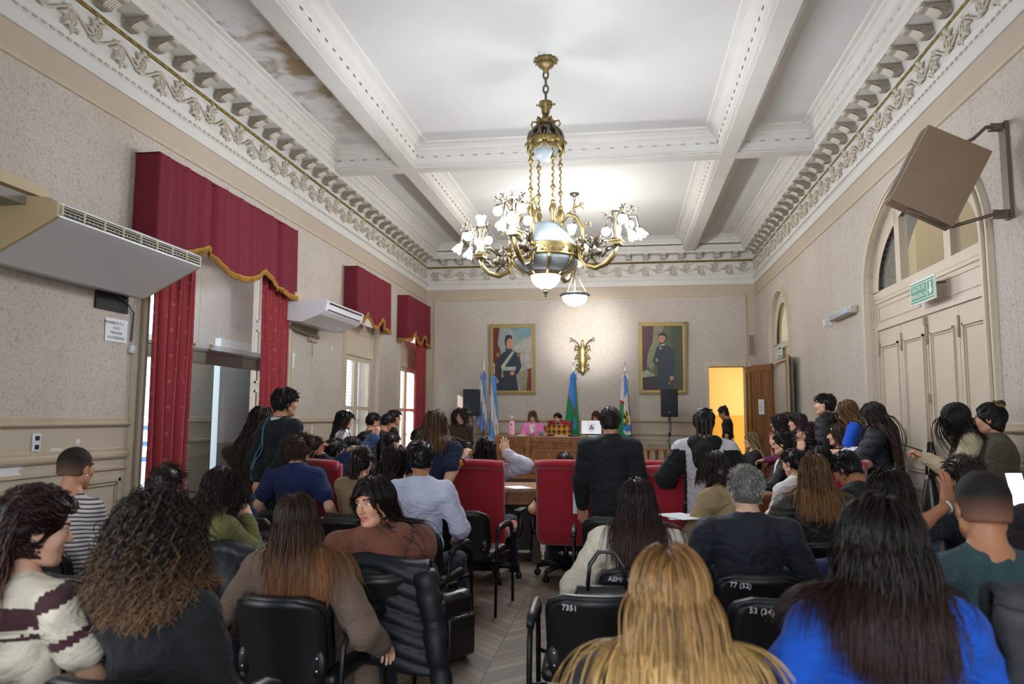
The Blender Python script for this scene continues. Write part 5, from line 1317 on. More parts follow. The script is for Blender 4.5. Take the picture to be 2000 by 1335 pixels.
flag(.06, 16.2, .33, 2.80, 1.02, mun, 'flag with a yellow and black wheel emblem behind the suited man', skew=.02, mats=[M_FB2, M_FW, M_FR, M_FG, M_FY, M_FK, mat('flag_grey', '8A9096', .8)], w1=.17, seed=4, wood_=False)
# ================================================================== PEOPLE: solids grown from blended limbs
f32 = np.float32
def nrm(v):
    v = np.asarray(v, float); return v / (np.linalg.norm(v) + 1e-12)
class Blend:
    def __init__(s, h): s.h = h; s.p = []
    def cone(s, a, b, r1, r2, k=.03, flat=None, op=1):
        a, b = np.asarray(a, float), np.asarray(b, float); R = max(r1, r2) * (max(1, flat[1]) if flat else 1)
        s.p.append(('c', a, b, r1, r2, flat, np.minimum(a, b) - R, np.maximum(a, b) + R, k, op)); return s
    def chainc(s, pts, rs, k=.03, flat=None):
        for i in range(len(pts) - 1): s.cone(pts[i], pts[i + 1], rs[i], rs[i + 1], k, flat)
        return s
    def ell(s, c, r, R=None, k=.03, op=1):
        c, r = np.asarray(c, float), np.asarray(r, float); R = np.eye(3) if R is None else np.asarray(R)
        m = r.max(); s.p.append(('e', c, r, R, None, None, c - m, c + m, k, op)); return s
    def solve(s, pad=0):
        h = s.h; add = [p for p in s.p if p[9] > 0]
        lo = np.min([p[6] for p in add], 0) - 3 * h - pad; hi = np.max([p[7] for p in add], 0) + 3 * h + pad
        n = np.ceil((hi - lo) / h).astype(int) + 1
        s.lo = lo; s.d = np.full(n, .25, f32)
        ax = [(lo[i] + h * np.arange(n[i])).astype(f32) for i in range(3)]
        for p in s.p:
            k = p[8]; m = k + 2 * h + pad
            i0 = np.maximum(0, np.floor((p[6] - m - lo) / h)).astype(int); i1 = np.minimum(n, np.ceil((p[7] + m - lo) / h).astype(int) + 1)
            if (i1 <= i0).any(): continue
            sl = tuple(slice(a, b) for a, b in zip(i0, i1))
            X = ax[0][sl[0]][:, None, None]; Y = ax[1][sl[1]][None, :, None]; Z = ax[2][sl[2]][None, None, :]
            if p[0] == 'c':
                a, b, r1, r2, flat = p[1:6]; ba = b - a; L2 = max(float(ba @ ba), 1e-12)
                px, py, pz = X - f32(a[0]), Y - f32(a[1]), Z - f32(a[2])
                t = np.clip((px * f32(ba[0]) + py * f32(ba[1]) + pz * f32(ba[2])) / f32(L2), 0, 1)
                qx, qy, qz = px - t * f32(ba[0]), py - t * f32(ba[1]), pz - t * f32(ba[2])
                if flat:
                    dr, sc = flat; c = (qx * f32(dr[0]) + qy * f32(dr[1]) + qz * f32(dr[2])) * f32(1 / sc - 1)
                    qx, qy, qz = qx + c * f32(dr[0]), qy + c * f32(dr[1]), qz + c * f32(dr[2])
                d = np.sqrt(qx * qx + qy * qy + qz * qz) - (f32(r1) + t * f32(r2 - r1))
                if flat and flat[1] < 1: d = d * f32((1 + flat[1]) / 2)
            else:
                c, r, R = p[1:4]; px, py, pz = X - f32(c[0]), Y - f32(c[1]), Z - f32(c[2]); q0 = 0; q1 = 0
                for i in range(3):
                    u = (px * f32(R[0, i]) + py * f32(R[1, i]) + pz * f32(R[2, i])) / f32(r[i]); q0 = q0 + u * u; q1 = q1 + (u / f32(r[i])) ** 2
                k0 = np.sqrt(q0); d = k0 * (k0 - 1) / (np.sqrt(q1) + f32(1e-6))
            D = s.d[sl]
            if p[9] > 0:
                hh = np.maximum(k - np.abs(D - d), 0) / k; s.d[sl] = np.minimum(D, d) - hh * hh * f32(k * .25)
            else:
                d = -d; hh = np.maximum(k - np.abs(D - d), 0) / k; s.d[sl] = np.maximum(D, d) + hh * hh * f32(k * .25)
        return s
    def sample(s, P):
        g = (P - s.lo) / s.h; n = np.array(s.d.shape); ins = ((g >= 0) & (g < n - 1.001)).all(1)
        g = np.clip(g, 0, n - 1.001); i = g.astype(int); f = g - i; out = 0
        for dx in (0, 1):
            for dy in (0, 1):
                for dz in (0, 1):
                    w = (f[:, 0] if dx else 1 - f[:, 0]) * (f[:, 1] if dy else 1 - f[:, 1]) * (f[:, 2] if dz else 1 - f[:, 2])
                    out = out + w * s.d[i[:, 0] + dx, i[:, 1] + dy, i[:, 2] + dz]
        return np.where(ins, out, .25)
    def nets(s, smooth=1):
        d = s.d; sg = d < 0
        c = np.zeros(tuple(x - 1 for x in d.shape), np.uint8)
        for dx in (0, 1):
            for dy in (0, 1):
                for dz in (0, 1): c += sg[dx:d.shape[0] - 1 + dx, dy:d.shape[1] - 1 + dy, dz:d.shape[2] - 1 + dz]
        idx = np.argwhere((c > 0) & (c < 8)); N = len(idx)
        if N == 0: return np.zeros((0, 3)), np.zeros((0, 4), int)
        cor = [(x, y, z) for x in (0, 1) for y in (0, 1) for z in (0, 1)]
        D = np.stack([d[idx[:, 0] + x, idx[:, 1] + y, idx[:, 2] + z] for x, y, z in cor], 1)
        acc = np.zeros((N, 3)); cnt = np.zeros(N)
        for a in range(8):
            for b in range(a + 1, 8):
                if sum(abs(cor[a][i] - cor[b][i]) for i in range(3)) != 1: continue
                da, db = D[:, a], D[:, b]; cr = (da < 0) != (db < 0); t = np.where(cr, da / np.where(cr, da - db, 1), 0)
                pa, pb = np.array(cor[a], float), np.array(cor[b], float)
                acc += np.where(cr[:, None], pa + t[:, None] * (pb - pa), 0); cnt += cr
        V = (acc / cnt[:, None] + idx) * s.h + s.lo
        ID = np.full(c.shape, -1, np.int32); ID[tuple(idx.T)] = np.arange(N)
        F = []
        for a in range(3):
            A = np.moveaxis(sg, a, 0); I = np.moveaxis(ID, a, 0)
            m = A[:-1, 1:-1, 1:-1] != A[1:, 1:-1, 1:-1]; w = np.argwhere(m); 
            if not len(w): continue
            i, j, k = w.T; q = np.stack([I[i, j, k], I[i, j + 1, k], I[i, j + 1, k + 1], I[i, j, k + 1]], 1)
            fl = A[i, j + 1, k + 1]
            if a == 1: fl = ~fl
            q[~fl] = q[~fl][:, ::-1]; F.append(q)
        F = np.concatenate(F); F = F[(F >= 0).all(1)]
        for _ in range(smooth): V = lap(V, F)
        return V, F
def lap(V, F, w=.5):
    a = F.ravel(); b = np.roll(F, -1, 1).ravel(); n = len(V); out = np.zeros_like(V)
    cnt = np.bincount(a, minlength=n) + np.bincount(b, minlength=n)
    for i in range(3): out[:, i] = np.bincount(a, V[b, i], n) + np.bincount(b, V[a, i], n)
    return V * (1 - w) + w * out / np.maximum(cnt, 1)[:, None]
def fast_mesh(name, V, F, mats, mi=None, parent=None, attrs=None, smooth=True, loc=None):
    me = bpy.data.meshes.new(name); n, m = len(V), len(F); K = F.shape[1]
    me.vertices.add(n); me.vertices.foreach_set('co', np.asarray(V, f32).ravel())
    me.loops.add(m * K); me.loops.foreach_set('vertex_index', np.asarray(F, np.int32).ravel())
    me.polygons.add(m); me.polygons.foreach_set('loop_start', np.arange(0, m * K, K, dtype=np.int32))
    for x in (mats if isinstance(mats, (list, tuple)) else [mats]): me.materials.append(x)
    if mi is not None: me.polygons.foreach_set('material_index', np.asarray(mi, np.int32))
    me.polygons.foreach_set('use_smooth', np.full(m, smooth))
    me.update(calc_edges=True)
    for k, v in (attrs or {}).items():
        a = me.attributes.new(k, 'FLOAT', 'POINT'); a.data.foreach_set('value', np.asarray(v, f32))
    o = bpy.data.objects.new(name, me); COL.objects.link(o)
    if parent is not None: o.parent = parent
    if loc is not None: o.location = loc
    return o
# ---------------------------------------------------------------- templates: head and hands
_TPL = {}
def head_tpl(sex, h):
    key = (sex, h)
    if key in _TPL: return _TPL[key]
    b = Blend(h); f = sex == 'f'
    b.ell((0, -.012, .030), (.073, .094, .088)); b.ell((0, .028, -.030), (.061 if not f else .058, .064, .080), k=.03)
    b.cone((0, .005, -.078), (0, .060, -.096), .042 if not f else .036, .024 if not f else .020, .03)
    for sx in (-1, 1):
        b.ell((sx * .040, .056, -.022), (.022, .024, .026), k=.025); b.cone((sx * .052, .0, -.06), (sx * .03, .055, -.09), .018, .016, .03)
    b.cone((-.034, .080, .030), (.034, .080, .030), .012, .012, .02)
    b.cone((0, .088, .016), (0, .109, -.024), .007, .0115, .010)
    for sx in (-1, 1): b.ell((sx * .012, .099, -.029), (.008, .009, .007), k=.006)
    for sx in (-1, 1): b.ell((sx * .031, .096, .008), (.017, .018, .012), k=.012, op=-1)
    b.cone((-.021, .080, -.058), (0, .090, -.055), .006, .0065, .010); b.cone((.021, .080, -.058), (0, .090, -.055), .006, .0065, .010)
    b.cone((-.018, .080, -.063), (.0, .088, -.067), .006, .0075, .010); b.cone((.018, .080, -.063), (.0, .088, -.067), .006, .0075, .010)
    b.ell((0, .088, -.061), (.020, .006, .0016), k=.003, op=-1)
    b.ell((0, .076, -.099), (.018, .017, .016), k=.02)
    for sx in (-1, 1):
        b.ell((sx * .076, -.010, -.004), (.009, .019, .031), R=np.array([[1, 0, 0], [0, .94, .34], [0, -.34, .94]]), k=.008); b.ell((sx * .087, -.006, .002), (.008, .010, .018), k=.006, op=-1)
    b.cone((0, -.018, -.05), (0, -.034, -.12), .050 if not f else .043, .052 if not f else .044, .02)
    b.solve(); V, F = b.nets(1)
    C = V[F].mean(1); mi = np.zeros(len(F), int)
    lip = (np.abs(C[:, 0]) < .0235) & (C[:, 1] > .077) & (C[:, 2] < -.0495 + .004 * (1 - np.abs(C[:, 0]) / .023)) & (C[:, 2] > -.0745 + np.abs(C[:, 0]) * .35); mi[lip] = 1
    br = (C[:, 1] > .065) & (np.abs(C[:, 0]) > .013) & (np.abs(C[:, 0]) < .049) & (np.abs(C[:, 2] - (.033 - .25 * np.maximum(0, np.abs(C[:, 0]) - .036))) < (.0042 if f else .0055)); mi[br] = 2
    # eyes
    vs, fs, ms = [], [], []
    def ball(c, r, n, m, mat_i):
        o = len(vs)
        for i in range(m + 1):
            t = -PI / 2 + PI * i / m
            for j in range(n): a = 2 * PI * j / n; vs.append((c[0] + r[0] * math.cos(t) * math.cos(a), c[1] + r[1] * math.cos(t) * math.sin(a), c[2] + r[2] * math.sin(t)))
        for i in range(m):
            for j in range(n): fs.append((o + i * n + j, o + i * n + (j + 1) % n, o + (i + 1) * n + (j + 1) % n, o + (i + 1) * n + j)); ms.append(mat_i)
    for sx in (-1, 1):
        ball((sx * .031, .0735, .008), (.0135, .0125, .0100), 12, 8, 3); ball((sx * .031, .0835, .008), (.0052, .0035, .0056), 10, 6, 4)
        # lids
        o = len(vs); n = 10
        for rr, zz, yy in ((1.0, 0.0058, .0836), (1.12, .0105, .0818), (1.25, .0135, .078)):
            for j in range(n + 1):
                a = PI * j / n; vs.append((sx * .031 + .0155 * rr * math.cos(a), yy - .010 * math.cos(a) ** 2, .008 + zz * math.sin(a) ** .6 - .001))
        for q in range(2):
            for j in range(n): fs.append((o + q * (n + 1) + j, o + q * (n + 1) + j + 1, o + (q + 1) * (n + 1) + j + 1, o + (q + 1) * (n + 1) + j)); ms.append(4 if q == 0 else 0)
    k = len(V); V = np.concatenate([V, np.array(vs)]); F = np.concatenate([F, np.array(fs) + k]); mi = np.concatenate([mi, np.array(ms)])
    _TPL[key] = (V, F, mi); return _TPL[key]
def hand_tpl(curl, spread, side, h=.0042, pinch=0):
    key = ('h', curl, spread, side, h, pinch)
    if key in _TPL: return _TPL[key]
    b = Blend(h); zf = (np.array([0, 0, 1.]), .55)
    b.cone((0, -.02, 0), (0, .03, 0), .026, .033, .02, zf); b.cone((-.020, .035, 0), (-.026, .085, 0), .024, .017, .02, zf); b.cone((.020, .035, 0), (.024, .078, 0), .024, .017, .02, zf); b.cone((0, .03, 0), (0, .085, 0), .030, .022, .02, zf)
    for i, (x, y, L, r) in enumerate(((-.029, .088, .072, .0088), (-.010, .094, .082, .0092), (.010, .091, .076, .0088), (.028, .082, .058, .0078))):
        p = np.array([x, y, .002]); ang = 0; sp = (-1.5 + i) * spread
        for j, fr in enumerate((.45, .30, .25)):
            ang += curl * (1.15, 1.45, 1.0)[j] + (.12 if j else .05); d = np.array([math.sin(sp) * math.cos(ang), math.cos(sp) * math.cos(ang), -math.sin(ang)]); q = p + d * L * fr
            b.cone(p, q, r * (1 - .08 * j), r * (1 - .08 * (j + 1)), .005); p = q
    t = pinch
    p0, p1, p2, p3 = np.array([-.024, .018, -.006]), np.array([-.046, .048, -.014]), np.array([-.056 + .02 * t + .02 * curl, .078, -.022 - .015 * t]), np.array([-.056 + .035 * t + .034 * curl, .102 - .01 * curl, -.028 - .02 * t])
    b.cone(p0, p1, .017, .0125, .012); b.cone(p1, p2, .0118, .0105, .005); b.cone(p2, p3, .0105, .0085, .004)
    b.solve(); V, F = b.nets(1)
    if side > 0: pass
    else: V = V * [-1, 1, 1]; F = F[:, ::-1]
    _TPL[key] = (V, F); return _TPL[key]
# ---------------------------------------------------------------- materials for people
def skin_mat(name, c):
    m = mat('skin_' + name, c, .5, spec=.35, var=.06, vscale=18); b = m.node_tree.nodes['Principled BSDF']
    b.inputs['Subsurface Weight'].default_value = .12; b.inputs['Subsurface Radius'].default_value = (.012, .005, .003); b.inputs['Subsurface Scale'].default_value = .6
    return m
SKIN = {'light': 'D2A48C', 'mid': 'BF8B6E', 'tan': 'A87355', 'dark': '8A5A42'}
LIP = mat('lips', 'A85E58', .4); EYEW = mat('eye_white', 'D9D5D0', .25); EYED = mat('eye_dark', '2A1B14', .2)
def hair_mat(name, root, tip=None, rough=.42, power=1.5):
    key = ('hair', name)
    if key in _MC: return _MC[key]
    m = bpy.data.materials.new('hair_' + name); m.use_nodes = True; T = NT(m)
    a = T.node('ShaderNodeAttribute', attribute_name='along'); t = T.node('ShaderNodeAttribute', attribute_name='tint')
    pw = T.node('ShaderNodeMath', operation='POWER'); pw.inputs[1].default_value = power; T.link(a.outputs['Fac'], pw.inputs[0])
    mx = T.node('ShaderNodeMix', data_type='RGBA'); mx.inputs[6].default_value = lin(root); mx.inputs[7].default_value = lin(tip or root); T.link(pw.outputs[0], mx.inputs[0])
    mr = T.node('ShaderNodeMapRange'); mr.inputs[3].default_value = .45; mr.inputs[4].default_value = 1.6; T.link(t.outputs['Fac'], mr.inputs[0])
    ml = T.node('ShaderNodeVectorMath', operation='SCALE'); T.link(mx.outputs[2], ml.inputs[0]); T.link(mr.outputs[0], ml.inputs['Scale'])
    T.link(ml.outputs[0], T.b.inputs['Base Color']); T.b.inputs['Roughness'].default_value = rough; T.b.inputs['Specular IOR Level'].default_value = .3
    _MC[key] = m; return m
def cloth(name, c, rough=.9, bump=.25, bscale=220, var=.06, sheen=.04, folds=.55, **k):
    new = ('cloth_' + name,) not in _MC
    m = mat('cloth_' + name, c, rough, bump=bump, bscale=bscale, var=var, vscale=14, sheen=sheen, **k)
    if new and bump:   # soft creases under the weave
        T = NT(m); tc = T.node('ShaderNodeTexCoord'); nz = T.node('ShaderNodeTexNoise', Scale=7.0, Detail=3.5, Distortion=1.4); mp = T.node('ShaderNodeMapping'); mp.inputs['Scale'].default_value = (1, 1, 1.7); mp.inputs['Rotation'].default_value = (.5, .35, .2)
        T.link(tc.outputs['Object'], mp.inputs['Vector']); T.link(mp.outputs[0], nz.inputs['Vector']); b2 = T.node('ShaderNodeBump', Strength=folds, Distance=.06); T.link(nz.outputs['Fac'], b2.inputs['Height'])
        wv = [n for n in T.n if n.type == 'BUMP' and n != b2][0]; T.link(b2.outputs[0], wv.inputs['Normal'])
    return m
def stripe_mat(name, a, b, freq, duty=.5, axis='Z', rough=.85, phase=0):
    key = ('stripe', name)
    if key in _MC: return _MC[key]
    m = bpy.data.materials.new(name); m.use_nodes = True; T = NT(m); tc = T.node('ShaderNodeTexCoord'); sp = T.node('ShaderNodeSeparateXYZ'); T.link(tc.outputs['Object'], sp.inputs[0])
    u = T.node('ShaderNodeMath', operation='MULTIPLY_ADD'); u.inputs[1].default_value = freq; u.inputs[2].default_value = phase; T.link(sp.outputs[axis], u.inputs[0])
    fr = T.node('ShaderNodeMath', operation='FRACT'); T.link(u.outputs[0], fr.inputs[0]); lt = T.node('ShaderNodeMath', operation='LESS_THAN'); lt.inputs[1].default_value = duty; T.link(fr.outputs[0], lt.inputs[0])
    mx = T.node('ShaderNodeMix', data_type='RGBA'); mx.inputs[6].default_value = lin(a); mx.inputs[7].default_value = lin(b); T.link(lt.outputs[0], mx.inputs[0]); T.link(mx.outputs[2], T.b.inputs['Base Color']); T.b.inputs['Roughness'].default_value = rough
    _MC[key] = m; return m
def plaid_mat(name, a, b, fz=14, fx=14):
    key = ('plaid', name)
    if key in _MC: return _MC[key]
    m = bpy.data.materials.new(name); m.use_nodes = True; T = NT(m); tc = T.node('ShaderNodeTexCoord'); sp = T.node('ShaderNodeSeparateXYZ'); T.link(tc.outputs['Object'], sp.inputs[0]); o = []
    for ax, f in (('Z', fz), ('X', fx)):
        u = T.node('ShaderNodeMath', operation='MULTIPLY'); u.inputs[1].default_value = f; T.link(sp.outputs[ax], u.inputs[0]); fr = T.node('ShaderNodeMath', operation='FRACT'); T.link(u.outputs[0], fr.inputs[0]); lt = T.node('ShaderNodeMath', operation='LESS_THAN'); lt.inputs[1].default_value = .45; T.link(fr.outputs[0], lt.inputs[0]); o.append(lt.outputs[0])
    ad = T.node('ShaderNodeMath', operation='ADD'); T.link(o[0], ad.inputs[0]); T.link(o[1], ad.inputs[1]); hf = T.node('ShaderNodeMath', operation='MULTIPLY'); hf.inputs[1].default_value = .5; T.link(ad.outputs[0], hf.inputs[0])
    mx = T.node('ShaderNodeMix', data_type='RGBA'); mx.inputs[6].default_value = lin(a); mx.inputs[7].default_value = lin(b); T.link(hf.outputs[0], mx.inputs[0]); T.link(mx.outputs[2], T.b.inputs['Base Color']); T.b.inputs['Roughness'].default_value = .85
    _MC[key] = m; return m
def wob(V, amp, seed=0, sc=1.0):
    r = np.random.RandomState(seed); out = V.copy()
    for q in range(6):
        w = r.normal(size=3) * (9 + 9 * q) * sc; w[2] *= 1.25; d = r.normal(size=3); d /= np.linalg.norm(d)
        out = out + (amp / (1 + .45 * q)) * np.sin(V @ w + r.uniform(0, 6.28))[:, None] * d
    return out
# ---------------------------------------------------------------- hair
CR_C = np.array([0, -.014, .031]); CR_R = np.array([.076, .097, .089])
def strands_mesh(P, rad, sides=3):
    """P: (N, S, 3) -> tubes; rad (N,S)"""
    N, S, _ = P.shape; T = np.empty_like(P); T[:, 1:-1] = P[:, 2:] - P[:, :-2]; T[:, 0] = P[:, 1] - P[:, 0]; T[:, -1] = P[:, -1] - P[:, -2]
    T /= np.linalg.norm(T, axis=2, keepdims=True) + 1e-9
    ref = np.zeros_like(T); ref[..., 0] = .3; ref[..., 1] = 1; U = np.cross(T, ref); U /= np.linalg.norm(U, axis=2, keepdims=True) + 1e-9; Wv = np.cross(T, U)
    ang = 2 * np.pi * np.arange(sides) / sides
    V = P[:, :, None] + rad[:, :, None, None] * (U[:, :, None] * np.cos(ang)[None, None, :, None] + Wv[:, :, None] * np.sin(ang)[None, None, :, None])
    i = np.arange(N)[:, None, None] * S * sides + np.arange(S - 1)[None, :, None] * sides; j = np.arange(sides)[None, None, :]; j2 = (j + 1) % sides
    F = np.stack([i + j, i + j2, i + sides + j2, i + sides + j], -1).reshape(-1, 4)
    return V.reshape(-1, 3), F
def hair_roots(n, rs, hl=.052, low=-.052, part=0):
    out = []
    while len(out) < n:
        v = rs.normal(size=3); v /= np.linalg.norm(v); p = CR_C + CR_R * v
        if p[2] < low: continue
        if p[1] > .012 and p[2] < hl + .25 * (.075 - p[1]) * 0 - .55 * max(0, .055 - p[1]): continue
        if abs(p[0]) > .066 and -.03 < p[1] < .02 and p[2] < .004: continue
        out.append(p)
    return np.array(out)
def make_hair(spec, Hc, HA, s, garment, rs, root_loc, near):
    """HA: 3x3 columns right, forward, up of the head"""
    st = spec['style']; L = spec.get('L', .3); vol = spec.get('vol', .012); Vs, Fs, AL, TI = [], [], [], []; off = 0
    def put(V, F, al, ti):
        nonlocal off
        Vs.append(V); Fs.append(F + off); AL.append(np.broadcast_to(al, len(V)).astype(f32)); TI.append(np.broadcast_to(ti, len(V)).astype(f32)); off += len(V)
    W2 = lambda q: Hc + s * (q @ HA.T)
    # --- scalp shell
    b = Blend(.006 if near else .009); t = {'buzz': .0022, 'short': .008, 'curly': .022}.get(st, .010) + spec.get('shell', 0)
    b.ell(CR_C + [0, -.004, .002], CR_R + t, k=.01)
    if st in ('short', 'buzz'): b.ell((0, -.055, -.03), (.062 + t * .5, .05 + t * .4, .06), k=.03)
    else: b.ell((0, -.04, -.045), (.066 + t * .6, .062 + t * .5, .075), k=.03)
    hl = spec.get('hl', .055)
    if st == 'buzz': b.ell((0, -.07, -.098), (.12, .12, .06), k=.02, op=-1)
    b.ell((0, .112, hl - .105), (.074, .080, .105), k=.012, op=-1)
    if st in ('short', 'buzz'):
        for sx in (-1, 1): b.ell((sx * .088, .005, -.035), (.03, .032, .045), k=.012, op=-1); b.ell((sx * .07, .05, -.05), (.03, .05, .06), k=.012, op=-1)
        b.ell((0, -.03, -.118), (.09, .11, .055), k=.015, op=-1)
    else:
        b.ell((0, .02, -.12), (.12, .09, .06), k=.02, op=-1)
    b.solve(); V, F = b.nets(1)
    V = wob(V, .0022 if st == 'short' else .001, rs.randint(999), 4)
    put(W2(V), F, .06 if st != 'buzz' else np.clip((V[:, 2] + .055 - .3 * np.maximum(0, V[:, 1])) / .11, 0, 1), .35)
    n = int(spec.get('n', 500 if near else 110) * 1.25); rad = spec.get('r', .0032 if near else .0075) * (.85 if near else .9)
    if st == 'buzz': n = 0
    if st == 'short' and not near: n = int(n * 1.9); rad *= .72
    if st == 'bun' or st == 'pony' or st == 'braids': comb_to = np.array(spec.get('tie', (0, -.115, .03)))
    if n and st in ('short', 'curly', 'long', 'pony', 'bun', 'braids'):
        part = spec.get('part', .0); P0 = hair_roots(n, rs, hl=hl + .002, low=spec.get('low', -.066 if st != 'short' else -.045)); N = len(P0)
        S = {'short': 6, 'bun': 8, 'braids': 8}.get(st, 16); lay = rs.uniform(.004, vol + .012, N)
        q = (P0 - CR_C) / CR_R; nr = q / CR_R; nr /= np.linalg.norm(nr, axis=1, keepdims=True)
        sg = np.where(P0[:, 0] - part >= 0, 1., -1.)
        if st == 'short':
            cd = np.array(spec.get('comb', (0.2, .6, .1))); d0 = cd + .22 * rs.normal(size=(N, 3)) + nr * spec.get('lift', .5) * .55; low_ = P0[:, 2] < .06; d0[low_] = np.array([0, -.3, -.9]) + .18 * rs.normal(size=(low_.sum(), 3)) + nr[low_] * .12; back = P0[:, 1] < -.045; d0[back] = np.array([0, -.15, -1.]) + .22 * rs.normal(size=(back.sum(), 3)) + nr[back] * .12
        elif st in ('bun', 'pony', 'braids'): d0 = comb_to - P0
        elif st == 'curly': d0 = nr * .8 + np.array([0, 0, .1]) + .5 * rs.normal(size=(N, 3))
        else:
            tb = np.clip((P0[:, 1] + .075) / .10, 0, 1)      # 0 at the back of the head, 1 over the forehead
            d0 = np.stack([sg * (.18 + .85 * tb), -.55 + .1 * tb, -.75 + .45 * tb], 1) + .07 * rs.normal(size=(N, 3))
            if spec.get('back'): d0 = np.stack([sg * .30, -1.0 * np.ones(N), -.35 * np.ones(N)], 1) + .08 * rs.normal(size=(N, 3))
        d0 = d0 - nr * (d0 * nr).sum(1, keepdims=True) * (0 if st in ('short', 'curly') else 1); d0 /= np.linalg.norm(d0, axis=1, keepdims=True) + 1e-9
        bang = None
        if spec.get('bangs') and st in ('long', 'short', 'bun', 'pony'):
            bang = (P0[:, 1] > .045) & (P0[:, 2] > .03); d0[bang] = np.array([0, .9, -.4]) + nr[bang] * .1 + .15 * rs.normal(size=(bang.sum(), 3)); d0 /= np.linalg.norm(d0, axis=1, keepdims=True)
        ln = L * rs.uniform(.82, 1.05, N)
        if st == 'short': ln = L * rs.uniform(.6, 1.1, N)
        if bang is not None: ln[bang] = np.minimum(ln[bang], rs.uniform(.055, .075, bang.sum()))
        if st in ('bun', 'pony', 'braids'): ln = np.linalg.norm(comb_to - P0, axis=1) * 1.25
        hu_ = None
        if spec.get('halfup'):
            tie_ = np.array([0, -.10, .055]); hu_ = P0[:, 1] > -.045; d0[hu_] = nrm(tie_)[None] * 0 + (tie_ - P0[hu_]); d0[hu_] /= np.linalg.norm(d0[hu_], axis=1, keepdims=True); ln[hu_] = np.linalg.norm(tie_ - P0[hu_], axis=1) * 1.15
        g = HA.T @ np.array([0, 0, -1.]); grav = {'short': .12, 'curly': .38, 'bun': 0, 'pony': 0, 'braids': 0}.get(st, .30) * spec.get('grav', 1)
        if st in ('long', 'curly'): S = 26 if near else 18
        w_ = np.ones(S - 1) if st not in ('long',) else np.linspace(.55, 1.35, S - 1); w_ /= w_.sum()
        P = np.empty((N, S, 3)); p = P0 + nr * lay[:, None] * .5; v = d0.copy(); P[:, 0] = p
        for i in range(1, S):
            if st in ('bun', 'pony', 'braids'): v = comb_to - p; v /= np.linalg.norm(v, axis=1, keepdims=True) + 1e-9
            if hu_ is not None: v[hu_] = tie_ - p[hu_]; v[hu_] = v[hu_] / (np.linalg.norm(v[hu_], axis=1, keepdims=True) + 1e-6) - grav * g
            v = v + grav * g + (.05 * rs.normal(size=(N, 3)) if st != 'curly' else .30 * rs.normal(size=(N, 3))); v /= np.linalg.norm(v, axis=1, keepdims=True) + 1e-9
            if st == 'long' and spec.get('bk', .16): v = v + np.where((p[:, 2] < .03) & (p[:, 1] > -.07), -spec.get('bk', .16), 0.)[:, None] * np.array([0, 1., 0]); v /= np.linalg.norm(v, axis=1, keepdims=True)
            p = p + v * (ln * w_[i - 1])[:, None]
            rr = CR_R + lay[:, None] * (1 if st != 'short' else .7); e = (p - CR_C) / rr; k0 = np.linalg.norm(e, axis=1, keepdims=True); ins = (k0 < 1)[:, 0]
            up_ = -((p - CR_C) @ g); stick = (st in ('long', 'bun', 'pony', 'braids')) & (up_ > -.012)[:, None] if st != 'short' else np.zeros((N, 1), bool)
            if bang is not None: stick = stick & ~(bang[:, None] & (p[:, 1:2] > .05))
            p = np.where((k0 < 1) | stick, CR_C + rr * e / np.maximum(k0, 1e-6), p)
            # neck / jaw column
            dx = p - np.array([0, -.02, 0]); rad_n = np.hypot(dx[:, 0], dx[:, 1]); lowz = (p[:, 2] < -.03) & (rad_n < .062); p[lowz, :2] = np.array([0, -.02]) + dx[lowz, :2] * (.062 / np.maximum(rad_n[lowz], 1e-4))[:, None]
            # keep the face free
            fz = spec.get('face_gap', .052); inf = (p[:, 1] > .035) & (np.abs(p[:, 0]) < fz) & (p[:, 2] < hl - .005)
            if bang is not None: inf &= ~bang | (p[:, 2] < .045)
            if st in ('long', 'curly'): p[inf, 0] = np.where(p[inf, 0] >= 0, fz, -fz)
            if garment is not None and st in ('long', 'curly'):
                w = W2(p); dd = garment.sample(w); lo_ = lay * .8 + .003; hit = dd < lo_
                if hit.any():
                    wh = w[hit]; e_ = .012; gr = np.stack([garment.sample(wh + np.eye(3)[a] * e_) - garment.sample(wh - np.eye(3)[a] * e_) for a in range(3)], 1); gr /= np.linalg.norm(gr, axis=1, keepdims=True) + 1e-9
                    gr = gr - .75 * (gr @ HA[:, :1]) * HA[:, 0][None] * (np.abs(p[hit, 0]) < .11)[:, None]; gr /= np.linalg.norm(gr, axis=1, keepdims=True) + 1e-9; wh = wh + gr * np.clip(lo_[hit] - dd[hit], 0, .05)[:, None]; p[hit] = ((wh - Hc) / s) @ HA
            v = p - P[:, i - 1]; v /= np.linalg.norm(v, axis=1, keepdims=True) + 1e-9; P[:, i] = p
        cu = spec.get('curl', 0)
        if cu:
            u = np.linspace(0, 1, S)[None, :]; ph = rs.uniform(0, 6.28, N)[:, None]; fr = spec.get('cf', 14) * (1 + .25 * rs.normal(size=(N, 1))); am = cu * np.minimum(1, u * 3)
            P[:, :, 0] += am * np.sin(fr * u + ph); P[:, :, 1] += am * np.cos(fr * u + ph) * .8; P[:, :, 2] += am * .4 * np.sin(2 * fr * u + ph)
        if spec.get('dense') and st in ('curly',):
            pass
        u = np.linspace(0, 1, S)[None, :] * np.ones((N, 1)); rr = rad * (1 - .75 * u ** 3) * rs.uniform(.7, 1.3, (N, 1))
        Wp = W2(P.reshape(-1, 3)).reshape(N, S, 3); V, F = strands_mesh(Wp, rr * s, 3)
        if st in ('bun', 'pony', 'braids'): u = u * .25
        zz = (Hc[2] - Wp[:, :, 2]) / max(L, .05); put(V, F, np.repeat(np.clip(u if st != 'long' else (u * .5 + .5 * np.clip(zz + .2, 0, 1)), 0, 1).ravel(), 3), np.repeat(np.repeat(rs.uniform(0, 1, N), S), 3))
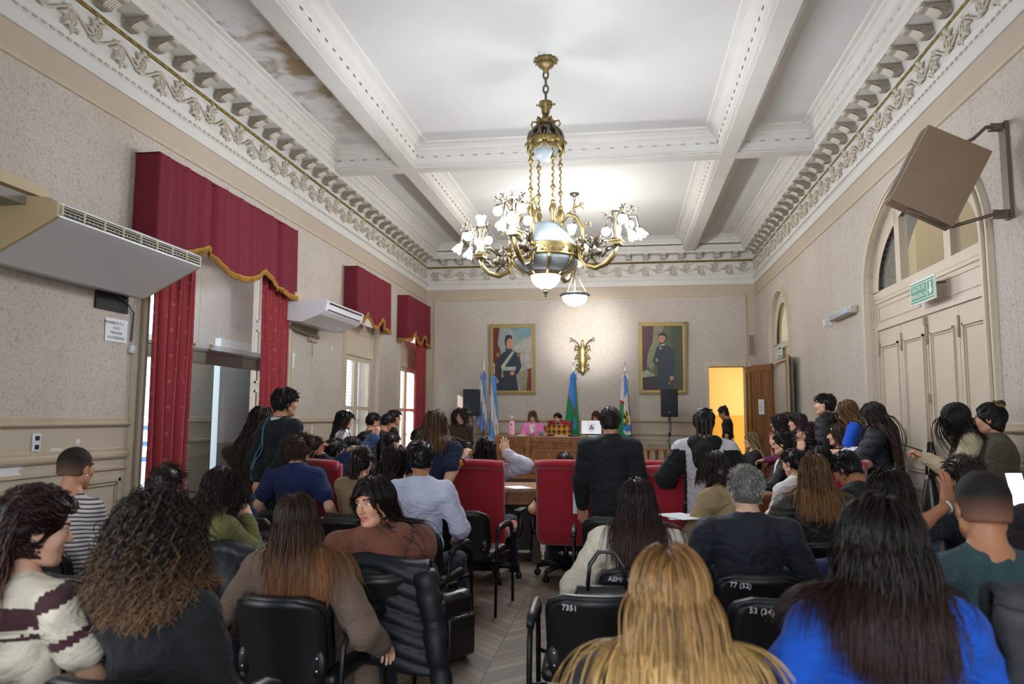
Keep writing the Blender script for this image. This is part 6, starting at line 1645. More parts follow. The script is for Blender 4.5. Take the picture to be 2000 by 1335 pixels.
    # --- extras
    def lump(pts, rads, al=.3, h=.007, k=.02):
        b = Blend(h)
        for a in range(len(pts) - 1): b.cone(pts[a], pts[a + 1], rads[a], rads[a + 1], k)
        b.solve(); V, F = b.nets(1); put(W2(wob(V, .003, rs.randint(99), 5)), F, al, .5)
    if st == 'bun':
        c = comb_to * 1.12; R_b = spec.get('bun', .036); lump([c, c + [0, -.012, .01]], [R_b, R_b * .85])
        m = 70; th = rs.uniform(0, 6.28, m); ph = rs.uniform(0, 3.14, m); P = np.empty((m, 9, 3))
        for i in range(9):
            a = th + i * .35; rr = R_b * 1.06; P[:, i] = c + np.stack([rr * np.cos(a) * np.sin(ph), rr * np.sin(a) * .9, rr * np.cos(ph) * np.cos(a * .3)], 1)
        Wp = W2(P.reshape(-1, 3)).reshape(m, 9, 3); V, F = strands_mesh(Wp, np.full((m, 9), .004 * s)); put(V, F, spec.get('bun_al', .8), np.repeat(rs.uniform(0, 1, m), 27))
    if st == 'pony':
        m = max(40, n // 4); S = 14; P = np.empty((m, S, 3)); g = HA.T @ np.array([0, 0, -1.]); p = comb_to + rs.normal(size=(m, 3)) * .010; v = np.tile(np.array([0, -.8, .2]), (m, 1)) + .25 * rs.normal(size=(m, 3)); ln = L * rs.uniform(.75, 1.05, m)
        for i in range(S):
            P[:, i] = p; v = v / np.linalg.norm(v, axis=1, keepdims=True) + .45 * g + .05 * rs.normal(size=(m, 3)); v /= np.linalg.norm(v, axis=1, keepdims=True); p = p + v * (ln / S)[:, None]
            w = W2(p)
            if garment is not None:
                dd = garment.sample(w); hit = dd < .01
                if hit.any(): p[hit] += (HA.T @ nrm(-HA[:, 1] + [0, 0, .3]))[None] * np.clip(.012 - dd[hit], 0, .05)[:, None]
        Wp = W2(P.reshape(-1, 3)).reshape(m, S, 3); u = np.linspace(0, 1, S)[None] * np.ones((m, 1)); V, F = strands_mesh(Wp, (.0055 if near else .007) * (1 - .7 * u ** 3) * s); put(V, F, np.repeat(u.ravel(), 3), np.repeat(np.repeat(rs.uniform(0, 1, m), S), 3))
    if st == 'braids':
        for (sx, y0, z0) in ((-.05, -.03, .06), (-.017, -.05, .085), (.017, -.05, .085), (.05, -.03, .06)):
            path = [np.array([sx, .05, .09]), np.array([sx * 1.1, -.02, .125]), np.array([sx * 1.2, -.085, .09]), np.array([sx * 1.15, -.125, .02]), np.array([sx * 1.1, -.12, -.06])]
            g = HA.T @ np.array([0, 0, -1.]); p = path[-1].copy()
            for i in range(6):
                p = p + g * .045 + np.array([sx * .05, -.012, 0]); w = W2(p[None]); dd = garment.sample(w)[0] if garment is not None else 1
                if dd < .018: p = p + (HA.T @ nrm(-HA[:, 1])) * (.018 - dd)
                path.append(p.copy())
            pts = []
            for a in range(len(path) - 1):
                for t in (0, .25, .5, .75): pts.append(path[a] * (1 - t) + path[a + 1] * t)
            pts.append(path[-1]); pts = np.array(pts); K = len(pts)
            for ph in (0, 2.09, 4.18):
                u = np.arange(K); am = .009 * (1 - .5 * u / K); tw = pts.copy(); tw[:, 0] += am * np.sin(u * 1.5 + ph); tw[:, 1] += am * .6 * np.cos(u * 1.5 + ph) * 1.0
                Wp = W2(tw)[None]; V, F = strands_mesh(Wp, np.linspace(.0105, .004, K)[None] * s, 6); put(V, F, np.repeat(np.linspace(.1, .9, K), 6), .35 + .3 * rs.rand())
    if spec.get('bun2'):   # little knots on top
        for c in spec['bun2']: lump([np.array(c), np.array(c) + [0, -.004, .01]], [.02, .016])
    V = np.concatenate(Vs); F = np.concatenate(Fs)
    return V - root_loc, F, np.concatenate(AL), np.concatenate(TI)
# ---------------------------------------------------------------- the person
def rotz(a): return np.array([[math.cos(a), -math.sin(a), 0], [math.sin(a), math.cos(a), 0], [0, 0, 1]])
def ik(S, T, l1, l2, pole):
    d = T - S; L = np.linalg.norm(d); L2 = min(L, (l1 + l2) * .995); d = d / (L + 1e-9); T = S + d * L2
    a = (l1 * l1 - l2 * l2 + L2 * L2) / (2 * L2); h = math.sqrt(max(0, l1 * l1 - a * a)); p = pole - d * (pole @ d); p = nrm(p)
    return S + d * a + p * h, T
ARMS = {'lap': (-.10, .30, -.40), 'hang': (.05, .03, -.60), 'desk': (-.04, .36, -.27), 'back': (-.14, -.17, -.46), 'fold': (-.20, .22, -.24), 'phone': (-.10, .34, -.16), 'chin': (-.12, .22, .02), 'knee': (-.02, .42, -.42), 'pocket': (.03, .10, -.50)}
LAST = {}
def person(label, px, py, d, face=0, sit=True, sex='f', s=.96, hy=None, hp=8, hr=0, skin='mid', hair=None, hairmat=None, top=None, topname='sweater', bulk=.012, legs=None, L='lap', R='lap', floor=0, lean=None, side=0, short_sleeve=False, collar=None, paint=None, topmats=None, brow='2A1D16', wide=1.0, shoes='1C1A1A', hands=(.35, .35), extra=None, hem=None, glasses=None, hood=None, group=None, legname='trousers', beard=None, pz=None, sleeves_mat=None, pole=None, skirt=None, pinch=(0, 0), quilt=0, handup=(None, None), neckline=0, earr=None, hscale=1):
    near = d < 4.6; mid = d < 9
    rs = np.random.RandomState(abs(hash(label)) % 99991 if 0 else sum(ord(c) * (i + 1) for i, c in enumerate(label)) % 99991)
    phi = CAM_YAW + math.atan((1000 - px) / CAM_F)   # bearing of the person from the camera
    Hc = np.array(at_d(px, py + (.118 * s * (.96 if sex == 'f' else 1) * hscale + .012) * CAM_F / d, d)); fa = R_(face); F = np.array([-math.sin(fa), math.cos(fa), 0]); Rt = np.array([math.cos(fa), math.sin(fa), 0])
    ha = fa if hy is None else phi + R_(hy); th = R_(hp)
    Fh = np.array([-math.sin(ha) * math.cos(th), math.cos(ha) * math.cos(th), -math.sin(th)]); Uh = np.array([-math.sin(ha) * math.sin(th), math.cos(ha) * math.sin(th), math.cos(th)]); Rh = np.cross(Fh, Uh)
    if hr: c_, s_ = math.cos(R_(hr)), math.sin(R_(hr)); Rh, Uh = Rh * c_ + Uh * s_, Uh * c_ - Rh * s_
    HA = np.stack([Rh, Fh, Uh], 1); sf = s * (.96 if sex == 'f' else 1.0) * hscale
    N = Hc - Uh * .098 * s - np.array([0, 0, .066]) * s - Fh * .035 * s
    sw = (.166 if sex == 'f' else .184) * s * wide
    tl = (.49 if sex == 'f' else .52) * s
    if pz is None: pz = floor + (.55 if sit else max(.80, (N[2] - floor) - tl))
    dz = N[2] - pz
    back = lean if lean is not None else (-.04 if sit else 0)
    P = N - np.array([0, 0, dz]) - F * (back) - Rt * side
    root = np.array([P[0], P[1], floor])
    Ut = nrm(N - P); Ft = nrm(F - Ut * (F @ Ut)); Rr = np.cross(Ft, Ut)
    t = empty('person', tuple(root)); tag(t, label, 'person', group)
    SH = N - Ut * .045 * s; Sh = {-1: SH - Rr * sw - Ut * .015 * s, 1: SH + Rr * sw - Ut * .015 * s}
    l1, l2 = .285 * s, .245 * s
    armp = {}
    for sd, spec in ((-1, L), (1, R)):
        po = Rr * sd * .6 - Ut * .8 - Ft * .35
        if pole and pole[0 if sd < 0 else 1] is not None: q = pole[0 if sd < 0 else 1]; po = Rr * sd * q[0] + F * q[1] + np.array([0, 0, q[2]])
        if isinstance(spec, str): o = ARMS[spec]; T = Sh[sd] + (Rr * sd * o[0] + F * o[1] + np.array([0, 0, o[2]])) * s
        elif len(spec) == 3 and spec[0] == 'px': T = np.array(spec[1]) 
        elif len(spec) == 4: T = np.array(at_d(spec[1], spec[2], spec[3]))
        else: T = Sh[sd] + (Rr * sd * spec[0] + F * spec[1] + np.array([0, 0, spec[2]])) * s
        E, Wr = ik(Sh[sd], T, l1, l2, po); armp[sd] = (Sh[sd], E, Wr)
    # legs
    hip = {sd: P + Rr * sd * .085 * s - np.array([0, 0, .02]) for sd in (-1, 1)}; leg = {}
    for sd in (-1, 1):
        if sit:
            kn = hip[sd] + F * .40 * s + Rt * sd * .05; kn[2] = floor + .50; an = kn + F * (.02 + .06 * rs.rand()) + Rt * sd * .02; an[2] = floor + .085
        else:
            kn = hip[sd] * .5 + np.array([hip[sd][0], hip[sd][1], floor + .09]) * .5 + F * .015; kn[2] = floor + (pz - floor) * .53; an = np.array([hip[sd][0], hip[sd][1], floor + .085]) + Rt * sd * .015 - F * .02
        leg[sd] = (hip[sd], kn, an, an + F * .15 * s + np.array([0, 0, -.05]))
    # ---- body, one continuous surface
    h = .0125 if mid else .018
    b = Blend(h); nk = .055 if sex == 'm' else .047
    b.cone(Hc - Fh * .020 * s - Uh * .06 * s, N + Ut * .0, nk * s, (nk + .006) * s, .02); b.cone(N - Ut * .01, N - Ut * .12 * s, (nk + .008) * s, .09 * s, .04)
    for sd in (-1, 1): b.cone(N - Ut * .01 * s + Rr * sd * .02, Sh[sd], .045 * s, .048 * s, .05)
    b.cone(N - Ut * .13 * s, P + Ut * .14 * s, .135 * s * wide, .115 * s * wide, .05, (Ft, .70)); b.cone(P + Ut * .10 * s, P - Ut * .02, .12 * s * wide, .13 * s * wide, .05, (Ft, .75))
    for sd in (-1, 1):
        S_, E_, W_ = armp[sd]; b.chainc([S_, E_, W_], [.047 * s, .038 * s, .025 * s], .02); b.cone(E_, E_ * .6 + W_ * .4, .038 * s, .036 * s, .02)
        a_, k_, n_, t_ = leg[sd]; b.chainc([a_, k_, n_], [.078 * s, .054 * s, .038 * s], .03); b.cone(n_, t_, .038 * s, .030 * s, .02)
    b.solve(); BV, BF = b.nets(1); BM = np.zeros(len(BF), int)
    HV, HF, HM = head_tpl(sex, .0045 if d < 6 else .0065); parts = [(BV, BF, BM), (Hc + sf * (HV @ HA.T), HF, HM)]
    hoff = []
    for sd, cu, pi_ in ((-1, hands[0], pinch[0]), (1, hands[1], pinch[1])):
        S_, E_, W_ = armp[sd]; fd = nrm(W_ - E_); up = nrm(np.array([0, 0, 1.]) - fd * fd[2]) if abs(fd[2]) < .9 else nrm(F - fd * (F @ fd)) * (-1 if fd[2] > 0 else 1)
        hu = handup[0 if sd < 0 else 1]
        if hu is not None: fd = nrm(np.array(hu[0])); up = np.array(hu[1], float); up = nrm(up - fd * (up @ fd))
        X = np.cross(fd, up); V_, F_ = hand_tpl(cu, .10 if cu < .2 else .04, sd, .0042 if d < 9 else .006, pi_); A_ = np.stack([X, fd, up], 1); parts.append((W_ + s * .98 * (V_ @ A_.T), F_, np.zeros(len(F_), int))); hoff.append(W_ + fd * .09 * s)
    V = np.concatenate([q[0] for q in parts]); o_ = np.cumsum([0] + [len(q[0]) for q in parts[:-1]]); Fc = np.concatenate([q[1] + o for q, o in zip(parts, o_)]); M_ = np.concatenate([q[2] for q in parts])
    fast_mesh('body', V - root, Fc, [skin_mat(skin, SKIN[skin]), LIP, mat('brow_' + brow, brow, .7), EYEW, EYED], M_, t)
    # ---- top garment
    hg = .0105 if d < 3 else (.013 if mid else .019); k = .035
    b = Blend(hg); q = bulk
    b.cone(N - Ut * (.015 + neckline) * s, N - Ut * .10 * s, (.055 + q * .6) * s if sex == 'm' else (.05 + q * .6) * s, (.10 + q) * s, .04, (Ft, .9))
    for sd in (-1, 1): b.cone(N - Ut * .012 * s + Rr * sd * .03 * s, Sh[sd] + Ut * .0, (.042 + q * .6) * s, (.052 + q) * s, .05)
    b.cone(N - Ut * .14 * s, P + Ut * .15 * s, (.142 * wide + q) * s, (.118 * wide + q) * s, .05, (Ft, .72))
    if sex == 'f':
        for sd in (-1, 1): b.ell(N - Ut * .20 * s + Ft * .075 * s + Rr * sd * .06 * s, (.06 * s, .05 * s, .055 * s), np.stack([Rr, Ft, Ut], 1), .04)
    hm = hem if hem is not None else (.05 if sit else .10)
    b.cone(P + Ut * .16 * s, P - (Ut if not sit else np.array([0, 0, .6])) * hm * s, (.118 * wide + q) * s, (.142 * wide + q) * s, .05, (Ft, .78))
    for sd in (-1, 1):
        S_, E_, W_ = armp[sd]
        if short_sleeve: b.chainc([S_, S_ * .40 + E_ * .60], [(.052 + q) * s, (.052 + q) * s], .03)
        else: cf = W_ - nrm(W_ - E_) * .012; b.chainc([S_, E_, cf], [(.052 + q) * s, (.044 + q) * s, (.030 + q * .8) * s], .025)
    b.solve(pad=.03); garment = b; GV, GF = b.nets(2 if not near else 1); GV = wob(GV, .006 if not quilt else .003, rs.randint(9999))
    if quilt:   # quilted rolls along the height
        C_ = GV - root; ph = C_[:, 2] / quilt; GN = np.zeros_like(GV); e0 = GV[GF[:, 1]] - GV[GF[:, 0]]; e1 = GV[GF[:, 3]] - GV[GF[:, 0]]; nf = np.cross(e0, e1)
        for a in range(4):
            for i in range(3): GN[:, i] += np.bincount(GF[:, a], nf[:, i], len(GV))
        GN /= np.linalg.norm(GN, axis=1, keepdims=True) + 1e-9; GV = GV + GN * (.012 * (np.abs(np.sin(np.pi * ph)) ** .5 - .6))[:, None]
    mi = None; tm = topmats or [top]
    if paint is not None:
        C_ = GV[GF].mean(1); mi = paint(dict(C=C_, N=N, P=P, Ut=Ut, Ft=Ft, Rr=Rr, Sh=Sh, arm=armp, root=root, s=s))
    go = fast_mesh(topname, GV - root, GF, tm, mi, t)
    if collar:   # folded band around the neck
        cm, ch, cr = collar if isinstance(collar, tuple) else (collar, .035, .0)
        mb = MB(); n = 24; c0 = N + Ut * (-.004) * s; vs, fs = [], []; rb = .058 + bulk * .5
        for j, (rr, zz) in enumerate(((rb, -.03), (rb - .004, .0), (.070, ch), (.075, ch + .002), (.079, ch * .6), (rb + .012 + cr, -.022))):
            for i in range(n):
                a = 2 * PI * i / n; r_ = rr * s * (1.0 if sex == 'm' else .92); vs.append(c0 + Rr * r_ * 1.05 * math.cos(a) + Ft * r_ * math.sin(a) + Ut * (zz - .018 * max(0, math.sin(a))) * s - root)
        for j in range(5):
            for i in range(n): fs.append((j * n + i, j * n + (i + 1) % n, (j + 1) * n + (i + 1) % n, (j + 1) * n + i))
        mb.add(vs, fs, 0, True); mb.build('collar', cm, t, solid=.004)
    if hood:
        b2 = Blend(.012 if mid else .018); c0 = N - Ut * .03 * s - Ft * .07 * s
        b2.chainc([N + Rr * .085 * s + Ft * .03 * s - Ut * .02 * s, N + Rr * .075 * s - Ft * .05 * s, c0 - Ft * .035 * s - Ut * .03 * s, N - Rr * .075 * s - Ft * .05 * s, N - Rr * .085 * s + Ft * .03 * s - Ut * .02 * s], [(x_ + bulk * .6) * s for x_ in (.028, .042, .052, .042, .028)], .03)
        b2.ell(c0 - Ut * .10 * s - Ft * .02 * s, (.105 * s, (.05 + bulk) * s, .115 * s), np.stack([Rr, Ft, Ut], 1), .05); b2.solve(); V_, F_ = b2.nets(2); fast_mesh('hood', wob(V_, .004, 3) - root, F_, hood, None, t)
    # ---- legs, shoes
    b = Blend(.015 if d < 8 else .022); lm = legs or cloth('jeans_dark', '2B3648')
    b.cone(P + Ut * .06 * s, P - np.array([0, 0, .03]), .118 * s * wide, .135 * s * wide, .05, (Ft, .8))
    for sd in (-1, 1):
        a_, k_, n_, t_ = leg[sd]; b.chainc([a_, k_, n_ - np.array([0, 0, .02])], [.095 * s, .070 * s, .058 * s], .04)
    if skirt: b.cone(P, P - np.array([0, 0, .5]), .13 * s, .18 * s, .05)
    b.solve(); V_, F_ = b.nets(1); fast_mesh(legname, wob(V_, .004, 5) - root, F_, lm, None, t)
    for sd in (-1, 1):
        a_, k_, n_, t_ = leg[sd]; b = Blend(.009 if d < 6 else .013); n0 = n_ - F * .04 * s; n0 = np.array([n0[0], n0[1], floor + .038]); t0 = np.array([t_[0], t_[1], floor + .034]); b.cone(n0, t0, .036, .034, .02, (np.array([0, 0, 1.]), .95)); b.cone(n_, n_ - np.array([0, 0, .04]), .045, .04, .02); b.solve(); V_, F_ = b.nets(1); V_[:, 2] = np.maximum(V_[:, 2], floor + .002); fast_mesh('shoe', V_ - root, F_, mat('shoe_' + shoes, shoes, .5), None, t)
    # ---- hair
    if hair:
        V_, F_, al, ti = make_hair(hair, Hc, HA, sf, garment, rs, root, near); fast_mesh('hair', V_, F_, hairmat, None, t, {'along': al, 'tint': ti})
    if beard:
        b = Blend(.006); b.cone((-.055, .0, -.05), (-.03, .062, -.092), .016, .020, .02); b.cone((.055, .0, -.05), (.03, .062, -.092), .016, .020, .02); b.cone((-.03, .066, -.092), (.03, .066, -.092), .022, .022, .02); b.cone((-.024, .092, -.045), (.024, .092, -.045), .0065, .0065, .01); b.ell((0, .096, -.062), (.02, .014, .010), k=.004, op=-1); b.solve(); V_, F_ = b.nets(1); fast_mesh('beard', Hc + sf * (V_ @ HA.T) - root, F_, beard, None, t)
    if glasses:
        mb = MB(); w_ = lambda q: tuple(Hc + sf * (HA @ np.array(q)) - root)
        for sx in (-1, 1):
            mb.tube([w_((sx * .032 + .024 * math.cos(a), .094 - .004 * abs(math.cos(a)), .006 + .019 * math.sin(a))) for a in [2 * PI * i / 18 for i in range(18)]], .0026, 6, closed=True); mb.tube([w_((sx * .056, .090, .012)), w_((sx * .073, .05, .014)), w_((sx * .078, -.01, .012)), w_((sx * .076, -.022, -.008))], .0028, 6)
        mb.tube([w_((-.008, .096, .010)), w_((0, .099, .012)), w_((.008, .096, .010))], .0025, 6); mb.build('glasses', glasses, t)
    if earr:
        mb = MB()
        for sx in (-1, 1):
            for z_ in (-.034, -.026): mb.tube([tuple(Hc + sf * (HA @ np.array((sx * .081, -.004 + .008 * math.cos(a), z_ - .004 + .008 * math.sin(a)))) - root) for a in [2 * PI * i / 12 for i in range(12)]], .0018, 6, closed=True)
        mb.build('earring', earr, t)
    LAST.update(t=t, N=N, P=P, Hc=Hc, HA=HA, Ut=Ut, Ft=Ft, Rr=Rr, F=F, Rt=Rt, arm=armp, Sh=Sh, root=root, hand={-1: hoff[0], 1: hoff[1]}, garment=garment, sf=sf, s=s, face=fa)
    return dict(LAST)
# ================================================================== THE PEOPLE
H_BLACK = hair_mat('black', '0E0B0B', '1C1514', .32); H_DARK = hair_mat('dark_brown', '1B1310', '33231B', .36); H_BURG = hair_mat('burgundy', '21110F', '5A3026', .36)
H_CURL = hair_mat('curly_ombre', '17110F', '7A5A3E', .45, 3.0); H_BLOND = hair_mat('blonde', '6B4726', 'D0AA6C', .36, .8); H_OMBRE = hair_mat('chestnut_ombre', '2A1C16', '96623A', .34, 2.2)
H_BROWN = hair_mat('brown', '3E2A1D', '5E402A', .36); H_LBROWN = hair_mat('light_brown', '503722', '93683F', .36); H_GREY = hair_mat('grey', '5A5652', 'A8A49E', .5); H_RED = hair_mat('plum_red', '24101A', '431A28', .36); H_ASH = hair_mat('ash_blond', '6E5638', 'C4A877', .38)
JEAN = cloth('jeans_blue', '41597A', .85); JEANL = cloth('jeans_light', '7488A0', .85); JEAND = cloth('jeans_dark', '232B3A'); BLKT = cloth('black_trousers', '17181B')
C_ = lambda n, c, **k: cloth(n, c, **k)
def seat(q, kind, label, mark=None, dy=.03):
    p = q['P'] + q['F'] * dy
    if kind == 'black': return black_chair(p[0], p[1], q['face'], label, mark)
    if kind == 'red': return red_chair(p[0], p[1], q['face'], label)
lh = lambda **k: dict(style='long', **k)
sh = lambda **k: dict(style='short', L=k.pop('L', .04), **k)
M_GLS = mat('black_frame', '15151A', .3)
# --- front row ------------------------------------------------------------
def p_knit(q):
    C = q['C']; t = (q['N'] - C) @ q['Ut']; mi = np.zeros(len(C), int); mi[(t > .055) & (t < .115)] = 1; mi[(t > .135) & (t < .150)] = 1; mi[(t > .30) & (t < .36)] = 1
    for sd in (-1, 1):
        S, E, W_ = q['arm'][sd]; a = nrm(E - S); u = (C - S) @ a; far = np.abs((C - q['N']) @ q['Rr']) > .15; mi[far] = np.where((u[far] > .095) & (u[far] < .125), 1, np.where((u[far] < .0) & (u[far] > -.05), 1, 0))
    return mi
q = person('woman with burgundy curls in profile wearing a cream and maroon knit top', 72, 962, 2.35, face=-8, hy=-80, hp=8, skin='light', hair=lh(L=.40, curl=.014, cf=9, n=1500, r=.0028, halfup=1, part=.02, vol=.03, back=1, bk=.4, bun2=[(-.02, -.045, .135), (.015, -.07, .125), (-.01, -.02, .14)]), hairmat=H_BURG, topmats=[C_('cream_knit', 'CDC3B3', bscale=90), C_('maroon_knit', '3E2328', bscale=90)], paint=p_knit, topname='knit_top', short_sleeve=True, L='lap', R=(.02, .30, -.36), legs=BLKT)
seat(q, 'black', 'black vinyl armchair under the woman in the cream and maroon knit top')
q = person('woman with big curly golden-tipped hair and a black sweater, seen from behind', 303, 982, 2.35, face=-4, hy=2, hp=4, skin='mid', hair=dict(style='curly', L=.25, curl=.012, cf=22, n=2400, vol=.05, r=.003, grav=1.25, shell=.012), hairmat=H_CURL, top=C_('black_sweater', '131316', bscale=120), topname='sweater', L='lap', R='lap', wide=1.02, bulk=.018)
seat(q, 'black', 'black vinyl armchair under the curly-haired woman in the black sweater')
q = person('woman with long straight blonde hair and a black jacket, seen from behind', 1308, 1075, 1.85, face=4, hy=8, hp=6, skin='light', hair=lh(L=.56, n=2600, part=-.005, vol=.022, r=.0027, curl=.003, cf=5), hairmat=H_BLOND, top=C_('black_jacket', '151517', rough=.6), topname='jacket', L=(.10, .22, -.36), R=(.06, .22, -.36), bulk=.03, wide=1.1)
seat(q, 'black', 'black vinyl armchair under the blonde woman')
q = person('woman in a bright blue sweater with long dark hair, near the right corner', 1722, 980, 1.98, face=10, hy=6, hp=10, skin='mid', hair=lh(L=.36, n=2600, part=.01, vol=.03, curl=.008, cf=6, r=.0027), hairmat=hair_mat('dark_red_shine', '120D0C', '38211B', .34), top=C_('royal_blue', '1450B8', bscale=140), topname='sweater', L=(.22, .20, -.32), R=(.12, .24, -.36), bulk=.03, wide=1.15)
seat(q, 'black', 'black vinyl armchair under the woman in the bright blue sweater')
# --- second and third rows --------------------------------------------------
q = person('woman in a brown blazer with chestnut hair fading to copper', 577, 965, 3.25, face=-3, hy=6, hp=6, skin='light', hair=lh(L=.44, n=2000, part=-.01, vol=.012, r=.0026, curl=.003, cf=4), hairmat=H_OMBRE, top=C_('brown_blazer', '66554A', rough=.9), topname='blazer', L=(.12, .20, -.34), R=(.16, .20, -.36), bulk=.03, lean=-.11, wide=1.08, legs=C_('tan_trousers', '7C675A'))
seat(q, 'black', 'black vinyl armchair with the brown blazer woman, nearest the aisle bags')
q = person('smiling girl in a brown hoodie turning round towards the camera', 730, 935, 3.7, face=30, hy=138, hp=4, hr=-10, skin='mid', hair=lh(L=.40, n=1000, part=-.025, vol=.02, curl=.006, cf=6, face_gap=.062, bk=.3, hl=.06), hairmat=hair_mat('dark_shine', '17110F', '35251D', .34), top=C_('rust_hoodie', '6B4133', bscale=160), topname='hoodie', hood=C_('rust_hoodie', '6B4133', bscale=160), L='lap', R='lap', bulk=.045, wide=1.15, s=1.0, collar=C_('white_cotton', 'D6D4D4'))
seat(q, 'black', 'black vinyl armchair under the smiling girl, draped with a puffer jacket')
q_girl = q
q = person('woman in an off-white blazer with dark wavy hair down her back', 1243, 937, 3.9, face=3, hy=4, hp=8, skin='light', hair=lh(L=.40, n=1600, part=-.01, vol=.016, curl=.010, cf=6, r=.0028), hairmat=hair_mat('espresso', '1E1512', '47302A', .36), top=C_('offwhite_blazer', 'CFC4B4', bscale=120), topname='blazer', L=(.14, .18, -.36), R=(.10, .22, -.34), bulk=.034, wide=1.12)
seat(q, 'black', 'black vinyl armchair holding the woman in the off-white blazer', 'ASM/ON')
q = person('grey-haired man in a navy suit with a pink collar, seen from behind', 1456, 910, 3.8, face=3, hy=14, hp=6, sex='m', skin='light', hair=sh(L=.03, n=1100, r=.0022, lift=.12, comb=(.5, .3, 0)), hairmat=H_GREY, top=C_('navy_suit', '131824', rough=.75), topname='suit_jacket', collar=(C_('pink_shirt', 'CFA0A8'), .035, 0), L=(.08, .26, -.34), R=(.08, .26, -.34), bulk=.032, glasses=M_GLS, wide=1.08)
seat(q, 'black', 'black vinyl armchair holding the grey-haired man in the navy suit', '77 (52)')
q = person('man in a teal sweater with a faded haircut, by the right edge', 1918, 918, 2.6, face=12, hy=18, hp=2, sex='m', skin='tan', hair=dict(style='buzz', shell=.004), hairmat=hair_mat('fade', '966850', '14100E', .75, .8), top=C_('teal_sweater', '2C4348', bscale=150), topname='sweater', L='lap', R='lap', bulk=.022, wide=1.05, s=1.04)
seat(q, 'black', 'black vinyl armchair under the man in the teal sweater')
q = person('woman with dark auburn-tipped hair and a floral blouse, behind the blue sweater', 1738, 918, 3.6, face=8, hy=10, hp=8, skin='mid', hair=lh(L=.38, n=700, part=0, vol=.024, curl=.008, cf=7), hairmat=hair_mat('auburn_tip', '15100F', '5A2A1C', .38, 2), top=C_('floral_blouse', '566C82', var=.4, bscale=60), topname='blouse', L='lap', R='lap')
seat(q, 'black', 'black vinyl armchair under the woman in the floral blouse')
q = person('woman in a dark olive leather top with long light-brown hair', 1590, 888, 4.75, face=10, hy=8, hp=6, skin='light', hair=lh(L=.33, n=700, part=0, vol=.016, r=.004), hairmat=H_LBROWN, top=C_('olive_leather', '2B2A25', rough=.42, sheen=0), topname='leather_top', L=(.10, .26, -.32), R='lap', bulk=.026, wide=1.25)
seat(q, 'black', 'black vinyl armchair under the woman in the olive leather top')
q = person('man in a striped sweater with cropped hair and earrings, far left', 149, 872, 4.45, face=-12, hy=-42, hp=4, sex='m', skin='mid', hair=dict(style='buzz', shell=.004), hairmat=hair_mat('crop', '8C6A58', '1F1815', .75, .7), top=stripe_mat('grey_navy_stripes', 'C3BCB6', '4A4658', 40, .42), topname='striped_sweater', L='lap', R='lap', earr=mat('silver', 'D9D9DC', .2, metal=1), s=1.02)
seat(q, 'black', 'black vinyl armchair under the man in the striped sweater')
q = person('person with dark wavy hair mostly hidden behind the big curly hair', 322, 908, 4.3, face=-10, hy=-20, hp=12, skin='mid', hair=sh(L=.07, n=300, comb=(.6, .2, .1), lift=.4), hairmat=H_DARK, top=C_('charcoal', '24252B'), L='lap', R='lap', sex='m')
q = person('woman in an olive-green sweater leaning on her hand, dark hair falling forward', 432, 920, 4.25, face=-28, hy=-45, hp=34, skin='light', hair=lh(L=.34, n=600, part=0, vol=.03, curl=.006), hairmat=H_DARK, top=C_('olive_sweater', '66683C', bscale=120), topname='sweater', L='lap', R=(-.10, .22, .02), bulk=.024, lean=.12)
seat(q, 'black', 'black vinyl armchair under the woman in the olive-green sweater')
q = person('young man in a navy polo with tousled brown hair', 584, 850, 6.1, face=-8, hy=-28, hp=12, sex='m', skin='light', hair=sh(L=.07, n=420, comb=(.5, .3, .1), lift=.7, curl=.006, cf=5), hairmat=hair_mat('tousled', '1E1511', '4A3326', .4), top=C_('navy_polo', '182752'), topname='polo_shirt', short_sleeve=True, collar=(C_('navy_polo', '182752'), .02, .01), L=(.14, .16, -.42), R=(.14, .16, -.42), bulk=.026, wide=1.12)
seat(q, 'black', 'black vinyl armchair under the young man in the navy polo')
q = person('woman in a tan sweater with a low dark ponytail', 708, 872, 5.9, face=-18, hy=-22, hp=18, skin='light', hair=dict(style='pony', L=.22, n=260, tie=(0, -.105, .0)), hairmat=H_DARK, top=C_('tan_sweater', '846E55', bscale=120), topname='sweater', L='desk', R='desk', bulk=.022)
seat(q, 'black', 'black vinyl armchair under the woman in the tan sweater', 'HSG 20')
q = person('man in a lavender shirt with cropped black hair, seen from behind', 823, 862, 5.15, face=-6, hy=-4, hp=6, sex='m', skin='tan', hair=sh(L=.02, n=380, r=.005, lift=.1), hairmat=H_BLACK, top=C_('lavender_shirt', 'BABCD6', rough=.8, bump=.15), topname='shirt', collar=(C_('lavender_shirt', 'BABCD6', rough=.8, bump=.15), .03, 0), L=(.0, .26, -.36), R=(.02, .26, -.36), bulk=.028, legs=JEAND)
seat(q, 'black', 'black vinyl armchair under the man in the lavender shirt', 'HSG 30')
q = person('woman with long dark hair in a green plaid shirt beside the lavender shirt', 772, 872, 6.35, face=-40, hy=-50, hp=22, skin='light', hair=lh(L=.36, n=240, part=0, vol=.024), hairmat=H_DARK, top=plaid_mat('green_plaid', '1F2D2A', '31473F', 18, 18), topname='shirt', L='desk', R='desk')
seat(q, 'black', 'black vinyl armchair under the woman in green plaid')
q = person('woman in a beige sweater bending over papers, short dark hair', 1397, 885, 5.1, face=38, hy=48, hp=34, skin='light', hair=lh(L=.15, n=900, part=.03, vol=.014, curl=.005, cf=5, r=.004, bk=0), hairmat=H_DARK, top=C_('beige_sweater', '97825F', bscale=120), topname='sweater', L=(.06, .30, -.38), R='lap', bulk=.026, lean=.12)
seat(q, 'black', 'black vinyl armchair under the beige-sweater woman with papers', 'SLV')
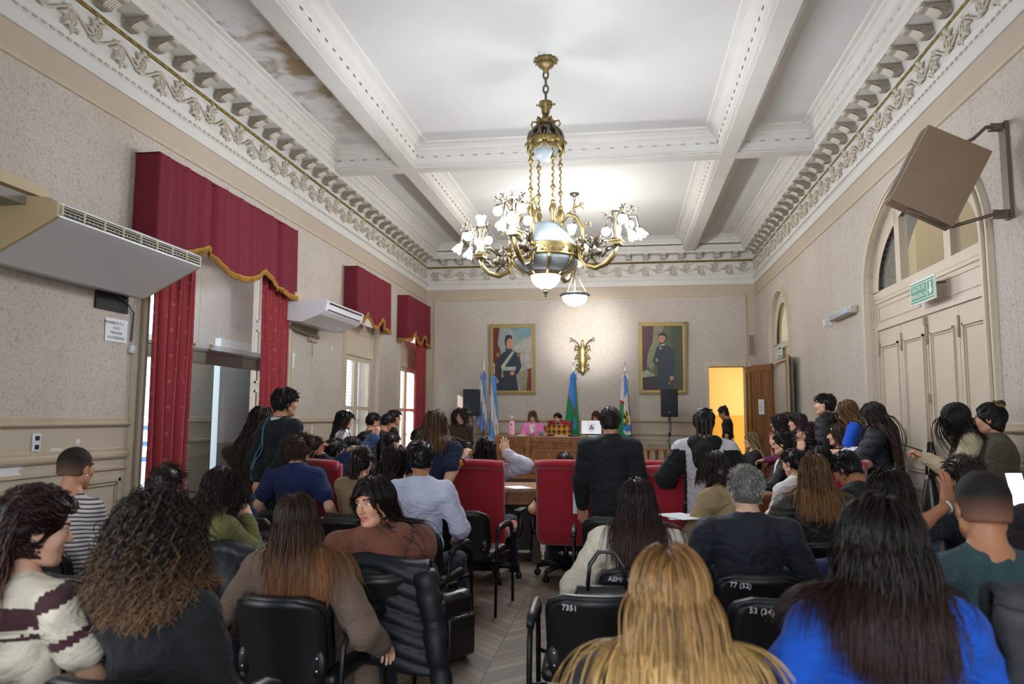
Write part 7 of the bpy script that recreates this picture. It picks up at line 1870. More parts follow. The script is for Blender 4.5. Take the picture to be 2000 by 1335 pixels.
q = person('young man in a black t-shirt bending forward with short dark hair', 1652, 883, 5.3, face=46, hy=56, hp=38, sex='m', skin='tan', hair=sh(L=.045, n=340, comb=(0, .8, .1), lift=.4), hairmat=H_BLACK, top=C_('black_tee', '1B1D22'), topname='t_shirt', short_sleeve=True, L='knee', R='knee', bulk=.024, lean=.16)
seat(q, 'black', 'black vinyl armchair under the young man in the black t-shirt')
q = person('man in navy holding a hand before his face, right of the teal sweater row', 1884, 888, 3.65, face=28, hy=40, hp=8, sex='m', skin='tan', hair=sh(L=.05, n=420, comb=(.2, .8, .2), lift=.6), hairmat=H_DARK, top=C_('navy_tee', '1A2230'), topname='t_shirt', short_sleeve=True, L=('at', 1851, 985, 3.45), R='lap', hands=(.08, .4), handup=(((-.02, .05, 1), (.5, -.85, 0)), None), pole=((.2, .5, -1), None))
seat(q, 'black', 'black vinyl armchair under the man in navy with his hand raised')
M_BAND = mat('white_band', 'D8D8DA', .6)
b = MB(); S, E, W_ = q['arm'][-1]; dv = nrm(W_ - E); c0 = W_ - dv * .01; u = nrm(np.cross(dv, [0, 0, 1])); w = np.cross(dv, u)
b.tube([tuple(c0 + .031 * (u * math.cos(a) + w * math.sin(a))) for a in [2 * PI * i / 16 for i in range(16)]], .005, 6, closed=True); tag(b.build('wristband', M_BAND, None, tuple(c0)), 'white wristband on the raised wrist of the man in navy', 'wristband')
q = person('person at the right edge holding up a phone with a bright screen', 2012, 935, 3.0, face=20, hy=25, hp=10, sex='f', skin='mid', hair=lh(L=.3, n=300), hairmat=H_DARK, top=C_('dark_maroon', '251A20'), L=('at', 1992, 1000, 2.95), R='lap', hands=(.55, .4))
seat(q, 'black', 'black vinyl armchair at the right edge under the person with the bright phone')
q = person('young person in a white shirt with a dark cropped cut, turned to the papers', 1548, 878, 6.85, face=12, side=-.15, hy=52, hp=14, sex='m', skin='light', hair=sh(L=.05, n=160, comb=(0, .7, .2), lift=.5), hairmat=H_BLACK, top=C_('white_shirt', 'CFCCCA'), topname='shirt', L=(-.02, .36, -.26), R='desk', bulk=.03)
seat(q, 'red', 'red council chair behind the light-brown hair, in the right row')
# --- standing group on the left -----------------------------------------------
q = person('young man standing in a black sweater with blue cords over one shoulder', 558, 758, 6.35, face=-24, hy=-66, hp=6, sit=False, sex='m', skin='mid', hair=sh(L=.05, n=300, comb=(0, .8, .05), lift=.5), hairmat=H_BLACK, top=C_('black_wool', '12171C', bscale=160), topname='sweater', collar=(C_('white_cotton', 'D6D4D4'), .03, .006), L='back', R='back', legs=JEAN, bulk=.022, hem=.16)
b = MB(); g = q['garment']; o = q['root']
for k in (0, 1):
    pts = []
    for i in range(15):
        u = i / 14; p = q['N'] - q['Rr'] * (.075 + .03 * u + .016 * k) + q['Ft'] * (.04 - .22 * min(1, u * 3)) - q['Ut'] * (-.02 + .60 * u)
        for _ in range(6):
            d_ = g.sample(p[None])[0]
            if d_ < .006:
                gr = np.array([g.sample((p + np.eye(3)[a] * .012)[None])[0] - g.sample((p - np.eye(3)[a] * .012)[None])[0] for a in range(3)]); p = p + nrm(gr) * (.008 - d_)
            elif d_ > .02 and u > .12: p = p + q['Ft'] * min(.03, d_ - .01)
        pts.append(tuple(p - o))
    b.tube(pts, .0055, 6)
b.build('lanyard_cord', mat('teal_cord', '3A6E80', .6), q['t'])
person('woman in a brown jacket with very long dark hair, behind the black sweater', 512, 797, 6.8, face=-40, hy=-42, hp=10, sit=False, skin='mid', hair=lh(L=.62, n=260, curl=.012, cf=6, vol=.03), hairmat=H_DARK, top=C_('brown_suede', '35281F'), topname='jacket', L=(.20, .02, -.30), R='hang', legs=JEAN, bulk=.03, hem=.02, pole=((1, -.4, -.3), None))
q = person('woman in a navy t-shirt with a brown bob, standing with a camera', 850, 802, 6.3, face=-10, hy=-4, hp=8, sit=False, skin='light', hair=lh(L=.27, n=340, part=0, vol=.02, r=.0075), hairmat=H_BROWN, top=C_('navy_cotton', '141D38'), topname='t_shirt', short_sleeve=True, L=(-.05, .30, -.16), R=('at', 903, 893, 6.15), legs=JEAND, bulk=.026, hands=(.7, .75), wide=1.1, pole=(None, (.35, -.5, -1)))
hp_ = q['hand'][1]
cm = empty('camera', tuple(hp_ + np.array([-.05, .10, .02])), R_(-10)); tag(cm, 'small black camera held by the woman in the navy t-shirt', 'camera')
b = MB(); b.rbox((0, 0, 0), (.12, .05, .075), .012, 3); b.box((0, 0, .045), (.05, .04, .022)); b.build('camera_body', M_BLKP, cm)
b = MB(); b.lathe([(.03, 0), (.032, .03), (.030, .05), (.026, .055)], (0, .02, 0), 16, axis=(0, 1, 0)); b.build('lens', M_BLKM, cm)
b = MB(); S, E, W_ = q['arm'][1]; dv = nrm(W_ - E); u = nrm(np.cross(dv, [0, 0, 1])); w = np.cross(dv, u)
for k, (c, m) in enumerate(((.03, 0), (.055, 1), (.07, 1))):
    c0 = W_ - dv * c; b.tube([tuple(c0 + .036 * (u * math.cos(a) + w * math.sin(a)) - q['root']) for a in [2 * PI * i / 16 for i in range(16)]], .006, 6, m, closed=True)
b.build('bracelet', [M_BLKP, mat('orange_band', 'C97A2E', .5)], q['t'])
# --- dais --------------------------------------------------------------------
person('woman in a dark brown shirt standing by the left loudspeaker with hands behind her', 898, 800, 13.4, face=172, hy=168, hp=-2, hr=-14, sit=False, skin='light', hair=dict(style='curly', L=.24, n=150, curl=.014, cf=12, vol=.04, r=.009), hairmat=H_DARK, top=C_('umber_shirt', '352B22'), topname='shirt', L='back', R='back', legs=JEANL, glasses=M_GLS, bulk=.024, collar=(C_('umber_shirt', '352B22'), .02, .01), hem=.16)
q = person('woman in a pink blazer with a white scarf, seated at the dais', 1040, 803, 15.75, face=176, hy=172, hp=24, skin='light', hair=lh(L=.20, n=130, r=.009, bangs=1, vol=.02, part=.0, face_gap=.06), hairmat=hair_mat('dark_blond', '4A3728', '8A6A4A', .4), top=C_('pink_blazer', 'D983B4'), topname='blazer', floor=.33, L=(-.06, .26, -.26), R=(-.08, .24, -.24), bulk=.026)
b = MB(); b.tube([tuple(q['N'] + q['Ft'] * y + q['Ut'] * z + q['Rr'] * x - q['root']) for x, y, z in ((.05, .0, .0), (.03, .075, -.05), (.0, .12, -.14), (-.02, .14, -.24))], [.03, .035, .04, .05], 8); b.tube([tuple(q['N'] + q['Ft'] * y + q['Ut'] * z + q['Rr'] * x - q['root']) for x, y, z in ((-.05, .0, .0), (-.03, .075, -.05), (.0, .12, -.12))], [.03, .032, .035], 8); b.build('scarf', C_('white_scarf', 'D9D4CC'), q['t'])
seat(q, 'red', 'low red chair behind the woman in pink on the dais').location.z = .20
q = person('bearded man in a yellow and black plaid shirt at the dais', 1089, 806, 15.75, face=180, hy=158, hp=4, sex='m', skin='mid', hair=sh(L=.03, n=120), hairmat=H_BLACK, top=plaid_mat('yellow_plaid', 'C58A25', '2B2018', 9, 9), topname='shirt', beard=mat('beard', '1A1412', .8), floor=.33, L=(-.02, .34, -.24), R=(-.02, .34, -.24), bulk=.026)
seat(q, 'red', 'tall red chair behind the bearded man on the dais').location.z = .33
q = person('woman with brown hair behind the silver laptop on the dais', 1164, 803, 15.75, face=178, hy=165, hp=26, skin='light', hair=lh(L=.30, n=110, r=.009), hairmat=H_BROWN, top=C_('dark_top', '2A2528'), floor=.33, L='desk', R='desk')
seat(q, 'red', 'red chair behind the woman with the laptop').location.z = .33
# --- standing in the middle ------------------------------------------------------
q = person('man standing in a black suit with short dark hair, seen from behind', 1192, 795, 6.25, face=-2, hy=-4, hp=6, sit=False, sex='m', skin='mid', hair=sh(L=.022, n=420, r=.005, lift=.1), hairmat=H_DARK, top=C_('black_suit', '101116', rough=.8), topname='suit_jacket', collar=(C_('white_collar', 'D3CCCA'), .032, 0), L=(.06, .10, -.55), R=(.04, .08, -.56), legs=BLKT, bulk=.034, hem=.24, wide=1.08, s=.97)
hl_ = q['hand'][-1]; b = MB(); b.grid(lambda u, v: (hl_[0] - .03 + .10 * (u - .5), hl_[1] + .05 + .02 * u, hl_[2] + .10 + .18 * (v - .5)), 3, 3); tag(b.build('paper_sheet', mat('white_paper', 'E4E6EA', .8), None, tuple(hl_)), 'white paper held by the man in the black suit', 'paper')
def p_braid(q):
    C = q['C']; mi = np.zeros(len(C), int); x = np.abs((C - q['N']) @ q['Rr']); t = (q['N'] - C) @ q['Ut']; mi[(x > .145) & (t > .05)] = 1
    return mi
person('person with four dark braids in a white hoodie with black sleeves', 1376, 799, 6.0, face=-6, hy=-2, hp=6, sit=False, skin='light', hair=dict(style='braids', L=.4, n=260, tie=(0, -.08, .10), low=-.05), hairmat=hair_mat('braid', '17110F', '4A382C', .45), topmats=[C_('pale_fleece', 'BDB9C0'), C_('black_fleece', '121214')], paint=p_braid, topname='hoodie', hood=C_('black_fleece', '121214'), L=(.10, .20, -.28), R=(.08, .24, -.28), legs=JEANL, bulk=.04, hem=.10, wide=1.06)
# --- council people at the central red chairs ---------------------------------------
q = person('girl in a grey sweatshirt raising her right hand, in the left central red chair', 949, 855, 7.15, face=-6, hy=0, hp=6, skin='light', hair=lh(L=.42, n=260, part=0, vol=.02, r=.008), hairmat=H_BLACK, top=C_('grey_fleece', 'B4B4C2'), topname='sweatshirt', L=(.06, .34, -.14), R=('at', 988, 885, 7.0), hands=(.3, .12), handup=(None, ((-.12, .1, 1), (.1, -1, .1))), bulk=.03, pole=(None, (1.3, .1, -.9)))
seat(q, 'red', 'left of the two central red chairs, backs to the camera', dy=.06)
q = person('brown-haired head just above the right central red chair', 1103, 884, 7.2, face=2, hy=6, hp=14, skin='light', hair=lh(L=.3, n=160, r=.008), hairmat=H_DARK, top=C_('dark_top', '2A2528'), short_sleeve=True, L=(.10, .14, -.30), R='desk')
seat(q, 'red', 'right of the two central red chairs, backs to the camera', dy=.06)
q = person('person in a black hooded top seated right of the black suit', 1265, 900, 7.2, face=-4, hy=0, hp=20, sex='m', skin='mid', hair=sh(L=.05, n=150), hairmat=H_BLACK, top=C_('black_hoodie', '15161A'), topname='hoodie', hood=C_('black_hoodie', '15161A'), L='desk', R='desk', bulk=.03)
seat(q, 'red', 'red council chair under the person in the black hooded top')
p = at_z(1330, 918, 1.12); red_chair(p[0] + .06, p[1] + .45, R_(-14), 'red council chair in front of the person with braids')
# --- right side: doorway, desk row and the wall ----------------------------------------
person('man in a black t-shirt with a small topknot, before the yellow doorway', 1413, 794, 14.6, face=78, hy=86, hp=26, sit=False, sex='m', skin='tan', hair=dict(style='bun', n=90, tie=(0, -.075, .095), bun=.028, shell=-.004, low=.02), hairmat=H_DARK, top=C_('black_tee', '1B1D22'), topname='t_shirt', short_sleeve=True, L='hang', R='hang', glasses=M_GLS, legs=BLKT, bulk=.022)
q = person('blond woman in black raising a hand at the far end of the right row', 1467, 843, 10.4, face=92, hy=88, hp=4, skin='light', hair=lh(L=.40, n=150, r=.0085, part=.0), hairmat=H_ASH, top=C_('black_tee', '1B1D22'), topname='t_shirt', short_sleeve=True, L='desk', R=('at', 1434, 878, 10.3), hands=(.4, .1), handup=(None, ((0, 0, 1), (1, .2, 0))))
seat(q, 'red', 'red council chair with a cream coat at the far end of the right row')
q = person('girl in a purple top with glasses raising an open hand', 1520, 808, 10.0, face=84, hy=80, hp=6, hr=4, sit=False, skin='light', hair=lh(L=.38, n=130, r=.0085, part=.0), hairmat=H_DARK, top=C_('plum_top', '6E2050'), topname='sweater', L=(-.02, .26, -.30), R=('at', 1509, 868, 9.8), hands=(.4, .06), glasses=M_GLS, handup=(None, ((-.05, 0, 1), (.7, .7, 0))))
person('person half hidden behind the purple top, only hair and cheek showing', 1537, 806, 10.5, face=80, hy=80, hp=4, sit=False, skin='tan', hair=dict(style='pony', L=.2, n=100), hairmat=H_BROWN, top=C_('charcoal', '24252B'))
person('girl with a black fringe and two hair knots in a grey top', 1557, 806, 9.3, face=82, hy=86, hp=2, sit=False, skin='light', hair=lh(L=.34, n=140, r=.0085, bangs=1, part=0, bun2=[(.05, -.04, .11), (-.05, -.04, .11)]), hairmat=H_BLACK, top=C_('grey_jersey', '7C828C'), topname='t_shirt', L='hang', R='hang', bulk=.02)
person('woman with short plum-red hair and a dark patterned jacket', 1575, 823, 8.7, face=85, hy=84, hp=6, sit=False, skin='light', hair=sh(L=.11, n=200, comb=(.2, .3, -.1), bangs=1, low=-.06, r=.007), hairmat=H_RED, top=C_('patterned_dark', '2A2E36', var=.5, bscale=40), topname='jacket', L='hang', R='hang', bulk=.026)
q = person('tall young man in a black puffer vest with a white name tag', 1610, 768, 8.3, face=62, hy=85, hp=2, sit=False, sex='m', skin='light', hair=sh(L=.05, n=200, comb=(0, .9, 0), lift=.2), hairmat=H_BLACK, top=C_('black_puffer', '14161B', rough=.5, sheen=0), topname='puffer_vest', hood=C_('black_fleece', '121214'), L='pocket', R='pocket', quilt=.075, bulk=.045, legs=BLKT)
def name_tag(q, label, dx, dz, w=.09, h=.055):
    F = q['Ft']; c = q['N'] + q['Rr'] * dx - q['Ut'] * dz + F * .06
    for _ in range(14):
        d_ = q['garment'].sample(c[None])[0]
        if d_ < .012: c = c + F * .012
    b = MB(); b.grid(lambda u, v: tuple(c + q['Rr'] * (u - .5) * w + q['Ut'] * (v - .5) * h), 2, 2, 0)
    tag(b.build('name_tag', mat('tag_white', 'DDE6E8', .6), None, tuple(c)), label, 'name tag')
name_tag(q, 'white name tag on the black puffer vest', -.09, .12)
q = person('girl in a royal-blue polo with straight light-brown hair, looking down', 1655, 782, 7.95, face=72, hy=76, hp=26, sit=False, skin='light', hair=lh(L=.26, n=180, r=.0075, part=0, back=1), hairmat=H_LBROWN, top=C_('blue_polo', '1A52C4'), topname='polo_shirt', short_sleeve=True, collar=(C_('white_collar', 'D3CCCA'), .02, .01), L=(-.05, .30, -.24), R='phone', legs=JEAND, bulk=.02)
name_tag(q, 'white sticker on the royal-blue polo', -.05, .20, .06, .07)
q = person('girl in a black puffer coat with very long dark hair, holding a phone', 1703, 789, 7.3, face=68, hy=70, hp=8, sit=False, skin='light', hair=lh(L=.58, n=420, r=.006, part=0, vol=.03, curl=.006, back=1), hairmat=hair_mat('espresso', '1E1512', '47302A', .36), top=C_('puffer_coat', '1C1F27', rough=.5, sheen=0), topname='puffer_coat', L=(-.12, .36, -.22), R=(-.10, .36, -.22), quilt=.085, bulk=.05, hem=.25, legs=BLKT)
hm_ = (q['hand'][-1] + q['hand'][1]) / 2
def phone(c, rz, tilt, label, lit=False):
    t = empty('phone', tuple(c), rz); tag(t, label, 'phone'); R = Matrix.Rotation(tilt, 3, 'X')
    b = MB(); b.rbox((0, 0, 0), (.075, .155, .010), .004, 2, rot=R); b.build('phone_case', M_BLKP, t)
    b = MB(); b.add([R @ Vector(v) for v in ((-.034, -.072, .0056), (.034, -.072, .0056), (.034, .072, .0056), (-.034, .072, .0056))], [(0, 1, 2, 3)], 0); b.build('screen', emis('phone_screen', 'EAF0FF', 4.5) if lit else mat('dark_screen', '14161B', .15), t); return t
phone(hm_ + np.array([-.02, 0, .03]), R_(68), R_(25), 'phone in the hands of the girl in the black puffer coat')
b = MB(); c = hm_ + np.array([.16, .16, .03]); b.box(tuple(c), (.30, .21, .004), rot=(Matrix.Rotation(R_(30), 3, 'Z') @ Matrix.Rotation(R_(-28), 3, 'Y'))); tag(b.build('paper_sheet', mat('white_paper', 'E4E6EA', .8), None, tuple(c)), 'white sheets held in front of the royal-blue polo', 'paper')
q = person('girl with a hair clip and a brown fringe, seated below the puffer vest', 1635, 827, 7.95, face=84, hy=86, hp=6, sit=False, pz=.72, skin='light', hair=lh(L=.30, n=170, r=.0075, bangs=1, part=.0), hairmat=H_BROWN, top=C_('black_jacket', '151517', rough=.6), topname='jacket', L='hang', R='hang')
b = MB(); c = q['Hc'] + q['sf'] * (q['HA'] @ np.array([-.062, .045, .07])); b.ball(tuple(c), (.012, .022, .012), 10, 6); tag(b.build('hair_clip', mat('pearl', 'E6E2E0', .25), None, tuple(c)), 'white hair clip in the brown fringe', 'hair clip')
q = person('girl with black glasses in a black jacket over a white shirt at the papers', 1527, 846, 8.2, face=80, hy=84, hp=6, skin='light', hair=dict(style='bun', n=150, bun=.045, tie=(0, -.06, .09), bun_al=.1, bangs=1, r=.0075), hairmat=H_BLACK, topmats=[C_('black_jacket', '151517', rough=.6), C_('white_cotton', 'D6D4D4')], paint=lambda q: (((q['C'] - q['N']) @ q['Ft'] > .085) & (np.abs((q['C'] - q['N']) @ q['Rr']) < .075)).astype(int), topname='jacket', L='desk', R='desk', glasses=M_GLS, bulk=.024)
seat(q, 'red', 'red council chair under the girl with black glasses')
q = person('person with curly light-brown hair between the glasses girl and the raised hand', 1554, 857, 8.6, face=80, hy=84, hp=8, skin='mid', hair=dict(style='curly', L=.14, n=170, curl=.012, cf=9, vol=.03, r=.007), hairmat=hair_mat('light_curl', '3A2A1E', '7A5C40', .45), top=C_('charcoal', '24252B'), L='desk', R='lap')
q = person('person with tied black hair raising an open hand beside the curly hair', 1580, 857, 8.0, face=78, hy=80, hp=8, skin='light', hair=dict(style='bun', n=140, tie=(0, -.10, .05), bun=.04, bun_al=.1, r=.0075), hairmat=H_BLACK, top=C_('dark_grey', '2B2D33'), R=('at', 1565, 880, 7.9), L='lap', hands=(.4, .05), handup=(None, ((-.05, 0, 1), (.6, .8, 0))))
q = person('person with long black hair seen from behind in the right row', 1600, 870, 7.3, face=64, hy=66, hp=10, skin='mid', hair=lh(L=.42, n=240, r=.008, part=0), hairmat=H_BLACK, top=C_('black_tee', '1B1D22'), L='desk', R='desk')
seat(q, 'red', 'red council chair under the long black hair in the right row')
q = person('woman in a cream sweater with black hair, bowed over her phone by the double door', 1868, 789, 5.7, face=70, hy=72, hp=38, sit=False, skin='mid', hair=lh(L=.40, n=1300, part=0, vol=.012, r=.0036, back=1), hairmat=H_BLACK, top=C_('cream_sweater', 'B8A88A', bscale=100), topname='sweater', L=('at', 1806, 893, 5.6), R=('at', 1812, 897, 5.75), bulk=.026, legs=C_('cream_skirt', 'B9B0A2'), hands=(.6, .6), hem=.2, pole=((.4, -.6, -1), (.4, -.6, -1)))
hm_ = (q['hand'][-1] + q['hand'][1]) / 2; phone(hm_ + np.array([-.02, .02, .04]), R_(70), R_(20), 'phone held by the woman in the cream sweater')
handbag((hm_[0] + .12, hm_[1] + .03, hm_[2] - .52), R_(60), .34, .36, .15, 'large black handbag hanging from the arm of the woman in cream', strap=.24)
q = person('woman in an olive-brown top with a blond topknot, leaning at the right wall', 1932, 788, 5.5, face=72, hy=80, hp=2, sit=False, skin='mid', hair=dict(style='bun', n=420, tie=(0, -.07, .10), bun=.042, r=.004, hl=.06), hairmat=hair_mat('two_tone_knot', '14110F', 'B08A4C', .45, 3), top=C_('olive_brown', '453F31', rough=.9), topname='cardigan', L='fold', R='fold', bulk=.034, hem=.2, legs=BLKT, wide=1.15)
# --- left row --------------------------------------------------------------------------
q = person('boy in dark navy with dark curls looking at a phone at the left row', 606, 853, 7.1, face=-52, hy=-62, hp=18, sex='m', skin='light', hair=sh(L=.07, n=180, lift=.7, curl=.006), hairmat=H_DARK, top=C_('navy_tee', '1A2230'), topname='sweater', L=('at', 622, 888, 6.95), R=('at', 632, 890, 7.0), hands=(.3, .5))
hm_ = (q['hand'][-1] + q['hand'][1]) / 2; phone(hm_ + np.array([.05, .02, .03]), R_(-60), R_(15), 'phone in tan case held by the boy in dark navy')
red_chair(-2.60, 6.85, R_(-24), 'red council chair between the navy polo and the tan sweater')
q = person('boy in a blue sweatshirt with one fist raised high', 655, 857, 7.5, face=-48, hy=-60, hp=8, sex='m', skin='light', hair=sh(L=.05, n=200, comb=(0, .8, .1), lift=.5), hairmat=H_BLACK, top=C_('denim_fleece', '32466E'), topname='sweatshirt', L=('at', 682, 882, 7.3), R=('at', 743, 842, 7.45), hands=(.5, 1.0), handup=(None, ((.2, .1, 1), (-.3, -.9, 0))), bulk=.034, pole=(None, (.6, .2, -1)), glasses=M_GLS)
q = person('girl with straight black hair beyond the boy with the raised fist', 688, 852, 8.1, face=-50, hy=-40, hp=10, skin='light', hair=lh(L=.30, n=150, r=.008, part=0), hairmat=H_BLACK, top=C_('dark_top', '2A2528'), L='desk', R='desk')
q = person('girl with black hair, a clip and a white mask strap', 714, 844, 8.6, face=-55, hy=-52, hp=8, skin='light', hair=dict(style='pony', n=150, L=.25, tie=(0, -.10, .0), r=.008), hairmat=H_BLACK, top=C_('charcoal', '24252B'), L='desk', R='desk')
b = MB(); c = q['Hc'] + q['sf'] * (q['HA'] @ np.array([.075, -.02, .05])); b.ball(tuple(c), (.012, .02, .008), 8, 6); tag(b.build('hair_clip', mat('pearl', 'E6E2E0', .25), None, tuple(c)), 'silver clip in the black hair by the raised sleeve', 'hair clip')
def p_jer(q):
    C = q['C'] - q['N']; x = C @ q['Rr']; mi = np.zeros(len(C), int); mi[(np.abs(x) > .06) & (np.mod(np.abs(x), .034) < .015) & (np.abs(x) < .2)] = 1; return mi
q = person('boy in a white jersey with red stripes', 766, 845, 9.5, face=-58, hy=-62, hp=14, sex='m', skin='light', hair=sh(L=.04, n=120), hairmat=H_BLACK, topmats=[C_('white_cotton', 'D6D4D4'), C_('red_band', 'B32530')], paint=p_jer, topname='jersey', L='desk', R='desk', short_sleeve=True)
seat(q, 'red', 'red council chair under the boy in the striped jersey')
q = person('person bending low past the jersey, only dark hair showing', 818, 838, 9.9, face=-70, hy=-70, hp=30, sex='m', skin='light', hair=sh(L=.05, n=110), hairmat=H_BLACK, top=C_('dark_top', '2A2528'), L='desk', R=(.0, .36, -.05))
p = at_z(795, 856, 1.1); red_chair(-2.62, 9.9, R_(-80), 'red council chair beyond the striped jersey')
person('girl with very long black hair and a white t-shirt against the left wall', 674, 802, 9.5, face=-68, hy=-76, hp=8, sit=False, skin='light', hair=lh(L=.44, n=200, r=.0085, bangs=1, part=0, vol=.024), hairmat=H_BLACK, top=C_('white_tee', 'C4C4CC'), topname='t_shirt', L='fold', R='fold', short_sleeve=True, bulk=.026, legs=C_('red_trousers', '7A1F2A'))
person('boy with glasses in a dark jacket under the first shuttered window', 729, 806, 11.0, face=-60, hy=-58, hp=12, sit=False, sex='m', skin='mid', hair=sh(L=.05, n=120, comb=(0, .8, .1)), hairmat=H_BLACK, top=C_('black_jacket', '151517', rough=.6), topname='jacket', L='hang', R='hang', glasses=M_GLS)
person('boy with a dark fringe looking down, front of the pair by the last window', 757, 809, 11.3, face=-70, hy=-60, hp=26, sit=False, sex='m', skin='mid', hair=sh(L=.06, n=120, comb=(0, .8, .1)), hairmat=H_BLACK, top=C_('dark_grey', '2B2D33'), topname='jacket', L='hang', R='hang')
person('boy with glasses and dark hair, rear of the pair by the last window', 770, 800, 11.9, face=-78, hy=-80, hp=6, sit=False, sex='m', skin='mid', hair=sh(L=.06, n=120, comb=(0, .8, .1)), hairmat=H_BLACK, top=C_('black_hoodie', '15161A'), topname='hoodie', L='hang', R='hang', glasses=M_GLS)
# ================================================================== LOOSE THINGS
# empty / used chairs in the aisle block
chair_at(1160, 1157, R_(2), 'empty black vinyl armchair with a white scrawl, beside the aisle on the right', '7351'); chair_at(1525, 1163, R_(4), 'black vinyl armchair right of the blonde hair, marked in white', '53 (34)')
chair_at(140, 1118, R_(-12), 'black vinyl armchair between the knit top and the big curls'); chair_at(668, 1010, R_(-4), 'black vinyl armchair back showing beside the smiling girl')
chair_at(905, 995, R_(-6), 'black vinyl armchair by the aisle behind the left central red chair'); chair_at(1192, 1008, R_(3), 'black vinyl armchair in front of the off-white blazer')
def drape(name, c, rz, w, zt, lf, lb, m, label, cat='jacket', quilt=0, seed=0, sleeves=(-1, 1), off=.0):
    """garment hung over a chair back: w wide, top edge at zt, falls lf in front and lb behind"""
    t = empty(name, (c[0], c[1], 0), rz); tag(t, label, cat); r = random.Random(seed); ph = [r.uniform(0, 6) for _ in range(6)]
    def fn(u, v):
        s = v * (lf + lb) - lb; x = (u - .5) * w * (1 + .22 * max(0, -s) / lb - .18 * max(0, .12 - abs(s)) / .12)
        if s < -.06: y = -.055 - .06 * (-s); z = zt - (-s - .06) * 1.0
        elif s > .06: y = .055 + .03 * s; z = zt - (s - .06)
        else: a = s / .06 * PI / 2; y = .055 * math.sin(a); z = zt + .03 * math.cos(a)
        n = .010 * math.sin(7 * u + ph[0] + 3 * v) + (.008 * math.sin(17 * u + ph[1] - 5 * v) if not quilt else 0) + .012 * math.sin(11 * v + 4 * u + ph[4])
        if quilt: n += .020 * abs(math.sin(PI * ((s + .05 * math.sin(3 * u + ph[3])) / quilt))) ** .6 - .008
        sg = -1 if s < 0 else 1; return (x + .02 * math.sin(7 * v + ph[2]), y + sg * n - .05 * (u - .5) ** 2 * (1 if s > 0 else -1), z - off * (u - .5) + .02 * math.sin(5 * u + ph[5]))
    b = MB(); b.grid(fn, 26, 60); b.build('garment_body', m, t, solid=.022)
    for sd in sleeves or ():
        b = MB(); pts = [Vector((sd * w * .40, -.075, zt - .02)), Vector((sd * w * .50, -.12, zt - .20)), Vector((sd * w * .58, -.15, zt - .42)), Vector((sd * w * .68, -.15, zt - .66))]; P = []
        for i in range(30):
            f = i / 29 * 3; k = min(2, int(f)); P.append(pts[k].lerp(pts[k + 1], f - k) + Vector((0, .012 * math.sin(i * .7), 0)))
        b.tube(P, [(.058 - .014 * i / 29) * (1 + (.16 * (abs(math.sin(PI * i / 4.0)) ** .6 - .5) if quilt else .06 * math.sin(i))) for i in range(30)], 14, flat=.8); b.build('sleeve', m, t)
    return t
M_PUFF = mat('black_nylon', '13151B', .55, bump=.12, bscale=60, spec=.35)
def chair_top(q): return q['P'] + q['F'] * .03 - q['F'] * .24
c = chair_top(q_girl); drape('puffer_jacket', c, q_girl['face'] * .3, .46, .84, .30, .52, M_PUFF, 'black quilted puffer jacket hung over the smiling girl\'s chair', quilt=.07, seed=3, sleeves=(1,))
p = at_z(440, 1075, .82); drape('dark_jacket', p, R_(-6), .46, .82, .3, .45, mat('dark_blue_nylon', '1A1D25', .45, bump=.2, bscale=40), 'dark jacket slung over the chair left of the brown blazer', seed=5)
p = at_z(1590, 1100, .78); drape('navy_coat', p, R_(8), .36, .78, .3, .4, mat('navy_cloth', '1F2E55', .8, bump=.2), 'navy blue coat slumped over the chair beside the bright blue sweater', cat='coat', seed=7)
p = at_d(2030, 1200, 2.0); drape('grey_coat', (p[0], p[1]), R_(10), .26, p[2] + .05, .3, .5, mat('grey_fleece_coat', '38383B', .95, bump=.5, bscale=60, var=.7, vscale=9), 'grey and black fleece coat at the lower right edge', cat='coat', seed=9)
p = at_d(1478, 905, 10.6); 
drape('cream_coat', (p[0] + .35, p[1]), R_(92), .45, 1.02, .3, .45, mat('cream_coat_cloth', 'B9A684', .9), 'cream coat hung over the far right red chair', cat='coat', seed=11)
# bags
def backpack(loc, rz, label):
    t = empty('backpack', loc, rz); tag(t, label, 'backpack'); m = mat('black_leather', '161618', .3, bump=.2, bscale=50, spec=.6)
    b = MB(); b.rbox((0, 0, .22), (.30, .15, .44), .06, 5); b.build('bag_body', m, t)
    b = MB(); b.rbox((0, -.085, .17), (.24, .05, .26), .024, 4); b.build('front_pocket', m, t)
    b = MB(); b.tube([(-.05, 0, .43), (-.04, 0, .48), (.04, 0, .48), (.05, 0, .43)], .010, 8); b.build('handle', m, t)
    for s in (-1, 1):
        b = MB(); b.tube([(s * .07, .07, .42), (s * .10, .12, .30), (s * .11, .13, .15), (s * .10, .08, .02)], .016, 6, flat=.5); b.build('shoulder_strap', m, t)
    b = MB(); b.tube([(-.13, -.08, .30), (0, -.115, .315), (.13, -.08, .30)], .004, 6); b.tube([(-.145, -.05, .1), (-.13, -.06, .38), (0, -.07, .435), (.13, -.06, .38), (.145, -.05, .1)], .004, 6); b.build('zip', M_BLKM, t)
p = at_z(880, 1290, 0); backpack((p[0], p[1], 0), R_(58), 'black leather backpack standing on the floor by the aisle')
p = at_d(1185, 1150, 3.45); handbag((p[0], p[1], .48), R_(4), .36, .28, .16, 'black leather handbag with round handle on the seat behind the marked chair', strap=.16)
p = at_d(505, 1010, 5.2); handbag((p[0], p[1], .48), R_(20), .34, .26, .2, 'crumpled shiny black bag on the seat below the navy polo', strap=.08, m=mat('shiny_black', '101012', .18, bump=.8, bscale=22, spec=.7))
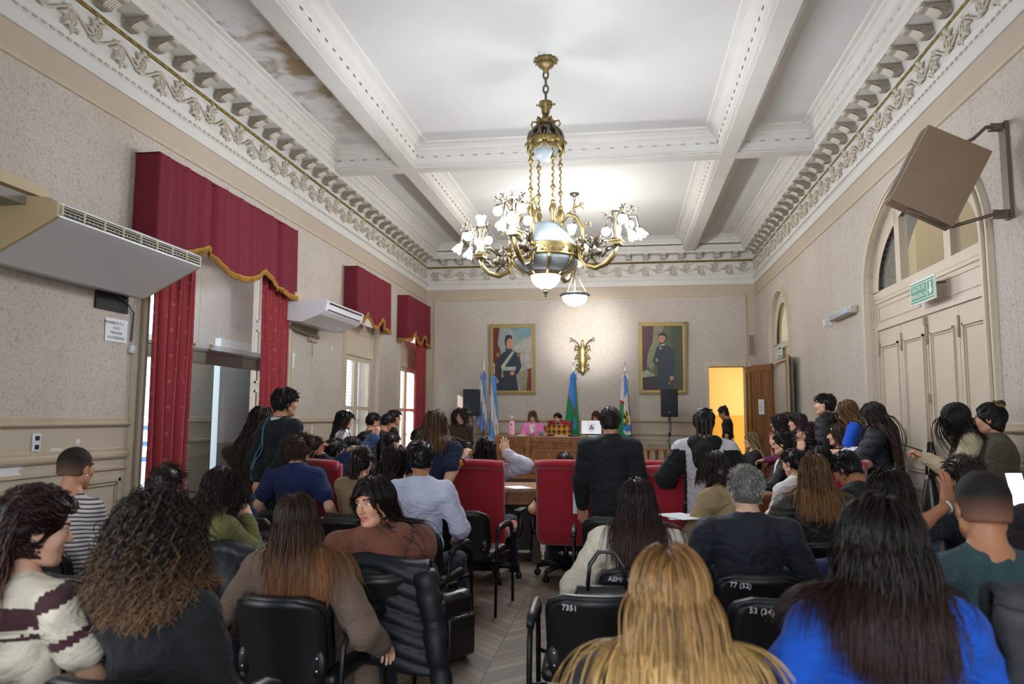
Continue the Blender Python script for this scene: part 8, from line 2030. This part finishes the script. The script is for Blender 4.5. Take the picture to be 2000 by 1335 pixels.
# papers, laptop, bottle, cup on the dais
lp = empty('laptop', (-.62, 15.0, 1.17), R_(180)); tag(lp, 'silver laptop with a triangle sticker on the dais desk', 'laptop')
M_SIL = mat('laptop_silver', 'B9B9BC', .35, metal=.5)
b = MB(); b.rbox((0, .0, .01), (.38, .26, .018), .006, 2); b.build('keyboard_base', M_SIL, lp)
b = MB(); Rl = Matrix.Rotation(R_(12), 3, 'X'); b.box(Rl @ Vector((0, .12, .16)) + Vector((0, .0, .0)), (.40, .010, .27), 0, rot=Rl); b.build('screen_lid', M_SIL, lp)
b = MB(); o = Rl @ Vector((0, .12, .16)); ex, ez, ny = Vector((1, 0, 0)), Rl @ Vector((0, 0, 1)), Rl @ Vector((0, 1, 0))
def lid(u, v, k): return o + ex * u + ez * v + ny * (.006 + .0006 * k)
b.add([lid(-.06, -.08, 0), (lid(.06, -.08, 0)), lid(.06, .08, 0), lid(-.06, .08, 0)], [(0, 1, 2, 3)], 0); b.add([lid(-.05, -.045, 1), lid(.05, -.045, 1), lid(0, .06, 1)], [(0, 1, 2)], 1); b.add([lid(.018 * math.cos(a), -.015 + .018 * math.sin(a), 2) for a in [2 * PI * i / 10 for i in range(10)]], [tuple(range(10))], 2)
b.build('sticker', [mat('sticker_white', 'D5D9E2', .5), mat('sticker_blue', '2A2E78', .5), mat('sticker_gold', 'C9A24A', .5)], lp)
bt = empty('thermos_bottle', (-2.24, 14.95, 1.17)); tag(bt, 'tall pink bottle with silver top on the left end of the dais desk', 'bottle')
b = MB(); b.lathe([(.052, 0), (.055, .02), (.055, .27), (.04, .30)], n=20); b.build('bottle_body', mat('pink_metal', 'E3A9C4', .4), bt)
b = MB(); b.lathe([(.032, .30), (.034, .345), (.028, .36)], n=16); b.build('neck_ring', mat('chrome', 'C9CDD2', .2, metal=.9), bt)
b = MB(); b.lathe([(.03, .36), (.034, .37), (.03, .40), (0, .405)], n=16); b.build('cap', mat('pink_metal', 'E3A9C4', .4), bt)
b = MB(); b.tube([(-.055, 0, .24), (-.10, 0, .235), (-.10, 0, .06), (-.055, 0, .05)], .012, 8); b.build('handle', mat('pink_plastic', 'E39BC4', .4), bt)
b = MB(); b.lathe([(.018, -.001), (.018, .001)], (0, -.0555, .23), 14, axis=(0, 1, 0)); b.build('badge', M_BLKP, bt)
b = MB(); b.lathe([(.035, 0), (.042, .09), (.038, .09), (.033, .01)], (0, 0, 0), 16); o = b.build('cup', mat('green_cup', '4F8A70', .4)); o.location = (-1.62, 14.86, 1.17); tag(o, 'small green cup on the dais desk before the pink blazer', 'cup')
def papers(c, rz, n, label, z, w=.21, h=.30):
    r = random.Random(int(c[0] * 100)); b = MB()
    for k in range(n): b.box((r.uniform(-.03, .03), r.uniform(-.03, .03), .002 + .004 * k), (w, h, .003), rot=Matrix.Rotation(r.uniform(-.3, .3), 3, 'Z'))
    o = b.build('paper_stack', mat('white_paper', 'E4E6EA', .8)); o.location = (c[0], c[1], z); o.rotation_euler = (0, 0, rz); tag(o, label, 'papers')
papers((-2.0, 15.0), .2, 3, 'loose white papers on the dais desk left of the green cup', 1.17); papers((-1.25, 14.95), .1, 2, 'white papers on the dais desk before the bearded man', 1.17); papers((-.30, 14.95), .1, 2, 'white papers at the right end of the dais desk', 1.17)
papers((-1.12, 7.98), .5, 1, 'single white sheet at the corner of the left central desk', .79); papers((1.30, 8.85), 1.2, 9, 'thick pile of papers at the near end of the right row desk', .79); papers((1.18, 9.3), 1.4, 6, 'pile of papers in the middle of the right row desk', .79); papers((1.30, 9.9), 1.5, 4, 'low pile of papers at the far end of the right row desk', .79); papers((-2.28, 8.0), .3, 3, 'white papers on the left row desk below the raised sleeve', .79); papers((.92, 7.85), .3, 3, 'white papers on the desk in front of the braids', .79)
p = at_d(1335, 1010, 4.95); papers((p[0], p[1]), .4, 3, 'white papers on the lap of the beige-sweater woman', p[2])
def goose(c, rz, label, z=.79, L=.40):
    t = empty('gooseneck_microphone', (c[0], c[1], z), rz); tag(t, label, 'microphone', None)
    b = MB(); b.rbox((0, 0, .02), (.12, .15, .04), .015, 3); b.build('base', M_BLKP, t)
    b = MB(); b.tube([(0, .03, .04), (0, .03, .20), (0, .0, .27), (0, -.08, .31), (0, -.20, .31), (0, -L * .8, .28)], .006, 8); b.build('gooseneck', M_BLKM, t)
    b = MB(); b.tube([(0, -L * .8, .28), (0, -L * .8 - .06, .265)], [.013, .016], 10); b.build('capsule', M_BLKP, t)
goose((1.10, 8.75), R_(-70), 'gooseneck microphone at the near papers of the right row'); goose((1.12, 9.6), R_(-75), 'gooseneck microphone in the middle of the right row'); goose((1.05, 10.8), R_(-80), 'gooseneck microphone near the blond woman in black'); goose((.55, 7.75), R_(-100), 'gooseneck microphone on the desk right of the black suit'); goose((-2.2, 9.3), R_(80), 'gooseneck microphone beside the striped jersey')
for x, lab in ((-1.45, 'microphone on the dais before the woman in pink'), (-1.02, 'microphone on the dais before the bearded man')): goose((x, 14.95), R_(180), lab, 1.17, .25)
st = empty('microphone_stand', (1.30, 11.35, 0)); tag(st, 'stand with two black microphones beside the blond woman', 'microphone stand')
b = MB(); b.lathe([(.13, 0), (.13, .02), (.02, .04)], n=18); b.tube([(0, 0, .03), (0, 0, 1.2)], .012, 8); b.build('pole', M_BLKM, st)
for z0, y0 in ((1.22, -.04), (1.12, .05)):
    b = MB(); b.tube([(0, y0, z0), (-.10, y0 - .04, z0 + .05)], .014, 8); b.ball((-.13, y0 - .05, z0 + .065), .027, 10, 8); b.build('microphone', M_BLKP, st)
p = at_d(2000, 962, 2.9); phone(np.array(at_d(1987, 960, 2.92)), R_(14), R_(74), 'phone with a bright white screen held up at the right edge', True)
p = at_z(1050, 1086, 0); b = MB(); b.tube([(-.06, 0, .012), (.06, .01, .012)], .011, 8); o = b.build('marker', mat('yellow_marker', 'E3DC2E', .5)); o.location = (p[0], p[1], 0); tag(o, 'yellow highlighter lying on the floor between the desks', 'marker')
p = at_z(1040, 1095, 0); b = MB(); b.tube([(-.10, 0, .008), (.3, .02, .008), (.9, .1, .008)], .007, 6); o = b.build('floor_cable', M_BLKP); o.location = (p[0], p[1], 0); tag(o, 'black cable across the floor between the central desks', 'cable')
p = at_d(868, 1298, 3.35);
